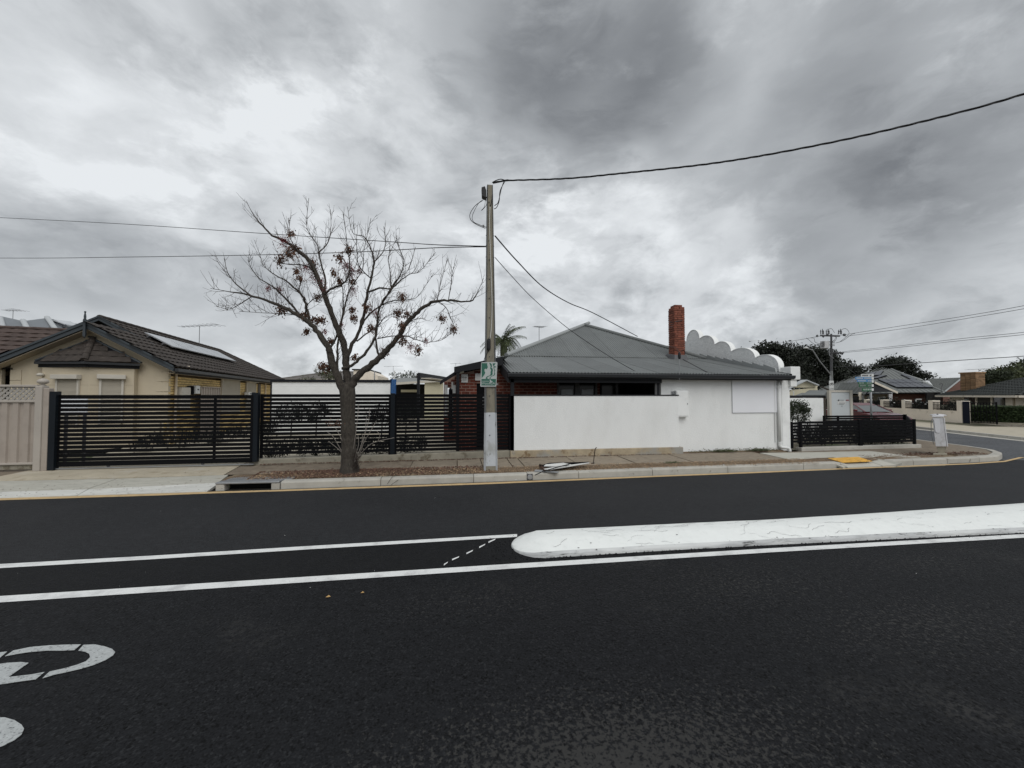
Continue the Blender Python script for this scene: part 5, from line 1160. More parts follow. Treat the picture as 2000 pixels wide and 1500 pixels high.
# roofs
sl = math.hypot(1, PI_); Sup = (-HW+Vector((0, 0, PI_))).normalized()     # up the side slope (towards the left)
e0 = hp(-.30, 0, EV-PI_*.30+.03); RD = 3.06; QE = 15.6; QR = QE-RD-.1; Q2 = 2.16
poly = [(-.05, 0), (QE, 0), (QR, RD*sl), (Q2, RD*sl), (Q2, 2.17*sl), (-.05, 2.17*sl)]
def kt(m): return (m.translation-EYE).length
tile_roof(hs, e0, HD, Sup, poly, 'roof_tile', key=kt, limit=300)
zr = EV-PI_*.3+.03+RD*PI_
MB().add([hp(1.87, 0, zA_), hp(4.05, 0, EV+.04-PI_*.31), hp(4.05, Q2, EV+.04-PI_*.31), hp(1.87, Q2, zA_)], [(0, 1, 2, 3)]).build('roof_slope', 'roof_tile', hs)
MB().add([hp(RD-.3, Q2, zr), hp(2*RD, Q2, EV-.2), hp(2*RD, QE, EV-.2), hp(RD-.3, QR, zr)], [(0, 1, 2, 3)]).add([hp(-.3, QE, EV-.16), hp(2*RD, QE, EV-.2), hp(RD-.3, QR, zr)], [(0, 1, 2)]).build('roof_slope', 'roof_tile', hs)
ridge(hs, hp(RD-.3, Q2, zr+.03), hp(RD-.3, QR, zr+.03), 'roof_tile', .09, .4); ridge(hs, hp(RD-.3, QR, zr+.03), hp(-.28, QE, EV-.12), 'roof_tile', .09, .4)
# upper gable face and its barges
MB().prism([hp(1.5, Q2+.3, EV+.6), hp(RD-.3, Q2+.3, zr-.1), hp(4.3, Q2+.3, EV+.6)], HD*.05).build('upper_gable', 'barge_blue', hs)
for sB, zB in ((.85, EV-PI_*.3+.06+1.15*PI_), (4.3, EV-PI_*.3+.06+(2*(RD-.3)-4.3+.3)*PI_)):
    barge(sB, zB, RD-.3, zr+.05, Q2, 'upper_barge', .15)
# side gutter and eave
MB().obox(hp(-.30, -.02, EV-.30), HW*.10, HD*(QE+.02), Vector((0, 0, .10))).build('side_gutter', 'gutter_dark', hs)
MB().obox(hp(-.28, 0.05, EV-.36), -HW*.03, HD*(QE-.1), Vector((0, 0, .13))).build('side_fascia', 'charcoal', hs)
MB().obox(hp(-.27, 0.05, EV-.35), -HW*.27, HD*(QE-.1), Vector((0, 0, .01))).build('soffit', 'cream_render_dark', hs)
# left front-facing roof part and porch
zl = EV-.05; Sf = (HD+Vector((0, 0, .58))).normalized(); o_ = hp(14, .05, zl)
tile_roof(hs, o_, HW, Sf, [(0, 0), (9.95, 0), (9.95, .2), (11.6, 2.33), (0, 2.33)], 'roof_tile_red', limit=260, key=lambda m: abs(((m.translation-EYE).x/(m.translation-EYE).y)+1.05), name='front_roof_tile', many='front_roof_tiles')
rt_ = o_+Sf*2.33; ridge(hs, rt_+Vector((0, 0, .02)), rt_+HW*11.6+Vector((0, 0, .02)), 'roof_tile_red', .08, .4)
MB().obox(hp(14, -.05, zl-.14), HW*9.92, HD*.1, Vector((0, 0, .11))).build('front_gutter', 'gutter_dark', hs)
hbox(3.93, 14, qf, qf+.12, .15, zl-.1, 'front_wall', 'cream_render', hs)
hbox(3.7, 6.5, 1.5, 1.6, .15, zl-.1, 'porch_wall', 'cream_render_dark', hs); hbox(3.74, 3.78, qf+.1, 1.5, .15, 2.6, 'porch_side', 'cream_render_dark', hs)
hbox(4.28, 4.70, 1.40, 1.47, .15, 2.35, 'front_door', 'door_brown', hs); hbox(3.7, 6.5, qf-.02, 1.5, 2.50, 2.54, 'porch_ceiling', 'slat_black', hs)
# small wall lamp
MB().lathe(PL(79, 733, hp(0, .1, 0), HD), [(.02, -.03), (.07, -.02), (.09, .02), (.05, .06), (.02, .07)], 12).build('wall_lamp', 'shutter_box', hs, smooth=True)
# side brick wall
def sp_(u, v): return PL(u, v, hp(0, 0, 0), HW)
def sq(p): return (p-HC).dot(HD)
QW = 14.9
wv_ = [(430, 465, 741), (479, 497, 746)]
brick_wall(hs, hp(0, qf+.0, .15), HD, HW, QW-qf, .15, EV-.42, 'brick_cream', 'mortar_brown', limit=300, key=lambda m: (m.translation-EYE).length+(0 if m.translation.z > 1.72 else 20))
hbox(.15, .2, qf, QW, .15, EV-.3, 'inner_leaf', 'mortar_brown', hs); hbox(0, 6, QW, QW+.1, .15, EV-.2, 'back_wall', 'brick_cream', hs)
for u0, u1, vt in wv_:
    a, b = sp_(u0, 760), sp_(u1, 760); zt = sp_((u0+u1)/2, vt).z
    wn = MB().obox(flat(a, .95)+HW*.012, HD*(b-a).dot(HD), HW*.02, Vector((0, 0, zt-.95))).build('window', 'cream_render_dark', hs)
    shutter(a+HW*.032, b+HW*.032, zt, HW, wn, .98, .20, slot=(1.78, 1.90) if u0 > 470 else None)
    if u0 > 470: MB().obox(flat(a, 1.6)+HW*.033, HD*(b-a).dot(HD), HW*.002, Vector((0, 0, .4))).build('dark_gap', 'dark_void', wn)
a, b = sp_(503, 760), sp_(508, 760); MB().obox(flat(a, .5)+HW*.012, HD*(b-a).dot(HD), HW*.02, Vector((0, 0, sp_(505, 750).z-.5))).build('door_opening', 'door_brown', hs)
# downpipes
for u, vt in ((341, 718), (517, 745)):
    p = sp_(u, vt); q = hp(-.25, sq(p)+.35 if u < 400 else sq(p)+.5, EV-.28)
    MB().tube([flat(p, .2)+HW*.05, p+HW*.05, p+HW*.06+Vector((0, 0, .03)), flat(q, p.z+.05), flat(q, EV-.25)], .038, 10).build('downpipe', 'pipe_cream', hs, smooth=False)
# panels, inverter and boxes on the brick
def onwall(u0, u1, v0, v1, th, name, mat, par, off=.012, bevel=.004):
    a, b = sp_(u0, v1), sp_(u1, v0); return MB().obox(flat(a, a.z)+HW*off, HD*(b-a).dot(HD), HW*th, Vector((0, 0, b.z-a.z))).build(name, mat, par, bevel=bevel)
mt = thing('meter_cabinet', sp_(351, 772), 'grey electrical meter cabinet on the yellow brick wall', 'box'); onwall(343, 361, 757, 800, .16, 'cabinet', 'shutter_box', mt); onwall(361, 364, 756, 800, .10, 'cable_duct', 'metal_dark', mt, .012)
iv = thing('solar_inverter', sp_(372, 770), 'white solar inverter with black side on the yellow brick wall', 'inverter'); onwall(366, 375, 753.5, 769, .22, 'casing', 'frame_white', iv, .03); onwall(363, 367, 754, 771, .18, 'heat_sink', 'slat_black', iv, .02)
onwall(369, 372.5, 759.5, 762, .003, 'display', 'ink_black', iv, .252)
for (v0, v1, name) in ((757, 773, 'grey_screen'),):
    t_ = thing('corrugated_screen', sp_(396, 773), 'grey ribbed steel screen standing against the yellow brick wall', 'screen')
    a, b = sp_(378, 820), sp_(416, 820); L_ = (b-a).dot(HD); zt = sp_(397, 757).z; mb = MB()
    n = int(L_/.19)
    for i in range(n): o = flat(a, .2)+HW*.2+HD*(i*L_/n); mb.obox(o, HD*(L_/n*.7), HW*.012, Vector((0, 0, zt-.2))).obox(o+HD*(L_/n*.7), HD*(L_/n*.3), HW*.035, Vector((0, 0, zt-.2)))
    mb.build('ribs', 'steel_fence', t_); MB().obox(flat(a, zt)+HW*.19, HD*L_, HW*.06, Vector((0, 0, .03))).build('top_rail', 'steel_fence', t_)
ms_ = thing('gas_meter', sp_(477, 768), 'small white gas meter with pipes on the brick wall above the gate', 'meter'); onwall(474.5, 481, 766, 776, .2, 'casing', 'frame_white', ms_, .05); onwall(476.5, 479, 768, 770, .004, 'dial', 'ink_black', ms_, .252)
MB().tube([sp_(468, 780)+HW*.1, sp_(468, 767)+HW*.1, sp_(474, 767)+HW*.1], .015, 6).build('pipe', 'metal_dark', ms_)
# solar panels on the side slope
pn = Sup.cross(HD).normalized(); pn = pn if pn.z > 0 else -pn; pb0 = e0+pn*.20
c4 = [PL(u, v, pb0, pn) for u, v in ((288, 649.5), (338, 675), (466, 706), (421, 683.5))]
so = thing('rooftop_solar_panels', c4[1]-pn*.15, 'bright reflecting row of solar panels lying on the brown tiled roof', 'solar panels')
t0 = max((c-e0).dot(Sup) for c in (c4[1], c4[2])); tlo = np.mean([(c4[1]-e0).dot(Sup), (c4[2]-e0).dot(Sup)]); thi = np.mean([(c4[0]-e0).dot(Sup), (c4[3]-e0).dot(Sup)])
qlo = np.mean([(c4[1]-e0).dot(HD), (c4[0]-e0).dot(HD)]); qhi = np.mean([(c4[2]-e0).dot(HD), (c4[3]-e0).dot(HD)])
n = 5
for i in range(n):
    a = qlo+(qhi-qlo)*i/n; w = (qhi-qlo)/n-.02; o = e0+HD*a+Sup*tlo+pn*.14
    fr_ = MB().obox(o, HD*w, Sup*(thi-tlo), pn*.035).build('panel', 'metal_grey', so)
    MB().obox(o+HD*.03+Sup*.03+pn*.0355, HD*(w-.06), Sup*(thi-tlo-.06), pn*.003).build('glass', 'solar_sheen', fr_)
for t in (.25, .75): MB().obox(e0+HD*(qlo-.15)+Sup*(tlo+(thi-tlo)*t)+pn*.06, HD*(qhi-qlo+.3), Sup*.05, pn*.078).build('rail', 'metal_dark', so)

def antenna(base, h, label, boom=1.6, ang=0, n=9, name='tv_antenna', ln=.45, mat='metal_dark', r=.012):
    t = thing(name, base, label, 'antenna'); b = Vector(base); MB().tube([b, b+Vector((0, 0, h))], r, 6).build('mast', mat, t)
    d = Vector((math.cos(ang), math.sin(ang), .03)); s_ = Vector((-math.sin(ang), math.cos(ang), 0)); mb = MB().tube([b+Vector((0, 0, h))-d*boom/2, b+Vector((0, 0, h))+d*boom/2], r*.8, 5)
    for i in range(n):
        c = b+Vector((0, 0, h))+d*boom*(i/(n-1)-.5); l = ln*(.5+.5*i/(n-1)); mb.tube([c-s_*l, c+s_*l], r*.5, 4)
    mb.build('boom', mat, t); return t
c = at(389, 672, 19.5); antenna((c.x, c.y, c.z-.1), at(389, 636, 19.5).z-c.z+.1, 'wide TV antenna on a short mast above the brown tiled ridge', 2.1, R(-15), 9)
# grey steel roofs of the next house
nb = thing('grey_roofed_house', at(60, 700, 24), 'house far left with grey hipped steel roof, pale ridge caps and dark solar strips', 'house')
A1, A2, A3, A4 = at(-90, 600, 25), at(0, 617, 25), at(45, 627, 24), at(92, 621, 25)
low = lambda u, d=21, v=680: at(u, v, d)
MB().add([at(-200, 650, 22), A2, A3, at(75, 680, 20), at(-100, 690, 19)], [(0, 1, 2, 3, 4)]).build('roof', 'roof_grey_blue', nb)
MB().add([A3, A4, at(150, 680, 21), at(75, 680, 20)], [(0, 1, 2, 3)]).build('roof', 'roof_grey_blue', nb)
MB().add([A4, at(150, 632, 29), at(210, 660, 27), at(150, 680, 21)], [(0, 1, 2, 3)]).build('roof', 'roof_grey_blue', nb)
for a, b in ((A3, at(62, 660, 21)), (A4, at(122, 664, 21.5)), (at(0, 622, 24.5), at(12, 660, 21))): ridge(nb, a+Vector((0, 0, .04)), b+Vector((0, 0, .04)), 'ridge_pale', .13, 5)
for a, b in (((103, 626), (126, 634)), ((110, 636), (130, 642))):
    p, q_ = at(a[0], a[1], 24.5), at(b[0], b[1], 24); MB().prism([p, q_, q_+Vector((.05, 0, -.12)), p+Vector((.05, 0, -.12))], (0, .1, .04)).build('solar_panel', 'solar', nb)
MB().prism([at(104, 625, 24.8), at(138, 629, 25.5), at(160, 640, 25.2), at(124, 634, 24.4)], (0, 0, .05)).build('solar_panel', 'solar_sheen', nb)
c = at(25, 624, 24.5); antenna((c.x, c.y, c.z-.1), at(25, 606, 24.5).z-c.z+.1, 'small TV antenna on the grey roof at the far left', 1.0, R(-10), 6)

# ------------------------------------------------------------------ behind the slat fence
YW = 17.5
w0, w1 = XatY(531, YW), XatY(764, YW); wz = 2.42
bw = thing('white_boundary_wall', (w0, YW, .155), 'long white block wall with a black capping behind the slatted fence', 'wall')
# long courses of white painted blocks
ms = []; z = .16; r_ = 0
while z+.19 < wz:
    x = w0-(.195 if r_ % 2 else 0)
    while x < w1:
        a, b = max(x, w0), min(x+.385, w1)
        if b-a > .03: ms.append(mat3(Vector(((a+b)/2, YW+.05+random.uniform(-.0015, .0015), z+.0965)), Vector((b-a, 0, 0)), Vector((0, .1, 0)), Vector((0, 0, .193))))
        x += .388
    z += .196; r_ += 1
pieces(bw, 'block', UNIT, 'render_white_smooth', ms, 300, key=lambda m: -m.translation.z)
MB().box(w0, YW+.006, .16, w1, YW+.15, z-.003).build('mortar', 'render_white_smooth', bw)
MB().box(w0-.05, YW-.05, z, w1+.03, YW+.2, z+.11).build('capping', 'charcoal', bw)
MB().box(w0-.055, YW-.03, .16, w0-.002, YW+.15, z).build('end_post', 'charcoal', bw)
a, b = P(763, 769, YW-.6), P(774.5, 739.5, YW-.6)
tb = thing('blue_tarp', a, 'folded blue tarpaulin hanging at the right end of the white block wall', 'tarpaulin')
mb = MB(); cols = [(a.x+(b.x-a.x)*i/8, YW-.6+.05*math.sin(i*2.1)) for i in range(9)]; vs = []
for i, (x, y) in enumerate(cols): vs += [(x, y, a.z-.5), (x+.01*math.sin(i*3), y, (a.z+b.z)/2), (x, y+.02, b.z-.05*math.sin(i*1.3)**2)]
mb.add(vs, [(3*i+j, 3*i+3+j, 3*i+4+j, 3*i+1+j) for i in range(8) for j in range(2)]).build('sheet', 'tarp_blue', tb, smooth=True)
MB().box(a.x-.02, YW-.56, .16, a.x+.05, YW-.50, b.z-.02).build('pole', 'slat_black', tb)
# pale panel behind the gate's left end
a, b = P(119, 815, 10.6), P(171, 774, 10.6)
p_ = thing('white_service_panel', (a.x, 10.6, .16), 'white rectangular panel showing through the left end of the gate slats', 'panel')
MB().box(a.x, 10.58, a.z+.1, b.x, 10.62, b.z).build('panel', 'sign_white', p_, bevel=.003); MB().box(a.x+.05, 10.62, .16, a.x+.10, 10.66, b.z).box(b.x-.10, 10.62, .16, b.x-.05, 10.66, b.z).build('leg', 'metal_dark', p_)
# planting in the yard
def shrub(u, v0, v1, Y, w, lab, n=1400, mat='leaf_black', seed=1, size=.035, name='shrub', group=None):
    b = P(u, 850, Y); zc0, zc1 = P(u, v1, Y).z, P(u, v0, Y).z; zc0 = max(zc0, .2)
    c = (b.x, Y, (zc0+zc1)/2)
    plant(name, lab, 'shrub', (b.x, Y, .16), n, [(c, (w, w*.8, (zc1-zc0)/2)), ((c[0]-w*.4, Y, c[2]-.05), (w*.6, w*.6, (zc1-zc0)*.4)), ((c[0]+w*.45, Y, c[2]+.03), (w*.6, w*.6, (zc1-zc0)*.42))], size, mat,
          [([(b.x, Y, .15), (b.x+.02, Y, zc0+.1), (b.x+.05, Y, (zc0+zc1)/2)], [.025, .02, .01])], 'bark', seed, group)
shrub(568, 787, 826, 15.5, .62, 'round dark clipped shrub in front of the white block wall, left of the pair', 2200, seed=3, group='clipped shrubs in front of the white block wall')
shrub(617, 787, 824, 15.5, .42, 'round dark clipped shrub in front of the white block wall, right of the pair', 1700, seed=4, group='clipped shrubs in front of the white block wall')
shrub(745, 790, 830, 14.5, .5, 'dark shrub behind the fence just left of its middle post', 1900, seed=5)
shrub(792, 788, 834, 14.5, .5, 'dark shrub behind the fence just right of its middle post', 1900, seed=6)
def lowhedge(u0, v0, u1, v1, Y0, Y1, h, lab, n=4500, seed=9, mat='leaf_black'):
    a, b = G(u0, v0, .17), G(u1, v1, .17); a = P(u0, v0, Y0); b = P(u1, v1, Y1); a.z = b.z = .16; m = 12
    el = []
    for i in range(m): c = a.lerp(b, (i+.5)/m); el.append(((c.x, c.y+random.uniform(-.1, .1), .16+h*.5), ((b-a).length/m*.75, .25, h*.5*random.uniform(.8, 1.1))))
    plant('low_hedge', lab, 'hedge', a.lerp(b, .5), n, el, .03, mat, None, seed=seed, shell=.2, leafname='foliage')
lowhedge(515, 880, 830, 880, 10.6, 10.9, .50, 'low dark strappy hedge growing right behind the slatted fence', 8500, 10)
lowhedge(265, 870, 500, 850, 12.0, 15.5, .55, 'low dark hedge along the drive behind the sliding gate', 5200, 11)
lowhedge(505, 830, 545, 830, 14.5, 15.5, .8, 'dark planting behind the fence near the corner of the white block wall', 1500, 12)
# carport / pergola behind
pgl = thing('black_pergola', at(845, 800, 18.5), 'black flat-roofed pergola on thin posts behind the slatted fence', 'pergola')
pa, pbk = at(816, 728, 17), at(879, 739.5, 22); zt = pa.z
def beam(a, b, h, w, mat='charcoal', name='beam'):
    a, b = Vector(a), Vector(b); d = (b-a); n_ = Vector((d.y, -d.x, 0)).normalized(); MB().obox(a-Vector((0, 0, h)), d, n_*w, Vector((0, 0, h))).build(name, mat, pgl)
pbk.z = zt; beam(pa, pbk, .30, .10); beam(pa+Vector((.12, .1, -.22)), pbk+Vector((.12, 0, -.22)), .04, .5, 'shutter_box', 'lining')
MB().prism([pa, pa+Vector((-.5, 4, 0)), pbk+Vector((0, 2, 0)), pbk], (0, 0, -.05)).build('roof_sheet', 'charcoal', pgl)
MB().obox(Vector((pa.x-.03, pa.y-.03, .16)), (.12, 0, 0), (0, .12, 0), (0, 0, zt-.2)).build('post', 'charcoal', pgl)
MB().obox(Vector((at(880, 760, 17).x-.05, at(880, 760, 17).y, .16)), (.12, 0, 0), (0, .12, 0), (0, 0, zt-.35)).build('post', 'charcoal', pgl)
# neighbour's carport and cream wall
cpn = thing('carport', at(800, 770, 26), 'open carport with pale gutter and cream end wall behind the pergola', 'carport')
a, b = at(772, 752, 25), at(866, 745, 25); zt = at(820, 741, 25).z
MB().hexa([(at(772, 750, 25).x, 25, at(772, 752.5, 25).z), (b.x+.3, 25, at(866, 745, 25).z), (b.x+.3, 25.1, at(866, 745, 25).z), (at(772, 750, 25).x, 25.1, at(772, 752.5, 25).z)],
          [(at(772, 750, 25).x, 25, at(772, 748, 25).z), (b.x+.3, 25, at(866, 741, 25).z), (b.x+.3, 25.1, at(866, 741, 25).z), (at(772, 750, 25).x, 25.1, at(772, 748, 25).z)]).build('gutter', 'shutter_box', cpn)
MB().prism([at(771, 748, 25.2), at(866, 742, 25.2), at(870, 737, 31), at(772, 738, 31)], (0, 0, -.05)).build('roof', 'roof_far', cpn)
a = at(829, 800, 25.4); b = at(866, 746, 25.4); MB().box(a.x, a.y, .16, b.x, a.y+.2, b.z).build('end_wall', 'cream_plain', cpn)
a = at(770, 800, 27.5); b = at(829, 750, 27.5); MB().box(a.x, a.y, .16, b.x, a.y+.2, b.z).build('carport_shade', 'dark_void', cpn)  # near-black panel paints the shade under the carport roof
a = at(783, 766, 26.5); b = at(813, 761, 26.5); MB().box(a.x, a.y, a.z, b.x, a.y+.2, b.z).build('pale_beam', 'cream_plain', cpn)
# houses and trees seen over the white block wall
def simple_house(name, u0, u1, ve, vr, d, dep, wall, roof, label, gable=False, base=.1, hipf=.35, th=.25):
    a, b = at(u0, ve, d), at(u1, ve, d); zr = at((u0+u1)/2, vr, d+dep*.5).z; ze = a.z; b.z = ze; U = (b-a); D = Vector((-U.y, U.x, 0)).normalized()*dep
    t = thing(name, (a+b)/2+Vector((0, 0, base-ze)), label, 'house'); o = .35; Un = U.normalized(); Dn = D.normalized()
    MB().obox(Vector((a.x, a.y, base)), U, D, Vector((0, 0, ze-base-.05))).build('wall', wall, t)
    p0, p1, p2, p3 = a-Un*o-Dn*o, b+Un*o-Dn*o, b+Un*o+D+Dn*o, a-Un*o+D+Dn*o; h = hipf if not gable else 0
    r0, r1 = (p0+p3)/2+U*h, (p1+p2)/2-U*h; r0.z = r1.z = zr
    mb = MB().add([p0, p1, p2, p3, r0, r1], [(0, 1, 5, 4), (1, 2, 5), (2, 3, 4, 5), (3, 0, 4)]); mb.build('roof', roof, t)
    MB().obox(p0-Vector((0, 0, .14)), p1-p0, Dn*-.08, Vector((0, 0, .15))).build('gutter', 'shutter_box' if wall != 'brick_red' else 'charcoal', t)
    ridge(t, r0, r1, roof, .14, 1.2)
    for q_ in (p0, ): ridge(t, q_, r0, roof, .12, 1.2)
    ridge(t, p1, r1, roof, .12, 1.2)
    return t
simple_house('tiled_roof_house', 556, 690, 741, 727, 34, 9, 'cream_render', 'tile_far', 'distant house with grey-brown hipped tile roof left of the tree trunk behind the white wall')
t_ = thing('cream_shed', at(712, 745, 30), 'tall pale shed with a low gable seen just right of the tree fork', 'shed')
a, b = at(690, 760, 30), at(726, 724, 30); MB().prism([(a.x, a.y, .1), (b.x+.4, a.y, .1), (b.x+.4, a.y, at(733, 733, 30).z), (b.x-.3, a.y, b.z+.05), (a.x, a.y, b.z+.05)], (0, 5, 0)).build('wall', 'wall_pale_far', t_)
MB().prism([(a.x-.1, a.y-.1, b.z+.05), (b.x-.25, a.y-.1, b.z+.05), (b.x-.25, a.y-.1, b.z+.14), (a.x-.1, a.y-.1, b.z+.14)], (0, 5.2, 0)).build('roof', 'charcoal', t_)
MB().box(a.x+1.55, a.y-.04, .1, a.x+1.62, a.y, b.z).build('joint_strip', 'metal_grey', t_)
c = at(642, 738, 26)
plant('leafy_tree', 'small yellow-green leafy tree above the white wall left of the bare tree trunk', 'tree', (c.x, c.y, .1), 1500, [((c.x, c.y, at(640, 728, 26).z), (.55, .6, .55)), ((at(628, 730, 26).x, c.y, at(628, 724, 26).z), (.35, .4, .45)), ((at(652, 730, 26).x, c.y, at(650, 724, 26).z), (.35, .4, .5))], .055, 'leaf_olive', [([(c.x, c.y, .1), (c.x, c.y, 3.2)], [.08, .04])], seed=21)
c = at(600, 742, 28)
plant('garden_bush', 'pale green bush top between the far tiled roof and the white wall', 'bush', (c.x, c.y, .1), 500, [((c.x, c.y, c.z-.2), (.5, .5, .45))], .06, 'leaf_olive', [([(c.x, c.y, .1), (c.x, c.y, 2.2)], [.05, .03])], seed=22)
for (u0, u1, v0, lab, sd) in ((763, 787, 731, 'dark distant gum tree, left of the two beside the thin white pole', 23), (785, 812, 727, 'dark distant gum tree, right of the two beside the thin white pole', 24)):
    c = at((u0+u1)/2, 745, 60); r_ = (u1-u0)/2*60/750
    plant('distant_tree', lab, 'tree', (c.x, c.y, 0), 900, [((c.x, c.y, at(u0, v0, 60).z-.9), (r_, r_, 1.1)), ((c.x-r_*.6, c.y, at(u0, v0, 60).z-1.5), (r_*.7, r_, .9)), ((c.x+r_*.5, c.y, at(u0, v0, 60).z-1.3), (r_*.7, r_, .9))], .16, 'leaf_mid', [([(c.x, c.y, 0), (c.x, c.y, 3.4)], [.2, .1])], seed=sd, group='gum trees far behind the carport')
b = at(770.5, 740, 19); single(MB().tube([(b.x, b.y, .16), (b.x, b.y, at(770, 724, 19).z)], .03, 8), 'white_pipe', 'pipe_white', 'thin white pipe standing behind the blue tarpaulin', 'pipe', (b.x, b.y, .16))
c = at(768, 724, 35); antenna((c.x, c.y, 2), at(768, 715.5, 35).z-2, 'low wide TV antenna beside the thin white pipe', 1.6, R(0), 5)
c = at(890, 722, 14); antenna((c.x, c.y, c.z-.2), at(890, 710, 14).z-c.z+.2, 'small bow-shaped TV antenna above the dark fascia left of the pole', .36, R(-10), 3, ln=.3, mat='metal_grey', r=.006)
c = at(1053, 675, 18); antenna((c.x, c.y, c.z-.5), at(1053, 638, 18).z-c.z+.5, 'TV antenna on a mast behind the left hip of the grey roof', .55, R(20), 8, ln=.28)

# palm behind the pole
c = at(983, 690, 30)
pm_ = thing('palm_tree', (c.x, c.y, .1), 'palm tree with drooping fronds just right of the power pole', 'palm')
MB().tube([(c.x, c.y, .1), (c.x, c.y, 4.2), (c.x+.05, c.y, at(983, 668, 30).z)], [.28, .24, .3], 10).build('trunk', 'bark', pm_, smooth=True)
cc = Vector((c.x, c.y, at(983, 667, 30).z)); rg = random.Random(5)
def frond(az, el, ln, dr):
    pts = []; p = cc.copy(); d = Vector((math.cos(az)*math.cos(el), math.sin(az)*math.cos(el), math.sin(el)))
    for i in range(13): pts.append(p.copy()); p = p+d*ln/12; d = (d+Vector((0, 0, -dr))).normalized()
    mb = MB().tube(pts, [.03*(1-i/14) for i in range(13)], 4)
    for i in range(2, 13):
        t = (pts[i]-pts[i-1]).normalized(); sd_ = t.cross(Vector((0, 0, 1))).normalized()
        for s_ in (-1, 1):
            for k in (0, .5):
                q_ = pts[i-1].lerp(pts[i], k); l = .42*(1-abs(i-6)/11); e_ = q_+sd_*s_*l*.75+t*l*.35+Vector((0, 0, -l*(.55+rg.random()*.4))); w = t*.022
                mb.add([q_-w, q_+w, e_+w*.3, e_-w*.3], [(0, 1, 2, 3)])
    mb.build('frond', 'palm_leaf', pm_)
for k in range(38): frond(k*2.4+rg.random()*.5, rg.uniform(-.35, 1.25), rg.uniform(1.5, 2.3), rg.uniform(.10, .24))

# ------------------------------------------------------------------ bare street tree
tb_ = G(683, 925, .15); TD = (tb_-EYE).dot(Vector((math.sin(YAW), math.cos(YAW), 0)))
tr = thing('bare_street_tree', (tb_.x, tb_.y, .13), 'leafless street tree with dark bark and dried red seed clusters between gate and pole', 'tree')
def cp_(x, y, off=0.0): return at(400+x/3.571, 370+y/3.571, TD+off)
rg = random.Random(11)
trunk = [at(683, 927, TD), at(682, 905, TD), at(681, 860, TD), at(680, 815, TD), at(679, 775, TD), cp_(1000, 1395, .0), cp_(985, 1350, .0)]
def rough_tube(pts, rs, n=10, jit=.06, step=.06):
    P2 = []; R2 = []
    tot = 0
    for i in range(len(pts)-1):
        m = max(1, int((pts[i+1]-pts[i]).length/step))
        for k in range(m): t = k/m; P2.append(pts[i].lerp(pts[i+1], t)); R2.append((rs[i]+(rs[i+1]-rs[i])*t)*(1+rg.uniform(-jit, jit)))
    P2.append(pts[-1]); R2.append(rs[-1]); return P2, R2
mb = MB(); p2, r2 = rough_tube(trunk, [.20, .16, .14, .138, .145, .13, .09], step=.05); mb.tube(p2, r2, 16)
for i in range(len(mb.v)):
    x, y, z = mb.v[i]; a = math.atan2(y-tb_.y, x-tb_.x); f = 1+.05*math.sin(a*5+z*6)+rg.uniform(-.03, .03); cx_ = tb_.x
    mb.v[i] = (x+.008*math.sin(a*7+z*9)+rg.uniform(-.004, .004), y+rg.uniform(-.004, .004), z)
mb.build('trunk', 'bark', tr, smooth=True)
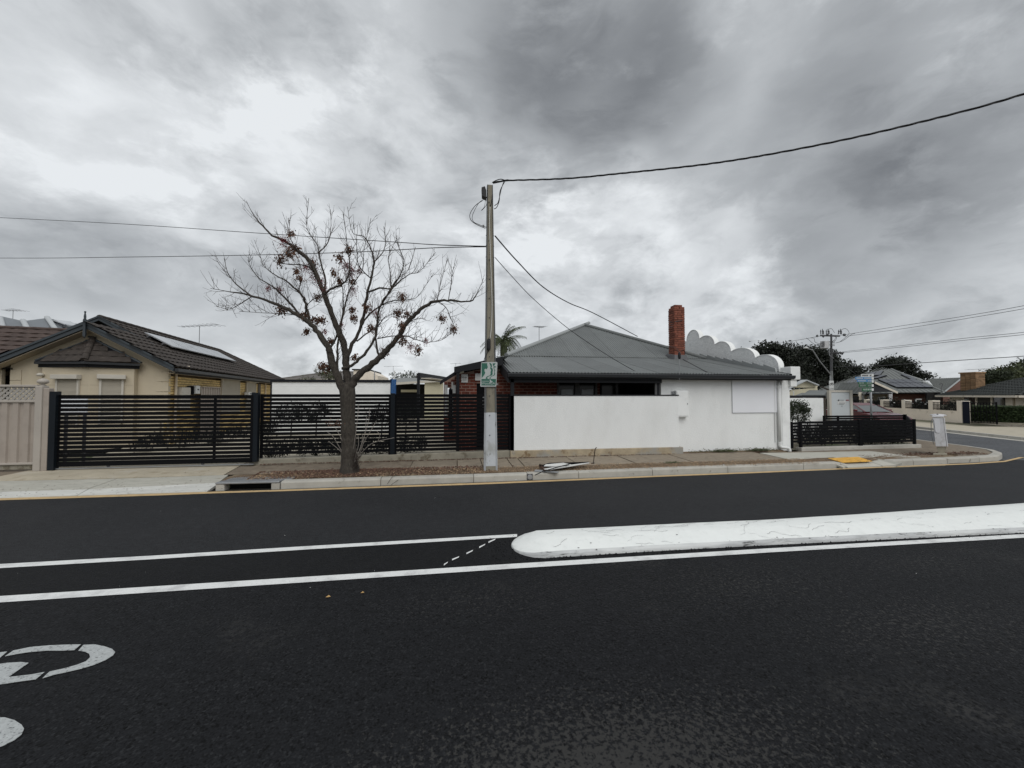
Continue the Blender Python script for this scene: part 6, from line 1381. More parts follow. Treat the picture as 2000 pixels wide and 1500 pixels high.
LIMBS = [
 (.118, .0, [(985, 1440), (950, 1370), (905, 1250), (870, 1150), (860, 1100), (790, 1000), (730, 930), (660, 880), (560, 830), (450, 780), (300, 735), (180, 715), (40, 690)], -.25),
 (.042, 1, [(740, 945), (715, 850), (690, 760), (640, 700), (570, 640), (480, 590), (410, 530), (380, 440)], .35),
 (.030, 1, [(670, 890), (600, 800), (540, 740), (480, 680), (380, 620), (320, 540), (300, 490)], -.5),
 (.022, 1, [(320, 740), (220, 660), (160, 580), (135, 480)], .2),
 (.108, .0, [(1000, 1430), (995, 1340), (985, 1240), (975, 1100), (930, 980), (880, 860), (840, 740), (790, 620), (730, 500), (640, 420), (560, 360), (470, 320), (400, 250), (340, 180), (290, 80)], .15),
 (.030, 1, [(835, 730), (835, 600), (800, 480), (790, 400), (740, 320), (710, 250), (725, 60)], .4),
 (.018, 1, [(792, 440), (860, 370), (880, 250), (875, 140)], .55),
 (.024, 1, [(760, 570), (700, 530), (560, 520), (500, 490)], -.3),
 (.014, 1, [(640, 420), (600, 350), (590, 260), (580, 200)], .3),
 (.034, 1, [(838, 735), (870, 700), (920, 680), (980, 640), (1010, 560), (1000, 430), (990, 350), (965, 170)], -.4),
 (.055, .0, [(985, 1180), (1030, 1080), (1080, 980), (1110, 860), (1130, 750), (1160, 620), (1180, 510), (1160, 420), (1110, 330), (1030, 300), (995, 120)], .3),
 (.018, 1, [(1180, 510), (1240, 440), (1260, 360), (1250, 260)], .5),
 (.028, 1, [(1138, 715), (1220, 690), (1300, 690), (1360, 640), (1430, 590), (1500, 570), (1610, 440)], -.2),
 (.046, .0, [(960, 1250), (1010, 1235), (1060, 1200), (1130, 1130), (1180, 1050), (1200, 960), (1210, 860), (1240, 780), (1300, 700), (1360, 600), (1390, 500), (1350, 400), (1340, 320)], -.35),
 (.030, 1, [(1090, 950), (1150, 870), (1230, 810), (1320, 775), (1420, 770), (1490, 740), (1600, 580)], .25),
 (.112, .0, [(1010, 1430), (1025, 1365), (1065, 1300), (1130, 1250), (1210, 1180), (1270, 1120), (1340, 1040), (1400, 940), (1470, 870), (1540, 810), (1620, 780), (1720, 775), (1850, 780), (1900, 720), (1945, 620)], -.1),
 (.036, 1, [(1215, 1170), (1195, 1080), (1190, 980), (1220, 880), (1250, 800)], .3),
 (.020, 1, [(1340, 1035), (1400, 1020), (1480, 1050), (1560, 1065), (1650, 1050), (1720, 1000)], -.5),
 (.016, 1, [(1620, 780), (1680, 820), (1720, 910), (1740, 960)], -.3),
 (.013, 1, [(1620, 780), (1640, 680), (1690, 490)], .3),
 (.013, 1, [(1700, 776), (1720, 640), (1735, 540)], -.2),
 (.032, .0, [(920, 1330), (925, 1200), (930, 1050), (960, 900), (990, 760), (1020, 680), (1100, 560), (1110, 420), (1160, 200)], -.45),
 (.030, .0, [(870, 1115), (920, 1020), (960, 880), (965, 790), (960, 680), (930, 600), (950, 470)], .45),
 (.022, 1, [(1060, 1060), (1120, 1010), (1200, 960), (1260, 890), (1340, 860), (1400, 840)], .4),
 (.018, 1, [(700, 870), (720, 800), (800, 740), (900, 690)], -.6),
 (.018, 1, [(700, 770), (660, 700), (680, 600), (650, 480), (600, 420)], .6),
 (.016, 1, [(620, 870), (500, 865), (400, 860), (240, 850)], -.3),
 (.014, 1, [(330, 745), (230, 810), (160, 835), (80, 815)], .2),
 (.016, 1, [(1300, 700), (1290, 560), (1280, 470), (1340, 340)], .2),
 (.016, 1, [(1400, 940), (1480, 900), (1540, 905)], .5),
 (.020, 1, [(1240, 790), (1330, 640), (1420, 560), (1470, 400)], .5),
 (.016, 1, [(1160, 620), (1080, 540), (1060, 420), (1060, 310)], -.6),
 (.016, 1, [(1210, 1040), (1330, 1020), (1400, 1050), (1440, 1100)], -.7),
]
tips = []; limbpts = []
for r0, kk, cs, depth in LIMBS:
    n = len(cs); pts = [cp_(x, y, depth*(i/(n-1))**.8*1.0 + (0 if kk == 0 else depth*.15)) for i, (x, y) in enumerate(cs)]
    if kk == 0: pts[0] = cp_(*cs[0])
    sm = smooth_path(pts, 4); m = len(sm); rs = [max(.0045, r0*.74*(1-i/(m-1))**.88) for i in range(m)]
    sm = [p+Vector((rg.uniform(-1, 1), rg.uniform(-1, 1), rg.uniform(-1, 1)))*min(.012, rs[i]*.5) for i, p in enumerate(sm)]
    p2, r2 = rough_tube(sm, rs, jit=.10 if r0 > .03 else .05, step=.05 if r0 > .03 else .09)
    MB().tube(p2, r2, 9 if r0 > .03 else 6).build('limb', 'bark' if r0 > .02 else 'twig', tr, smooth=True)
    limbpts.append((sm, rs, r0))
tw = MB(); cnt = 0
def twig(p, d, ln, r, lvl):
    global cnt
    cnt += 1; n = max(3, int(ln/.07)); pts = [p.copy()]; up = Vector((0, 0, 1)); kink = Vector((rg.uniform(-1, 1), rg.uniform(-1, 1), rg.uniform(-1, 1)))*.1
    for i in range(n):
        d = (d+up*.13+Vector((rg.uniform(-1, 1), rg.uniform(-1, 1), rg.uniform(-1, 1)))*.13+kink*.3).normalized(); p = p+d*ln/n; pts.append(p.copy())
        if lvl < 3 and rg.random() < (.40 if lvl == 1 else .22) and i < n-1:
            sd_ = d.cross(Vector((rg.uniform(-1, 1), rg.uniform(-1, 1), rg.uniform(-1, 1)))).normalized()
            twig(p.copy(), (d*.6+sd_*.75).normalized(), ln*rg.uniform(.3, .55), r*.7, lvl+1)
    tw.tube(pts, [r*(1-.6*i/n) for i in range(n+1)], 3, cap=False)
    tips.append(pts[-1])
for sm, rs, r0 in limbpts:
    m = len(sm)
    for i in range(int(m*(.30 if r0 > .04 else .12)), m-1):
        k = 1 if rg.random() < .62 else 2
        for _ in range(k):
            if rg.random() < .86:
                d0 = (sm[min(i+1, m-1)]-sm[i]).normalized(); s_ = d0.cross(Vector((rg.uniform(-1, 1), rg.uniform(-.6, .6), rg.uniform(-1, 1)))).normalized()
                d = (d0*.55+s_*.8+Vector((0, 0, .30))).normalized(); twig(sm[i].copy(), d, rg.uniform(.20, .50)*(1.0 if i/m < .7 else .8), .0048, 1)
o = tw.build('twigs', 'twig', tr, kind='stuff')
# dried leaf and seed clusters
CL = [(550, 350, 1.3, 0), (530, 480, 1.1, 1), (590, 430, 1.2, 1), (640, 400, .8, 1), (700, 535, 1, 0), (755, 550, 1.5, 0), (770, 610, 1.3, 0), (810, 640, 1.2, 0), (830, 690, 1.0, 0), (640, 560, .7, 1), (660, 610, .7, 1), (990, 520, 1.2, 0), (1020, 545, 1.3, 0), (1005, 590, 1.1, 0), (1000, 410, .9, 1),
      (1030, 695, 1.2, 0), (1080, 562, .8, 0), (445, 680, .8, 0), (520, 690, .8, 0), (530, 830, 1.1, 1), (690, 870, .9, 1), (835, 985, .7, 0), (1350, 850, 1.2, 1), (1412, 860, .8, 1), (1162, 955, .9, 1), (1440, 1090, 1.3, 0), (1540, 1050, .8, 0), (1195, 860, 1, 0), (1130, 815, .9, 1),
      (1375, 735, 1, 1), (1735, 962, .9, 1), (1652, 887, .8, 1), (1380, 1045, 1.0, 1), (1250, 1120, 1, 1), (1045, 1160, .7, 1), (940, 465, 1.0, 1), (940, 630, .8, 1), (1040, 885, .8, 1), (770, 905, 1.1, 1), (820, 900, .8, 1), (790, 740, .8, 1), (900, 570, .7, 1), (1490, 1110, .9, 1), (1370, 940, .8, 1), (1030, 830, .7, 1), (950, 940, .7, 0), (860, 1230, 1, 1), (710, 980, .7, 1), (880, 1050, .7, 1), (820, 1220, .9, 1), (600, 300, .7, 1), (750, 500, .8, 1), (1030, 630, .8, 1)]
for x, y, s_, br in CL:
    mb = MB(); c = cp_(x, y, rg.uniform(-.25, .25)); tcl = at(400+x/3.571, 370+y/3.571, TD)
    for k in range(int(150*s_)):
        p = c+Vector((rg.gauss(0, .045), rg.gauss(0, .045), rg.gauss(-.03, .052)))*s_; l = rg.uniform(.02, .065) if br else rg.uniform(.012, .035); a = rg.uniform(0, 6.3); tl_ = Vector((math.cos(a)*.6, math.sin(a)*.6, -rg.uniform(.1, 1.2))).normalized(); w = tl_.orthogonal().normalized()*l*.24
        mb.add([p, p+tl_*l*.5+w, p+tl_*l, p+tl_*l*.5-w], [(0, 1, 2, 3)])
        if k % 6 == 0: mb.tube([c, c.lerp(p, .5)+Vector((0, 0, .015)), p], .0022, 3, cap=False)
    mb.build('seed_cluster', 'seed_brown' if br else 'seed_red', tr, kind='stuff')
# suckers at the foot
mb = MB()
for pth in ([(690, 905), (705, 880), (712, 850), (716, 815)], [(692, 900), (712, 862), (722, 845), (735, 822)], [(693, 900), (718, 872), (738, 862), (770, 855)], [(690, 905), (700, 870), (699, 850)], [(692, 905), (706, 868), (708, 848)], [(688, 905), (700, 885), (718, 830), (722, 800)],
            [(676, 895), (662, 872), (650, 852), (640, 845)], [(676, 893), (664, 880), (652, 870), (642, 862)], [(677, 890), (668, 860), (655, 835)], [(738, 862), (742, 850), (736, 842)], [(690, 880), (698, 820), (700, 790)]):
    mb.tube(smooth_path([at(u, v, TD-.06-.05*i) for i, (u, v) in enumerate(pth)], 4), .0055, 4)
mb.build('basal_shoots', 'bark_pale', tr)
mb = MB(); c = at(662, 828, TD-.1)
for k in range(60): p = c+Vector((rg.gauss(0, .11), rg.gauss(0, .04), rg.gauss(0, .045))); l = rg.uniform(.02, .05); a = rg.uniform(0, 6.3); d = Vector((math.cos(a), .2, math.sin(a)))*l; w = Vector((-math.sin(a), 0, math.cos(a)))*l*.3; mb.add([p, p+d*.5+w, p+d, p+d*.5-w], [(0, 1, 2, 3)])
mb.build('basal_leaves', 'chips_red', tr)
mb = MB()
for k in range(80): a = rg.uniform(-.5, 1.2); z = rg.uniform(.2, .55); p = tb_+Vector((.14*math.cos(a), -.12*abs(math.sin(a))-.02, z-.15)); d = Vector((rg.uniform(.2, 1), rg.uniform(-.5, .1), rg.uniform(.2, 1))).normalized()*rg.uniform(.04, .14); mb.tube([p, p+d*.5, p+d+Vector((0, 0, .02))], .003, 3, cap=False)
mb.build('basal_tuft', 'twig', tr)
def proj_u(q):
    d = Vector(q)-EYE; x = d.x*math.cos(YAW)-d.y*math.sin(YAW); y = d.x*math.sin(YAW)+d.y*math.cos(YAW); return 1000+F*x/y

# ------------------------------------------------------------------ things on the verge
# broken sign lying on its back
fs = thing('fallen_sign', G(1090, 915, .15), 'broken white and black sign lying flat on the verge beside the kerb', 'sign')
def q3(u, v, z): return G(u, v, z)
MB().prism([q3(1056, 911, .20), q3(1072, 905.5, .24), q3(1150, 903.5, .25), q3(1148, 906, .22), q3(1090, 915, .18)], (0, 0, .018)).build('black_board', 'slat_black', fs)
MB().prism([q3(1062, 911, .225), q3(1066, 907.5, .25), q3(1100, 904.5, .26), q3(1115, 907.5, .25), q3(1085, 911.5, .235)], (0, 0, .008)).build('white_sheet', 'sign_plate', fs)
MB().prism([q3(1062, 916.5, .20), q3(1090, 911.5, .215), q3(1150, 904, .245), q3(1151, 905, .245), q3(1095, 914.5, .205), q3(1066, 919, .19)], (0, 0, .010)).build('white_sheet', 'sign_plate', fs)
MB().prism([q3(1043, 921, .15), q3(1046, 917.5, .17), q3(1080, 920, .16), q3(1092, 922, .15), q3(1090, 924, .145)], (0, 0, .006)).build('pale_scrap', 'metal_grey', fs)
MB().prism([q3(1052, 910, .19), q3(1054, 907, .22), q3(1068, 919, .19), q3(1064, 920.5, .18)], (0, 0, .014)).build('rusty_edge', 'chips_red', fs)
MB().tube([q3(1045, 928, .14), q3(1062, 920, .20), q3(1100, 909.5, .26), q3(1112, 906.5, .27)], .009, 6).build('bent_rod', 'slat_black', fs)
for k in range(3): MB().tube([q3(1053+k*2, 908+k, .22), q3(1056+k*3, 906.5+k*.5, .26)], .008, 5).build('torn_strip', 'door_brown', fs)
g0 = q3(1092, 924, .13)
# bent metal rod standing in the footpath edge
st = thing('bent_rod', G(1159, 905, .16), 'thin rusty bent rod standing upright by the kerb right of the fallen sign', 'rod')
bb = G(1159, 905, .16)
MB().tube(smooth_path([bb+Vector((.0, 0, -.02)), P(1160, 895, bb.y), P(1161.5, 884, bb.y), P(1162.5, 877, bb.y), P(1164, 875, bb.y), P(1165.5, 874, bb.y)]), .010, 6).build('rod', 'door_brown', st)
MB().tube([bb+Vector((-.05, 0, .0)), bb+Vector((.02, 0, .012))], .016, 6).build('foot', 'door_brown', st)
# cracks and scuffs on the kerb face: round stormwater outlet
c = G(1033, 938, .0); p_, nr_ = kpt(s_of_x(G(1033, 936).x)); c = p_+Vector((0, 0, .068))
ot = thing('stormwater_outlet', c, 'small square stormwater outlet with a round pipe set in the kerb face', 'outlet')
MB().box(c.x-.062, c.y-.012, c.z-.062, c.x+.062, c.y+.03, c.z+.062).build('frame', 'metal_dark', ot, bevel=.006)
n = 20; ro, ri = .052, .036
MB().lathe(c+Vector((0, -.010, 0)), [(ri, 0), (ro, 0), (ro, .012), (ri, .014)], n, (0, -1, 0)).build('pipe_rim', 'metal_grey', ot); MB().lathe(c+Vector((0, -.013, 0)), [(ri, 0), (ri, .002)], n, (0, -1, 0)).build('pipe_mouth', 'dark_void', ot)
MB().prism([c+Vector((math.cos(t)*.026+.006, -.016, math.sin(t)*.030)) for t in [k*.5 for k in range(-4, 5)]], (0, -.002, 0)).build('pale_lip', 'pipe_white', ot)
for u, v, lab, w in ((1005, 936, 'flattened white paper scrap against the kerb foot near the stormwater outlet', .05), (1413, 909, 'small white scrap lying on the kerb top below the white side wall', .025)):
    c = G(u, v+2, .012) if u < 1100 else G(u, v, .145); single(MB().obox(c, (w, 0, .004), (0, w*.6, .006), (0, 0, .012)), 'paper_scrap', 'frame_white', lab, 'litter', c, bevel=.003)
# fallen twigs hanging over the kerb and bitumen joint cracks
for pth, lab in (([(775, 926, .15), (765, 934, .145), (757, 946, .03)], 'short dark twig lying over the kerb face right of the tree'), ([(795, 926, .15), (778, 938, .09), (764, 948, .02)], 'longer forked dark twig lying over the kerb face right of the tree')):
    pp = [G(u, v, z)+Vector((0, -.01, .01)) for u, v, z in pth]; single(MB().tube(smooth_path(pp, 4), .005, 4), 'fallen_twig', 'twig', lab, 'twig', pp[0])

# ------------------------------------------------------------------ low slatted fences at the corner
FY = 9.86; fx0 = XatY(1545, FY); fx1 = XatY(1586, FY); fxm = XatY(1679, FY); fx2 = XatY(1786, FY)
MB().hexa([(fx0+.25, 9.80, .10), (fx2+.12, 9.80, .10), (fx2+.12, 10.0, .10), (fx0+.25, 10.0, .10)], [(fx0+.25, 9.80, .235), (fx2+.12, 9.80, .255), (fx2+.12, 10.0, .255), (fx0+.25, 10.0, .235)]).build('footing', 'kerb_concrete', pl, bevel=.012)
cf = thing('corner_slat_fence', ((fx1+fx2)/2, FY, .25), 'low black slatted fence along the footpath at the street corner', 'fence')
fg = XatY(1562, FY)
slats(cf, (fx0+.02, FY), (fg, FY), 0, .96, .33, .086, .066); slats(cf, (fg+.06, FY), (fxm-.04, FY), 0, .985, .30, .086, .068); slats(cf, (fxm+.06, FY), (fx2-.05, FY), 0, 1.0, .30, .086, .068)
for x, w, h in ((fx0, .04, .97), (fg-.02, .07, .98), (fxm-.05, .11, 1.02), (fx2-.06, .07, 1.02)): post(cf, x, FY-.01, w, .06, .22, h, 'slat_black')
cf2 = thing('splay_fence', (15, 11.2, .25), 'low black slatted return fence angled behind the corner fence', 'fence')
e2 = (XatY(1769, 12.3), 12.3)
slats(cf2, (fx2, FY+.10), e2, 0, 1.0, .30, .086, .07); slats(cf2, (XatY(1612, 12.35), 12.35), (e2[0]-.05, 12.35), 0, 1.0, .30, .086, .068)
post(cf2, e2[0]-.04, 12.31, .08, .08, .1, 1.02, 'slat_black'); post(cf2, XatY(1638, 12.3), 12.34, .05, .06, .1, 1.0, 'slat_black'); post(cf2, XatY(1612, 12.3)-.03, 12.34, .05, .06, .1, 1.0, 'slat_black')
MB().poly([(fx0, FY+.05, .16), (fx2, FY+.05, .16), (e2[0], 12.4, .12), (e2[0]+2, 18, .05), (fx0, 18, .16)]).build('corner_yard', 'ground_earth', kind='structure')
# plants behind the corner fence: dark foliage fill
for (u, Y, w, h, lab, sd) in ((1640, 10.6, 1.5, .72, 'dark low planting behind the left panel of the corner fence', 31), (1722, 10.5, .9, .72, 'dark low planting behind the right panel of the corner fence', 32)):
    b = P(u, 850, Y); plant('ground_plants', lab, 'plants', (b.x, Y, .16), 3600, [((b.x-w*.5, Y, .16+h*.5), (w*.6, .3, h*.5)), ((b.x+w*.5, Y, .16+h*.5), (w*.6, .3, h*.5))], .04, 'leaf_black', None, seed=sd, shell=.2, leafname='foliage')
# bush and white panel wall
b = P(1558, 800, 11.2)
plant('corner_bush', 'round dark green bush in front of the short white wall at the corner', 'bush', (b.x, 11.2, .16), 3800, [((b.x, 11.2, P(1558, 808, 11.2).z), (.28, .3, .40)), ((b.x-.12, 11.2, P(1555, 796, 11.2).z), (.2, .25, .22)), ((b.x+.14, 11.2, P(1565, 796, 11.2).z), (.18, .25, .20))], .028, 'leaf_mid', [([(b.x, 11.2, .16), (b.x, 11.2, 1.1)], [.03, .02])], seed=33)
a, b = P(1546, 828, 12.6), P(1608, 777.5, 12.6)
w_ = thing('short_white_wall', (a.x, 12.6, .16), 'short white rendered wall behind the corner bush', 'wall')
MB().box(a.x-.4, 12.6, .15, b.x, 12.75, b.z).build('rendered_wall', 'render_white_smooth', w_, bevel=.005)
a2 = P(1546, 776, 12.7); b2 = P(1616, 774, 12.7); MB().box(a2.x-.4, 12.76, b.z+.01, b2.x, 12.9, b.z+.10).build('dark_capping', 'charcoal', w_); MB().box(b.x+.02, 12.76, .1, b2.x, 12.85, b.z+.05).build('brown_end_post', 'bark', w_)
# grey site board
bd = 13.6; a, b = P(1624, 818, bd), P(1659, 766, bd)
sb = thing('site_board', (a.x, bd, .1), 'tall grey notice board with pale frame standing behind the corner fence', 'sign')
MB().box(a.x, bd, .1, b.x, bd+.04, b.z).build('board', 'board_grey', sb)
t_ = .045
MB().box(a.x-t_*2.2, bd-.02, .1, a.x, bd+.08, b.z+.08).build('frame', 'shutter_box', sb); MB().box(b.x, bd-.03, .1, b.x+t_*2.6, bd+.12, b.z+.08).build('frame', 'shutter_box', sb); MB().box(a.x, bd-.02, b.z, b.x, bd+.08, b.z+.08).build('frame', 'shutter_box', sb)
MB().prism([(a.x-.12, bd+.1, b.z), (a.x-.10, bd+.1, b.z-.2), (a.x-.42, bd+1.0, .1), (a.x-.50, bd+1.0, .1)], (.06, 0, 0)).build('brace', 'metal_grey', sb)
p0, p1 = P(1636, 790, bd), P(1651, 780, bd)
MB().box(p0.x, bd-.006, p0.z, p1.x, bd-.001, p1.z-.05).build('label_plate', 'sign_plate', sb)
MB().lathe(P(1638, 782, bd-.003), [(.045, 0), (.045, .004)], 14, (0, -1, 0)).build('logo_dot', 'ink_grey', sb); MB().lathe(P(1638, 782, bd-.008), [(.024, 0), (.024, .003)], 10, (0, -1, 0)).build('logo_dot', 'ink_black', sb)
for u0, u1, v, mt in ((1641, 1648, 781, 'ink_grey'), (1641, 1648, 783, 'ink_grey'), (1638, 1650, 786.5, 'ink_grey'), (1638, 1650, 788, 'ink_grey'), (1639, 1648, 789.5, 'ink_grey'), (1652, 1658, 782, 'ink_red'), (1652, 1658, 781, 'ink_red'), (1643, 1645, 793, 'ink_black')):
    p0, p1 = P(u0, v+.5, bd), P(u1, v-.3, bd); MB().box(p0.x, bd-.010, p0.z, p1.x, bd-.0065, p1.z).build('text_line', mt, sb)
# street name post with four blades
yy = 13.2; pb_ = P(1702, 815, yy)
sn = thing('street_name_post', (pb_.x, yy, 0), 'street name post with stacked white, blue and green blades at the corner', 'street sign')
MB().tube([(pb_.x, yy, 0), (pb_.x, yy, P(1700, 730, yy).z)], .035, 10).build('post', 'metal_grey', sn, smooth=True)
def blade(u0, u1, v0, v1, mt, ink, pat, name='name_blade'):
    a, b = P(u0, v1, yy), P(u1, v0, yy); MB().box(a.x, yy-.06, a.z, b.x, yy-.045, b.z).build(name, mt, sn, bevel=.003); o = sn.children[-1]
    h = b.z-a.z; n = len(pat); x = a.x+.04
    for ch_ in pat:
        w = (b.x-a.x-.08)/n
        if ch_ != ' ':
            mb = MB()
            for k in range(3): mb.box(x+w*.1+w*.3*k, yy-.064, a.z+h*(.25+.12*((ord(ch_)+k) % 2)), x+w*.1+w*.3*k+w*.16, yy-.0605, a.z+h*.75)
            mb.box(x+w*.1, yy-.0645, a.z+h*(.42 if ord(ch_) % 2 else .65), x+w*.8, yy-.0605, a.z+h*(.52 if ord(ch_) % 2 else .75)); mb.build('letter', ink, sn)
        x += w
blade(1679, 1700, 731, 736.5, 'frame_white', 'ink_black', 'aecd f')
blade(1668, 1701, 736.5, 741.5, 'sign_blue', 'frame_white', 'abcde fghijk'); blade(1671, 1701, 742, 746, 'sign_blue', 'frame_white', 'bcad eh'); blade(1673, 1701, 746.5, 750, 'sign_darkgreen', 'sign_silver', 'ab cd')
blade(1675, 1701, 751, 756, 'sign_darkgreen', 'ink_grey', 'abc de'); blade(1681, 1701, 757.5, 764.5, 'sign_darkgreen', 'sign_silver', 'abcd')
for v in (733, 739, 745, 753, 761): c = P(1701, v, yy); MB().box(c.x-.045, yy-.07, c.z-.05, c.x+.045, yy+.04, c.z+.05).build('bracket', 'pipe_white', sn)
# far power pole with crossarm, transformer and signs
dp = 34.; b = at(1626, 800, dp)
fp_ = thing('far_power_pole', (b.x, b.y, -.2), 'tall dark power pole with crossarm, insulators and grey transformer beside the large dark trees', 'pole')
rt2 = Vector((math.cos(YAW), -math.sin(YAW), 0)); X_ = lambda u, v, dd_=0: at(u, v, dp+dd_)
ptop = X_(1623.5, 652)
MB().tube([(b.x, b.y, -.2), (b.x-.02, b.y, 3.9)], [.13, .10], 8).build('concrete_pole', 'pole_steel', fp_); MB().tube([(b.x-.02, b.y, 3.9), ptop], [.10, .07], 8).build('steel_pole', 'metal_dark', fp_)
ca, cb_ = X_(1604, 655), X_(1641, 656); MB().obox(ca-Vector((0, 0, .07)), cb_-ca, Vector((0, .12, 0)), Vector((0, 0, .13))).build('crossarm', 'metal_dark', fp_)
for u in (1605, 1616, 1640):
    for dx_, h in ((-.09, .42), (.07, .5), (.16, .36)): c = X_(u, 653)+rt2*dx_; MB().lathe(c, [(.02, 0), (.05, .05), (.02, .1), (.05, .15), (.02, .2), (.05, .25), (.03, h*.8), (.015, h)], 8).build('insulator', 'metal_dark', fp_)
for u, v in ((1596, 656), (1608, 657), (1616, 654), (1648, 654), (1650, 654)): c = X_(u, v); MB().lathe(c, [(.01, -.12), (.09, -.03), (.09, .03), (.01, .12)], 8).build('insulator', 'metal_dark', fp_)
a = X_(1610, 680, -.3); MB().obox(a, rt2*.46, Vector((0, .4, 0)), Vector((0, 0, .66))).build('transformer', 'pillar_grey', fp_, bevel=.04)
for k in range(4): MB().tube([X_(1605, 668+k*2.8, -.2), X_(1611, 668+k*2.5, -.3)], .03, 5).build('bushing', 'metal_dark', fp_); MB().tube([X_(1620, 667+k*2.8, -.3), X_(1630, 666+k*3, 0)], .03, 5).build('bushing', 'metal_dark', fp_)
for pth in ([(1575, 660), (1580, 664), (1590, 672), (1604, 676), (1610, 672)], [(1583, 660), (1590, 661), (1592, 668), (1600, 671), (1610, 670)], [(1670, 651), (1662, 654), (1654, 660), (1645, 666), (1632, 670)], [(1636, 653), (1642, 645), (1652, 642), (1658, 652), (1640, 668)], [(1616, 644), (1624, 642), (1630, 650)], [(1626, 656), (1634, 660), (1630, 667)], [(1636, 656), (1630, 663), (1626, 668)]):
    MB().tube(smooth_path([X_(u, v, -.2) for u, v in pth], 5), .018, 4).build('jumper_wire', 'cable_grey', fp_)
MB().obox(X_(1618, 690), rt2*1.4, Vector((0, .1, 0)), Vector((0, 0, .1))).build('lower_arm', 'metal_dark', fp_)
for k, u in enumerate((1632, 1637, 1641, 1645)): c = X_(u, 689+(k % 2)*1.5); MB().lathe(c, [(.02, -.12), (.08, -.02), (.08, .06), (.02, .12)], 7).build('insulator', 'metal_dark', fp_)
MB().tube([X_(1620, 680), X_(1620, 694), X_(1628, 700)], .03, 5).build('stay_bracket', 'metal_grey', fp_)
MB().tube([X_(1586, 682, -.5), X_(1600, 704, -.3), X_(1622, 731)], .045, 6).build('lamp_arm', 'metal_grey', fp_); MB().lathe(X_(1574, 680, -.8), [(.02, -.05), (.16, -.02), (.2, .03), (.12, .1), (.02, .13)], 10).build('street_lamp_head', 'pipe_white', fp_, smooth=True)
MB().tube([X_(1574, 680, -.8), X_(1588, 684, -.5)], .04, 6).build('lamp_arm', 'metal_grey', fp_)
dl = 19.; s0, s1 = at(1619.5, 761.5, dl), at(1630, 743.5, dl); yb = s0.y
ls = thing('bicycle_lane_sign', (s0.x, yb, 0), 'white sign with black bicycle symbol and the word LANE on a thin post', 'road sign')
MB().tube([((s0.x+s1.x)/2, yb+.04, -.05), ((s0.x+s1.x)/2, yb+.04, s1.z+.25)], .03, 8).build('post', 'metal_grey', ls)
MB().box(s0.x, yb-.01, s0.z, s1.x, yb+.005, s1.z).build('plate', 'frame_white', ls, bevel=.004)
cm = (s0.x+s1.x)/2; zc_ = s0.z+(s1.z-s0.z)*.60; rr_ = .052
for sx_ in (-1, 1):
    c_ = Vector((cm+sx_*.062, yb-.012, zc_)); mb = MB(); k = 14
    for i in range(k): t0, t1 = 2*math.pi*i/k, 2*math.pi*(i+1)/k; mb.prism([c_+Vector((math.cos(t)*r_, 0, math.sin(t)*r_)) for t, r_ in ((t0, rr_-.016), (t0, rr_), (t1, rr_), (t1, rr_-.016))], (0, -.003, 0))
    mb.build('wheel_symbol', 'ink_black', ls)
MB().tube([(cm-.062, yb-.014, zc_), (cm-.02, yb-.014, zc_+.07), (cm+.04, yb-.014, zc_+.065), (cm+.062, yb-.014, zc_)], .007, 4).tube([(cm-.02, yb-.014, zc_+.07), (cm+.0, yb-.014, zc_), (cm+.04, yb-.014, zc_+.065)], .007, 4).tube([(cm+.03, yb-.014, zc_+.09), (cm+.06, yb-.014, zc_+.09)], .007, 4).build('frame_symbol', 'ink_black', ls)
text_obj('LANE', 'lettering', 'ink_black', ls, (cm, yb-.0115, s0.z+.055), (1, 0, 0), (0, 0, 1), .095)
s2, s3 = at(1616.5, 777, dl), at(1620.5, 763, dl); MB().box(s2.x, yb-.01, s2.z, s3.x+.01, yb+.005, s3.z).build('lower_plate', 'frame_white', ls); MB().box(s2.x+.03, yb-.014, s2.z+.08, s3.x-.03, yb-.011, s2.z+.2).build('arrow_symbol', 'ink_black', ls)
# distant wires on the right
def wire(pts, lab, r=.02):
    pp = smooth_path([at(u, v, d) for u, v, d in pts], 6); single(MB().tube(pp, r, 4), 'power_line', 'cable_grey', lab, 'cable', pp[0])
wire([(1641, 655, 34), (1750, 638, 29), (1880, 618, 25), (2000, 597, 22), (2200, 558, 18)], 'topmost of the power lines running right from the far pole', .014)
wire([(1650, 657, 34), (1770, 641, 29), (1900, 620, 25), (2000, 603, 22), (2200, 566, 18)], 'second power line from the top running right from the far pole', .014)
wire([(1645, 687, 34), (1760, 675, 29), (1880, 661, 25), (2000, 649, 22), (2200, 625, 18)], 'upper line of the middle pair running right from the far pole', .013)
wire([(1645, 689, 34), (1760, 678, 29), (1880, 665, 25), (2000, 653.5, 22), (2200, 631, 18)], 'lower line of the middle pair running right from the far pole', .013)
wire([(1628, 716, 34), (1690, 716, 31), (1780, 710, 27), (1900, 702, 24), (2000, 695.5, 22), (2200, 680, 18)], 'lowest single cable crossing above the grey roofed house on the right', .02)
wire([(1608, 655, 34), (1560, 664, 45), (1480, 677, 60)], 'faint power line running left from the far pole over the dark trees', .02)
wire([(1628, 700, 34), (1660, 722, 32), (1692, 748, 30)], 'service cable dropping from the far pole to the grey roofed house', .012)

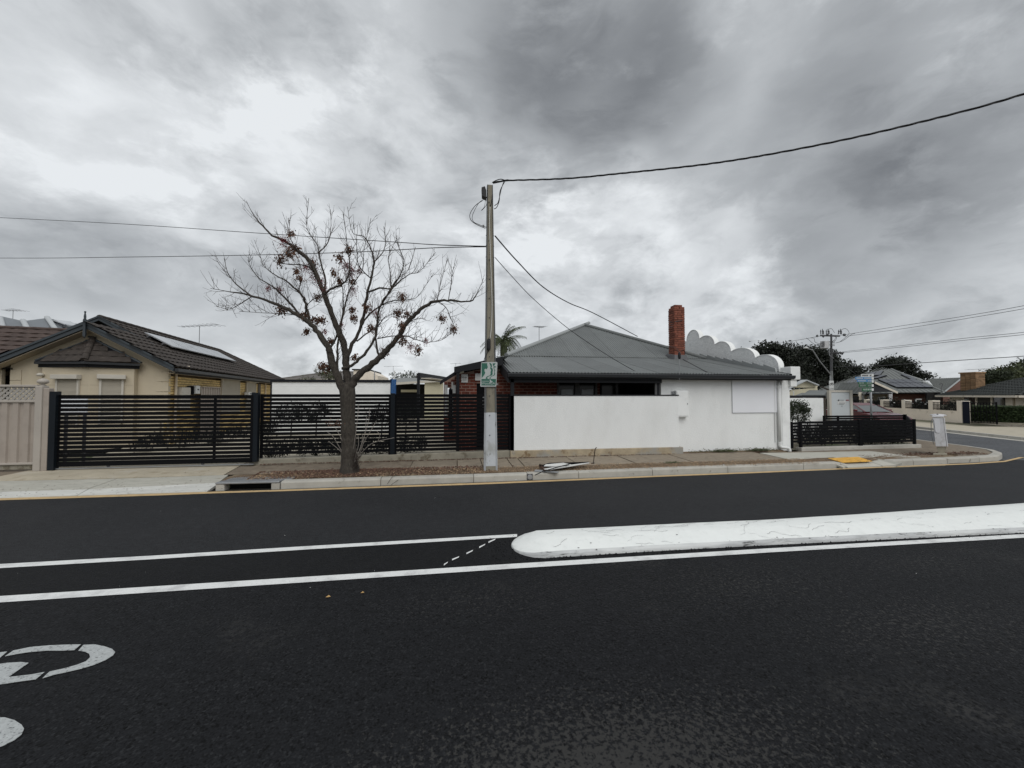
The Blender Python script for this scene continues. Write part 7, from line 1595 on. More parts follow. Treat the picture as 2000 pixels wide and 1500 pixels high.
# leaning telecom pillar
pb_ = G(1838, 889, .13); ppd = (pb_-EYE).dot(Vector((math.sin(YAW), math.cos(YAW), 0)))
tp_ = thing('service_pillar', (pb_.x, pb_.y, .12), 'leaning grey service pillar with pale cap on the corner verge', 'pillar')
def pq(u, v, off=0): return at(u, v, ppd+off)
def prs(lo, hi, dp_, name, mat, bevel=.01):
    (u0, u1, vb), (w0_, w1_, vt) = lo, hi
    MB().hexa([pq(u0, vb, -dp_), pq(u1, vb, -dp_), pq(u1, vb, dp_), pq(u0, vb, dp_)], [pq(w0_, vt, -dp_), pq(w1_, vt, -dp_), pq(w1_, vt, dp_), pq(w0_, vt, dp_)]).build(name, mat, tp_, bevel=bevel)
prs((1827.5, 1849.5, 872), (1821, 1842.5, 816), .16, 'body', 'pillar_grey', .012)
prs((1850, 1852, 872), (1843, 1845, 816), .17, 'edge_strip', 'pillar_pale', .003)
prs((1820, 1844, 815.5), (1820, 1843.5, 811.5), .18, 'cap', 'pillar_pale', .02)
MB().lathe(pq(1832, 811.5), [(.16, 0), (.15, .02), (.10, .035), (.02, .045)], 14).build('cap_dome', 'pillar_pale', tp_, smooth=True); MB().lathe(pq(1831, 809.8, -.15), [(.02, 0), (.015, .02)], 8).build('cap_bolt', 'ink_black', tp_)
prs((1833, 1845, 886), (1829, 1849, 873), .12, 'tapered_base', 'pole_concrete', .01)
prs((1822, 1850, 890), (1822, 1850, 885), .20, 'foot_slab', 'plinth', .02)
a = [pq(u, v, -.168) for u, v in ((1824, 819), (1835, 818), (1837, 832), (1836, 845), (1831, 845.5), (1827, 843))]
MB().prism(a, ray(1830, 830)*-.004).build('faded_patch', 'pillar_pale', tp_)
MB().tube([pq(1821, 818), pq(1818.5, 826), pq(1819, 850), pq(1824, 868)], .008, 4).build('strap', 'metal_grey', tp_)
mb = MB()
for k in range(200): a = random.uniform(0, 6.3); r_ = random.uniform(.02, .3); p = Vector((pb_.x+.1+r_*math.cos(a)*1.2, pb_.y+r_*math.sin(a)*.6, .13)); s_ = random.uniform(.01, .04); mb.hexa([p, p+Vector((s_, 0, 0)), p+Vector((s_, s_, 0)), p+Vector((0, s_, 0))], [p+Vector((0, 0, s_)), p+Vector((s_*.8, 0, s_*.8)), p+Vector((s_*.7, s_*.7, s_)), p+Vector((0, s_*.8, s_*.6))])
mb.build('loose_soil', 'soil', kind='stuff')

# ------------------------------------------------------------------ across the side street
WA, WB = G(1878, 827, -.15), None
wdir = Vector((.42, .91, 0)).normalized(); base_z = -.17
# wall line from the gate pillar leftwards, through real positions
def wl_pt(u):    # vertical plane of the wall
    n_ = Vector((wdir.y, -wdir.x, 0)); return PL(u, 772, Vector((WA.x*1.0, WA.y, 0)), n_)
WA = at(1878, 826, 23.5); 
fw = thing('pillared_front_wall', (WA.x, WA.y, base_z), 'cream masonry front wall with pillars and dark steel infill across the side street', 'wall')
us = [1873, 1817, 1764, 1722, 1690, 1605]; wp = [wl_pt(u) for u in us[:5]]; last = wp[-1]+(wp[-1]-wp[-2])*2.6; wp.append(last)
zt_p = at(1873, 783, 23.5).z; nrm = Vector((-wdir.y, wdir.x, 0)); nrm = nrm if nrm.x < 0 else -nrm
wbz = at(1873, 826.5, 23.5).z
for i, p in enumerate(wp):
    MB().obox(Vector((p.x, p.y, wbz))-wdir*.19+nrm*.02, wdir*.38, -nrm*.42, Vector((0, 0, zt_p-wbz))).build('pillar', 'wall_pale_far', fw, bevel=.02)
    if i < len(wp)-1:
        a, b = p+wdir*.19, wp[i+1]-wdir*.19; zt = zt_p-.62
        MB().obox(Vector((a.x, a.y, wbz)), b-a, -nrm*.18, Vector((0, 0, zt-wbz))).build('masonry_panel', 'wall_pale_far', fw)
        ln = (b-a).length; mb = MB(); m = int(ln/.11)
        for k in range(m): c = a+wdir*ln*(k+.5)/m; mb.box(c.x-.012, c.y-.012, zt, c.x+.012, c.y+.012, zt_p-.10)
        for z in (zt+.06, zt_p-.12, zt_p-.30): mb.obox(Vector((a.x, a.y, z)), b-a, -nrm*.03, Vector((0, 0, .03)))
        mb.build('steel_infill', 'slat_black', fw)
        c = (a+b)/2-nrm*.7
        plant('garden_hedge', ['dense dark shrubs filling the bay beside the dark gate', 'dark shrubs with pale flowers in the second bay from the dark gate', 'dark shrubs in the third bay from the dark gate', 'dark shrubs behind the red car', 'dark shrubs hidden behind the grey notice board'][i], 'shrub', (c.x, c.y, wbz), 1500, [((c.x+wdir.x*ln*k/3, c.y+wdir.y*ln*k/3, wbz+.95), (ln*.3, .5, .52)) for k in (-1, 0, 1)], .055, 'leaf_dark', None, seed=40+i, shell=.1, leafname='foliage')
mb = MB(); c = (wp[1]+wp[2])/2
for k in range(14): p = Vector((c.x+random.uniform(-.8, .8), c.y+random.uniform(-1, 1), wbz+random.uniform(1.0, 1.4)))+nrm*.05; mb.lathe(p, [(.02, -.02), (.05, 0), (.02, .03)], 6)
tag(mb.build('rose_flowers', 'frame_white', base=c), 'few small white flowers in the shrubs behind the cream front wall', 'flowers')
# dark gate, hedge and verge on the right
gp = at(1880, 826, 23.4); ge = at(2110, 829, 20.5); gd = (ge-gp); gd.z = 0; L_ = gd.length; gd.normalize(); gn = Vector((gd.y, -gd.x, 0)); zb_ = wbz
dg = thing('dark_pedestrian_gate', (gp.x, gp.y, zb_), 'blue-black steel gate and fence between the cream pillar and the hedge', 'gate')
zt = at(1885, 784, 23.4).z
MB().obox(Vector((gp.x, gp.y, zb_))+gd*.02, gd*.28, -gn*.06, Vector((0, 0, zt-zb_))).build('gate_stile', 'blue_black', dg)
MB().obox(Vector((gp.x, gp.y, zb_))+gd*1.28, gd*.07, -gn*.07, Vector((0, 0, zt-zb_-.02))).build('post', 'slat_black', dg)
mb = MB()
for k in range(8): mb.obox(Vector((gp.x, gp.y, zb_+.05))+gd*(.36+k*.115), gd*.03, -gn*.03, Vector((0, 0, zt-zb_-.12)))
for z in (.06, .7, zt-zb_-.1): mb.obox(Vector((gp.x, gp.y, zb_+z))+gd*.3, gd*1.0, -gn*.03, Vector((0, 0, .04)))
mb.build('bars', 'slat_black', dg)
hg = thing('clipped_hedge', Vector((gp.x, gp.y, zb_))+gd*3, 'long clipped green hedge at the right edge beyond the side street', 'hedge')
h0 = Vector((gp.x, gp.y, zb_))+gd*.3-gn*-.0+(-gn if (-gn).y > 0 else gn)*.5
away = -gn if (-gn).y > 0 else gn; hh_ = at(1950, 795, 22.5).z-zb_
mbh = MB(); rgn = np.random.default_rng(77); n = 15000; k = 0; t = rgn.random(n)*L_; face = rgn.random(n); rr2 = rgn.random(n)
for i in range(n):
    if face[i] < .62: p = h0+gd*t[i]+Vector((0, 0, .12+hh_*.9*rr2[i]))+away*(abs(rgn.normal())*.05)
    else: p = h0+gd*t[i]+away*(rr2[i]*.9)+Vector((0, 0, hh_+rgn.normal()*.03))
    a = Vector(rgn.normal(size=3)).normalized(); b = a.orthogonal().normalized(); s_ = .05*(.6+rgn.random()*.8); mbh.add([p-a*s_, p+b*s_*.5, p+a*s_, p-b*s_*.5], [(0, 1, 2, 3)])
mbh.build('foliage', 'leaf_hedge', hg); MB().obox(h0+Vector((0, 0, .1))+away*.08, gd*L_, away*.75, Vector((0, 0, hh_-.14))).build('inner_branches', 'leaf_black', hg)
# verge details: hedge plinth
MB().obox(h0-away*.12-Vector((0, 0, .0)), gd*L_, away*.1, Vector((0, 0, .1))).build('edging', 'plinth', hg)
# tiled house at the right
D1 = 33.
p0_, p1_ = at(1829, 773, 33), at(1988, 773, 23.5); p1_.z = p0_.z = 1.74
t = thing('tiled_hip_house', (p1_.x, p1_.y, -.4), 'low house with dark grey tiled hip roof behind the hedge at right', 'house')
U = (p1_-p0_).normalized(); D = Vector((-U.y, U.x, 0)); D = D if D.y > 0 or D.x > 0 else -D
if D.dot(p1_-EYE) < 0: D = -D
pit_ = .36; Sd = (D+Vector((0, 0, pit_))).normalized(); nA = U.cross(Sd).normalized()
LA = (p1_-p0_).length; hgt = (PL(1944, 740.5, p0_, nA)-p0_); zd = hgt.dot(Sd); xR = hgt.dot(U)
tile_roof(t, p0_, U, Sd, [(0, 0), (LA, 0), (LA-zd*.94, zd), (zd*.94 if zd*.94 < LA-zd*.94 else LA-zd*.95, zd)], 'roof_tile_grey', tw=.33, tl=.36, limit=300, hscale=1.5, key=lambda m: abs(proj_u(m.translation)-1930))
rA = p0_+U*(LA-zd*.94)+Sd*zd; rB = p0_+U*min(zd*.94, LA-zd*.95)+Sd*zd
UB = D.copy(); DB = -U; SB = (DB+Vector((0, 0, pit_))).normalized(); LB = 16
tile_roof(t, p1_, UB, SB, [(0, 0), (LB, 0), (LB, zd), (zd*.94, zd)], 'roof_tile_grey', tw=.33, tl=.36, limit=150, hscale=1.5, name='side_roof_tile', many='side_roof_tiles')
ridge(t, p1_, rA, 'roof_tile_grey', .12, .4); ridge(t, rA, rA+UB*9, 'roof_tile_grey', .12, .4); ridge(t, p0_, rB, 'roof_tile_grey', .12, .4)
MB().add([p0_, rB, rB+D*6, p0_+D*10], [(0, 1, 2, 3)]).build('roof_slope', 'roof_tile_grey', t)
for a, d_, l_ in ((p0_, U, LA), (p1_, UB, LB)):
    n_ = Vector((d_.y, -d_.x, 0)); n_ = n_ if n_.dot(EYE-a) > 0 else -n_
    MB().obox(a-Vector((0, 0, .13))+n_*.0, d_*l_, n_*.10, Vector((0, 0, .13))).build('gutter', 'wall_pale_far', t)
p = [p0_]
MB().obox(Vector((p0_.x, p0_.y, -.4))+U*.6+D*.6, U*(LA-1.2), D*12, Vector((0, 0, 2.05))).build('wall', 'wall_pale_far', t)
def face_box(t, p, U, D, px0, px1, v0, v1, name, mat, off=.5, th=.03, par=None):
    pl_ = p[0]+D*(.6-th); a, b = PL(px0, v1, pl_, D), PL(px1, v0, pl_, D); return MB().obox(Vector((a.x, a.y, a.z)), U*((b-a).dot(U)), D*th, Vector((0, 0, min(b.z, 1.64)-a.z))).build(name, mat, par or t)
w_ = face_box(t, p, U, D, 1884, 1961, 776, 806, 'window', 'glass', .5, .05)
for u0 in (1905, 1935): face_box(t, p, U, D, u0, u0+3, 776, 800, 'mullion', 'wall_pale_far', .5, .09, w_)
face_box(t, p, U, D, 1978, 1979.5, 776, 800, 'downpipe', 'cream_render_dark', .5, .06)
# its big tan brick chimney
a, b = at(1906, 760, 30), at(1929, 727, 30)
ch_ = MB().box(a.x+.05, a.y+.05, 2, b.x-.05, a.y+.95, b.z-.03).build('chimney', 'mortar_brown', t)
ms = []; z = at(1905, 762, 30).z
while z < b.z-.08:
    n = 4; w = (b.x-a.x)/n; sh_ = (w/2 if int((z*100)/8.6) % 2 else 0)
    for k in range(n+1):
        x0_, x1_ = max(a.x, a.x+k*w-sh_), min(b.x, a.x+(k+1)*w-sh_-.012)
        if x1_-x0_ > .05: ms.append(mat3(Vector(((x0_+x1_)/2, a.y+.03, z+.038)), Vector((x1_-x0_, 0, 0)), Vector((0, .08, 0)), Vector((0, 0, .078))))
    for k in range(3): ms.append(mat3(Vector((a.x+.03, a.y+.16+k*.3, z+.038)), Vector((.08, 0, 0)), Vector((0, .28, 0)), Vector((0, 0, .078))))
    z += .088
pieces(ch_, 'brick', UNIT, 'brick_tan', ms, 200)
MB().box(a.x-.05, a.y-.05, b.z-.06, b.x+.05, a.y+1.0, b.z+.03).build('chimney_cap', 'brick_tan', ch_)
c = at(1912, 729, 30.4); antenna(c, at(1912, 721, 30.4).z-c.z, 'TV antenna on the tan brick chimney at the far right', 1.5, R(-20), 7)

# ------------------------------------------------------------------ grey hip-roofed house with solar panels
hd = 36.
gh = thing('grey_hip_house', at(1740, 800, hd+4)-Vector((0, 0, 0)), 'grey steel hip-roofed house with solar panels, front gable and brick side beyond the side street', 'house')
gh.location.z = -.5
A = lambda u, v, d: at(u, v, d)
apx = A(1741, 721, 44); apl = A(1722, 722, 46)
eL, eM, eR = A(1568, 769, 41), A(1697, 767, 36.5), A(1843, 765.5, 34)
def roofp(pts, name='roof', mat='roof_far', th=.06): return MB().prism(pts, (0, 0, -th)).build(name, mat, gh)
def facet(pts, mat='roof_far', name='roof_sheet', rib=.30):
    """steel roof facet with standing ribs running up the slope"""
    pts = [Vector(q) for q in pts]; n_ = (pts[1]-pts[0]).cross(pts[2]-pts[0]).normalized(); n_ = n_ if n_.z > 0 else -n_
    MB().prism(pts, -n_*.05).build(name, mat, gh)
    S_ = (Vector((0, 0, 1))-n_*n_.z).normalized(); U = S_.cross(n_); o = pts[0]; p2 = [((q-o).dot(U), (q-o).dot(S_)) for q in pts]; mb = MB(); x = min(a for a, _ in p2)+rib/2; x1 = max(a for a, _ in p2)
    while x < x1:
        ts = []
        for i in range(len(p2)):
            (xa, ta), (xb, tb) = p2[i], p2[(i+1) % len(p2)]
            if (xa-x)*(xb-x) < 0: ts.append(ta+(tb-ta)*(x-xa)/(xb-xa))
        if len(ts) >= 2: mb.obox(o+U*(x-.02)+S_*min(ts), U*.04, S_*(max(ts)-min(ts)), n_*.03)
        x += rib
    if mb.v: mb.build('roof_ribs', mat, gh)
facet([eL, eM, apx, apl]); facet([eM, eR, apx])
MB().add([eL, apl, A(1640, 745, 52)], [(0, 1, 2)]).add([eR, apx, A(1800, 740, 50)], [(0, 1, 2)]).build('back_roof', 'roof_far', gh)
ridge(gh, apx, A(1795, 742, 39), 'roof_far', .10, 3)
ridge(gh, apx, eR, 'roof_far', .12, 3)
# walls below
wz0 = -.5
def wallseg(a, b, inset, ztop, mat, name='wall', z0=wz0):
    a, b = Vector(a), Vector(b); d = (b-a); d.z = 0; n_ = Vector((-d.y, d.x, 0)).normalized(); n_ = n_ if n_.y > 0 else -n_
    return MB().obox(Vector((a.x, a.y, z0))+n_*inset, d, n_*.2, Vector((0, 0, ztop-z0))).build(name, mat, gh)
wallseg(eL, eM, .6, eM.z-.05, 'cream_render_dark'); wallseg(A(1745, 766, 35.8), A(1836, 766, 34.2), .6, eR.z-.05, 'brick_far', 'brick_wall'); wallseg(A(1690, 766, 37.5), A(1752, 766, 36.5), 1.0, eM.z, 'wall_pale_far', 'porch_wall')
wallseg(A(1695, 768, 36.8), A(1840, 767, 34.1), -.0, eR.z-.0, 'charcoal', 'fascia', eR.z-.16); wallseg(eL, eM, -.0, eL.z, 'charcoal', 'fascia', eL.z-.16)
# front gable over the porch
ga, gb, gt = A(1690, 770, 34.5), A(1752, 765, 34.0), A(1707, 745, 34.6)
MB().prism([ga+Vector((.3, .1, 0)), gb+Vector((-.3, .1, 0)), gt+Vector((0, .1, -.15))], (0, .1, 0)).build('gable_face', 'charcoal', gh)
facet([gt, gb, gb+Vector((2.0, 4, 0)), gt+Vector((2.2, 5, 0))], rib=.5); facet([gt, ga, ga+Vector((1.5, 4, .2)), gt+Vector((2.2, 5, 0))], rib=.5)
for a, b in ((gt, gb), (gt, ga)): MB().prism([a, b, b-Vector((0, 0, .18)), a-Vector((0, 0, .18))], (0, -.06, 0)).build('gable_barge', 'wall_pale_far' if b is gb else 'charcoal', gh)
facet([A(1694, 768, 34.2), A(1742, 767.5, 33.6), A(1732, 762, 35), A(1700, 762, 35.4)], 'roof_steel', 'porch_roof', .4)
MB().prism([A(1694, 768.2, 34.15), A(1742, 767.7, 33.55), A(1742, 769.6, 33.55), A(1694, 770.1, 34.15)], (0, .08, 0)).build('porch_fascia', 'charcoal', gh)
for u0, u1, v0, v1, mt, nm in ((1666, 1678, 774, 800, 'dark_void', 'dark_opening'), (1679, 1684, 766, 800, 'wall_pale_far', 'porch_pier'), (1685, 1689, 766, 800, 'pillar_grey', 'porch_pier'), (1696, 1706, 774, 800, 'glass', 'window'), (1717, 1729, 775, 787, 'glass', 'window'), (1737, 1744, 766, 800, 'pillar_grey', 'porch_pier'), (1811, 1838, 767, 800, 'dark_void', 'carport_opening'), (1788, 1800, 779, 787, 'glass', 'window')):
    dd_ = 35.0 if u0 < 1740 else 34.3; a, b = A(u0, v1, dd_), A(u1, v0, dd_); rt3 = Vector((math.cos(YAW), -math.sin(YAW), 0)); o = MB().obox(Vector((a.x, a.y, max(a.z, wz0))), rt3*((b-a).dot(rt3)), Vector((0, .1, 0)), Vector((0, 0, b.z-max(a.z, wz0)))).build(nm, mt, gh)
    if nm == 'window': MB().obox(Vector((a.x, a.y-.03, max(a.z, wz0))), rt3*.06, Vector((0, .03, 0)), Vector((0, 0, b.z-max(a.z, wz0)))).obox(Vector((a.x, a.y-.03, b.z-.06)), rt3*((b-a).dot(rt3)), Vector((0, .03, 0)), Vector((0, 0, .06))).build('frame', 'frame_white', o)
# side wing with brick gable end
w1_, w2_, w3_ = A(1812, 739.5, 46), A(1878, 738, 40), A(1886, 741, 40)
facet([A(1812, 740, 46), A(1878, 737.5, 40), A(1838, 768, 33.5), A(1833, 766, 36)], rib=.35)
MB().prism([A(1878, 739, 39.8), A(1842, 767, 35.5), A(1842, 790, 35.5), A(1895, 790, 40), A(1886, 744, 40)], (0, .2, 0)).build('brick_gable', 'brick_far', gh)
MB().prism([A(1879, 737, 39.6), A(1842, 767, 33.5), A(1844, 768, 33.5), A(1881, 738.5, 39.6)], (0, .05, 0)).build('gable_barge', 'roof_steel_light', gh); MB().prism([A(1878, 737, 39.7), A(1888, 742, 40.0), A(1888, 744, 40.0), A(1878, 739, 39.7)], (0, .1, 0)).build('gable_barge', 'charcoal', gh)
# solar panels, following the two roof facets
def on(pts3, u, v, lift=.10):
    n_ = (Vector(pts3[1])-Vector(pts3[0])).cross(Vector(pts3[2])-Vector(pts3[0])).normalized(); n_ = n_ if n_.z > 0 else -n_
    return PL(u, v, Vector(pts3[0])+n_*lift, n_), n_
for q4, fct, nx, ny in (([(1714, 741), (1752, 757), (1823, 757), (1788, 741)], (eM, eR, apx), 5, 2), ([(1650, 749), (1683, 748), (1708, 735), (1680, 735)], (eL, eM, apx), 3, 2), ([(1690, 735), (1700, 728), (1726, 724), (1719, 733)], (eL, eM, apx), 2, 1), ([(1697, 741), (1715, 738.5), (1733, 733), (1720, 733)], (eL, eM, apx), 2, 1), ([(1759, 731), (1782, 742), (1792, 741), (1768, 731)], (eM, eR, apx), 1, 2)):
    c4 = [on(fct, *q_)[0] for q_ in q4]; n_ = on(fct, *q4[0])[1]
    for i in range(nx):
        for j in range(ny):
            f_ = lambda s, t: c4[0].lerp(c4[3], s).lerp(c4[1].lerp(c4[2], s), t)
            g_ = .04; a = [f_((i+g_)/nx, (j+g_)/ny), f_((i+1-g_)/nx, (j+g_)/ny), f_((i+1-g_)/nx, (j+1-g_)/ny), f_((i+g_)/nx, (j+1-g_)/ny)]
            MB().prism(a, n_*.05).build('solar_panel', 'solar', gh)
    MB().prism([c4[0]-n_*.02, c4[1]-n_*.02, c4[2]-n_*.02, c4[3]-n_*.02], -n_*.06).build('panel_frame', 'slat_black', gh)
c = at(1838.5, 765, 33); MB().tube(smooth_path([c, c+Vector((0, 0, .35)), c+Vector((.12, 0, .5)), c+Vector((.1, 0, .7)), c+Vector((-.1, 0, .72)), c+Vector((-.12, 0, .55))]), .02, 5).build('vent_pipe', 'metal_dark', gh)
c, n_ = on((eM, eR, apx), 1806, 747, .12); MB().box(c.x-.3, c.y-.1, c.z, c.x+.3, c.y+.1, c.z+.08).build('roof_vent', 'frame_white', gh)
# brick and cream gabled house further left
ft = thing('gabled_brick_house', at(1565, 790, 30), 'small house with cream gable above red brick seen past the white pier', 'house')
ft.location.z = -.2
d_ = 30; MB().prism([A(1535, 757, d_), A(1596, 757, d_), A(1598, 752, d_), A(1577, 744, d_), A(1535, 757, d_)][:4], (0, .3, 0)).build('gable_face', 'cream_plain', ft)
MB().prism([A(1535, 775, d_), A(1545, 762, d_), A(1596, 757, d_), A(1600, 775, d_)], (0, .3, 0)).build('gable_infill', 'cream_plain', ft)
a, b = A(1530, 800, d_-.1), A(1574, 762.5, d_-.1); MB().box(a.x, a.y, -.3, b.x, a.y+.1, b.z).build('brick_wall', 'brick_far', ft)
for q_ in ([(1541, 758), (1576, 741.5), (1576, 743.5), (1541, 760.5)], [(1576, 741.5), (1600, 751), (1600, 753.5), (1576, 743.5)]): MB().prism([A(u, v, d_-.3) for u, v in q_], (0, .5, 0)).build('barge_board', 'ridge_pale', ft)
MB().prism([A(1541, 756, d_), A(1576, 741, d_), A(1582, 741, d_+9), A(1547, 754, d_+9)], (0, 0, -.05)).build('roof', 'roof_far', ft)
MB().prism([A(1566, 771, 26), A(1580, 762, 29), A(1620, 762, 29), A(1625, 771, 26)], (0, 0, -.06)).build('verandah_roof', 'roof_steel', ft); MB().tube([A(1550, 773, 27), A(1550, 765, 27), A(1548, 764, 27)], .03, 5).build('white_pipe', 'pipe_white', ft)
MB().prism([A(1546, 775, 26), A(1566, 767, 28), A(1625, 771, 26), A(1622, 775, 25.5)], (0, 0, -.06)).build('lower_roof', 'roof_far', ft)

# red car parked across the side street
car = thing('red_car', (0, 0, 0), 'dark red car parked in the side street behind the street name post', 'car')
cl, cw_ = 4.4, 1.78
# side profile (x forward): lower body with wheel arches, then cabin
prof = [(-2.15, .35), (-2.2, .62), (-2.12, .92), (-1.9, 1.0), (-1.2, .98), (.75, .95), (1.35, .88), (1.9, .76), (2.15, .62), (2.2, .42), (2.12, .26), (1.80, .22)]
def arch(cx_, r=.36): return [(cx_+r*math.cos(t), .30+r*math.sin(t)) for t in [math.pi*k/8 for k in range(0, 9)]]
low_ = prof+arch(1.38)+[(.9, .2), (-.9, .2)]+arch(-1.32)+[(-1.85, .25)]
mb = MB(); secs = [(-.89, .93, .0), (-.84, 1.0, .02), (0, 1.0, .05), (.84, 1.0, .02), (.89, .93, .0)]; vs = []
for y, sx_, dz in secs: vs += [(x*(.985 if abs(y) > .86 else 1), y, z+(dz if z > .7 else 0)*(1 if abs(y) < .5 else 0)) for x, z in low_]
m = len(low_); fs = [(i*m+j, i*m+(j+1) % m, (i+1)*m+(j+1) % m, (i+1)*m+j) for i in range(len(secs)-1) for j in range(m)]
fs += [tuple(range(m-1, -1, -1)), tuple((len(secs)-1)*m+j for j in range(m))]
mb.add(vs, fs).build('body', 'car_red', car, bevel=.02)
def ring(z, x0, x1, w): return [(x0, -w, z), (x1, -w*.92, z), (x1, w*.92, z), (x0, w, z)]
r0_, r1_, r2_ = ring(.97, -1.75, 1.10, .80), ring(1.30, -1.15, .35, .66), ring(1.43, -.75, .0, .58)
mb = MB().add(r0_+r1_+r2_, [(0, 1, 5, 4), (1, 2, 6, 5), (2, 3, 7, 6), (3, 0, 4, 7)]).build('windows', 'glass_pale', car)
MB().hexa([(-1.18, -.665, 1.30), (.37, -.61, 1.30), (.37, .61, 1.30), (-1.18, .665, 1.30)], [(-.85, -.58, 1.44), (.02, -.54, 1.44), (.02, .54, 1.44), (-.85, .58, 1.44)]).build('roof_panel', 'car_red', car, bevel=.03)
for s_ in (-1, 1):
    MB().tube([(1.12, s_*.745, .96), (.37, s_*.625, 1.31)], .035, 6).build('windscreen_pillar', 'car_red', car); MB().tube([(-1.75, s_*.80, .96), (-1.16, s_*.67, 1.31)], .06, 6).build('rear_pillar', 'car_red', car); MB().tube([(-.35, s_*.81, .96), (-.40, s_*.64, 1.31)], .035, 6).build('middle_pillar', 'slat_black', car)
    MB().tube([(1.0, s_*.83, .985), (-1.6, s_*.86, 1.0)], .012, 4).build('chrome_strip', 'frame_white', car); MB().obox((.62, s_*.86, .98), (.18, 0, 0), (0, s_*.16, 0), (0, 0, .12)).build('mirror', 'car_red', car, bevel=.03)
    MB().hexa([(1.82, s_*.82, .56), (2.13, s_*.50, .55), (2.17, s_*.55, .57), (1.90, s_*.90, .58)], [(1.78, s_*.80, .70), (2.04, s_*.50, .68), (2.06, s_*.56, .69), (1.80, s_*.885, .72)]).build('headlight', 'lamp_clear', car); MB().box(-2.2, s_*.85-.1, .68, -2.1, s_*.85+.02, .84).build('tail_light', 'ink_red', car)
    for x in (1.38, -1.32):
        w = MB().lathe((x, s_*.80-.0, .31), [(.20, -.10), (.30, -.10), (.315, -.06), (.315, .06), (.30, .10), (.20, .10)], 20, (0, s_, 0)).build('wheel', 'tyre', car, smooth=False); MB().lathe((x, s_*.80, .31), [(.03, .08), (.20, .06), (.20, .09), (.04, .11)], 14, (0, s_, 0)).build('rim', 'metal_grey', w)
MB().box(2.14, -.42, .40, 2.205, .42, .54).build('grille', 'slat_black', car); MB().box(2.19, -.18, .30, 2.215, .18, .39).build('number_plate', 'sign_plate', car)
cc = at(1682, 812, 22.5); car.location = (cc.x, cc.y, gz(cc.x)-.02); car.rotation_euler = (0, 0, R(-100))

# ------------------------------------------------------------------ far trees on the right
def tree(lab, px, d, n, size, mat='leaf_dark', seed=1, cat='tree', trunk_u=None, name='large_tree', group=None, shell=.5):
    els = []; b = at(trunk_u or px[0][0], 800, d); 
    for (u, v, ru, rv) in px: c = at(u, v, d+random.uniform(-1, 1)*ru*d/750*.4); els.append(((c.x, c.y, c.z), (ru*d/750, ru*d/750*.8, rv*d/750)))
    tk = [([(b.x, b.y, -.3), (b.x+.2, b.y, (els[0][0][2])*.6), els[0][0]], [.45, .32, .1])]
    for e in els[1:6]: tk.append(([(b.x+.1, b.y, els[0][0][2]*.45), ((b.x+e[0][0])/2, (b.y+e[0][1])/2, (els[0][0][2]*.5+e[0][2])/2), e[0]], [.22, .14, .05]))
    plant(name, lab, cat, (b.x, b.y, -.3), n, els, size, mat, tk, seed=seed, group=group, shell=shell)
tree('left part of the dark tree mass, spreading tree behind the white parapet', [(1510, 705, 45, 22), (1478, 694, 22, 14), (1500, 682, 25, 12), (1535, 686, 28, 14), (1545, 720, 34, 28), (1500, 730, 40, 25), (1486, 700, 26, 16)], 46, 15000, .17, seed=51, trunk_u=1515)
tree('middle and tallest tree of the dark mass behind the far power pole', [(1590, 715, 45, 32), (1575, 692, 26, 15), (1605, 700, 28, 18), (1560, 740, 30, 25), (1610, 735, 40, 28), (1585, 757, 20, 12), (1600, 765, 14, 10), (1570, 690, 18, 12)], 48, 16000, .17, seed=52, trunk_u=1592)
tree('right low tree of the dark mass sloping down to the grey hip roof', [(1650, 735, 40, 20), (1640, 718, 26, 14), (1668, 727, 22, 12), (1680, 740, 14, 10), (1640, 750, 36, 20)], 50, 9000, .17, seed=53, trunk_u=1648)
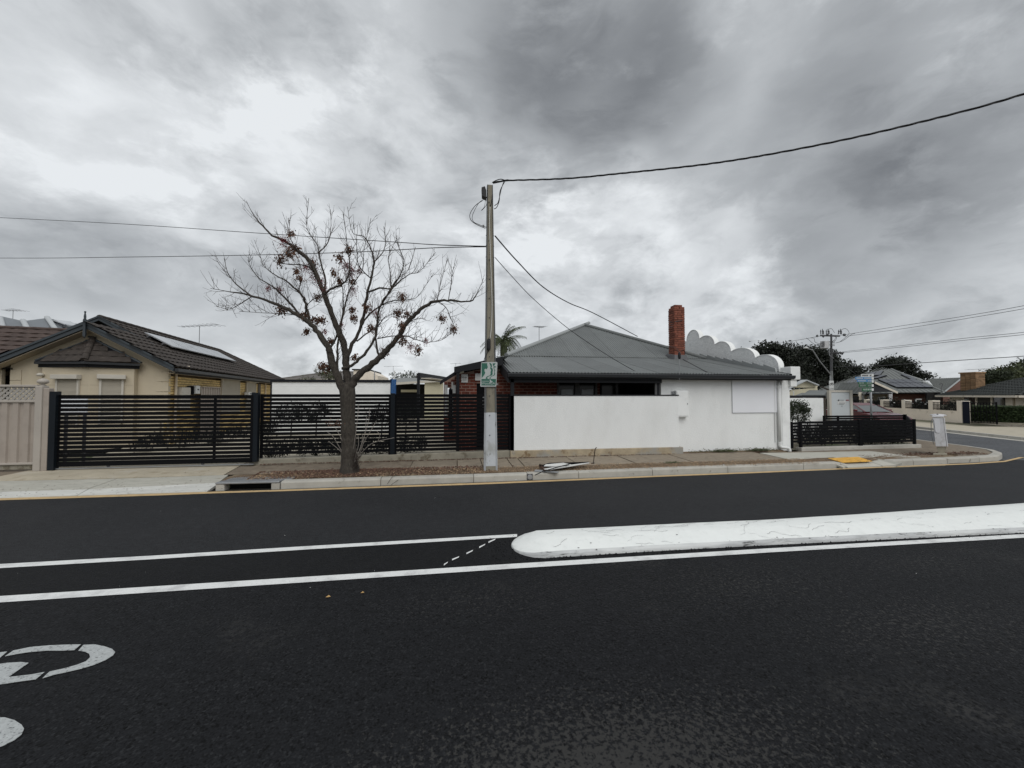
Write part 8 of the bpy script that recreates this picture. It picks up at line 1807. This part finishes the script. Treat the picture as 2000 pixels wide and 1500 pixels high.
tree('open-crowned tree rising behind the ridge of the grey hip roof', [(1742, 718, 24, 11), (1722, 722, 16, 8), (1765, 716, 20, 11), (1778, 726, 12, 7), (1735, 708, 18, 7), (1752, 706, 18, 7), (1712, 718, 10, 4)], 62, 5200, .20, seed=54, trunk_u=1745, shell=.3)
tree('small dark treetop at the right end of the grey hip roof ridge', [(1800, 736, 14, 6), (1790, 732, 8, 5)], 62, 900, .2, seed=55)
tree('olive green trees behind the tan chimney at the right edge, nearer crown', [(1975, 735, 36, 16), (2005, 722, 25, 16), (1955, 732, 20, 10), (1990, 740, 40, 14)], 55, 8000, .2, 'leaf_olive', 56)
tree('low grey-green tree just right of the tan chimney', [(1935, 738, 15, 10), (1948, 735, 18, 10), (1925, 741, 8, 6)], 48, 2600, .17, 'leaf_mid', 57)
tree('far tree filling the gap at the right edge behind the tiled roof', [(2060, 720, 60, 25), (2120, 710, 60, 30)], 58, 5000, .25, 'leaf_mid', 58)
# branches hanging low in front of the small gable
c = at(1585, 755, 31)
plant('hanging_branch', 'dark hanging foliage in front of the small cream gable', 'tree branch', (c.x, c.y, -.2), 900, [((c.x, c.y, c.z), (.35, .3, .55)), ((at(1597, 752, 31).x, c.y, at(1597, 755, 31).z), (.35, .3, .4)), ((at(1580, 742, 31).x, c.y, at(1580, 742, 31).z), (.7, .3, .35)), ((at(1605, 745, 31).x, c.y, at(1605, 745, 31).z), (.7, .3, .3))], .09, 'leaf_dark', [([(at(1595, 742, 33).x, c.y+1, -.2), (at(1595, 742, 33).x, c.y+.6, 2.2), (c.x, c.y, c.z+.3)], [.14, .10, .03])], seed=61)
# distant bird
for u, v, lab in ((1466, 667, 'tiny bird gliding above the dark trees'),):
    c = at(u, v, 60); single(MB().add([c, c+Vector((-.35, 0, .12)), c+Vector((-.15, .1, .04)), c+Vector((.30, 0, .10)), c+Vector((.12, .1, .02)), c+Vector((.02, .25, -.05)), c+Vector((0, -.15, -.02))], [(6, 1, 2, 0), (6, 0, 4, 3), (2, 5, 4, 0)]), 'bird', 'ink_grey', lab, 'bird', c)
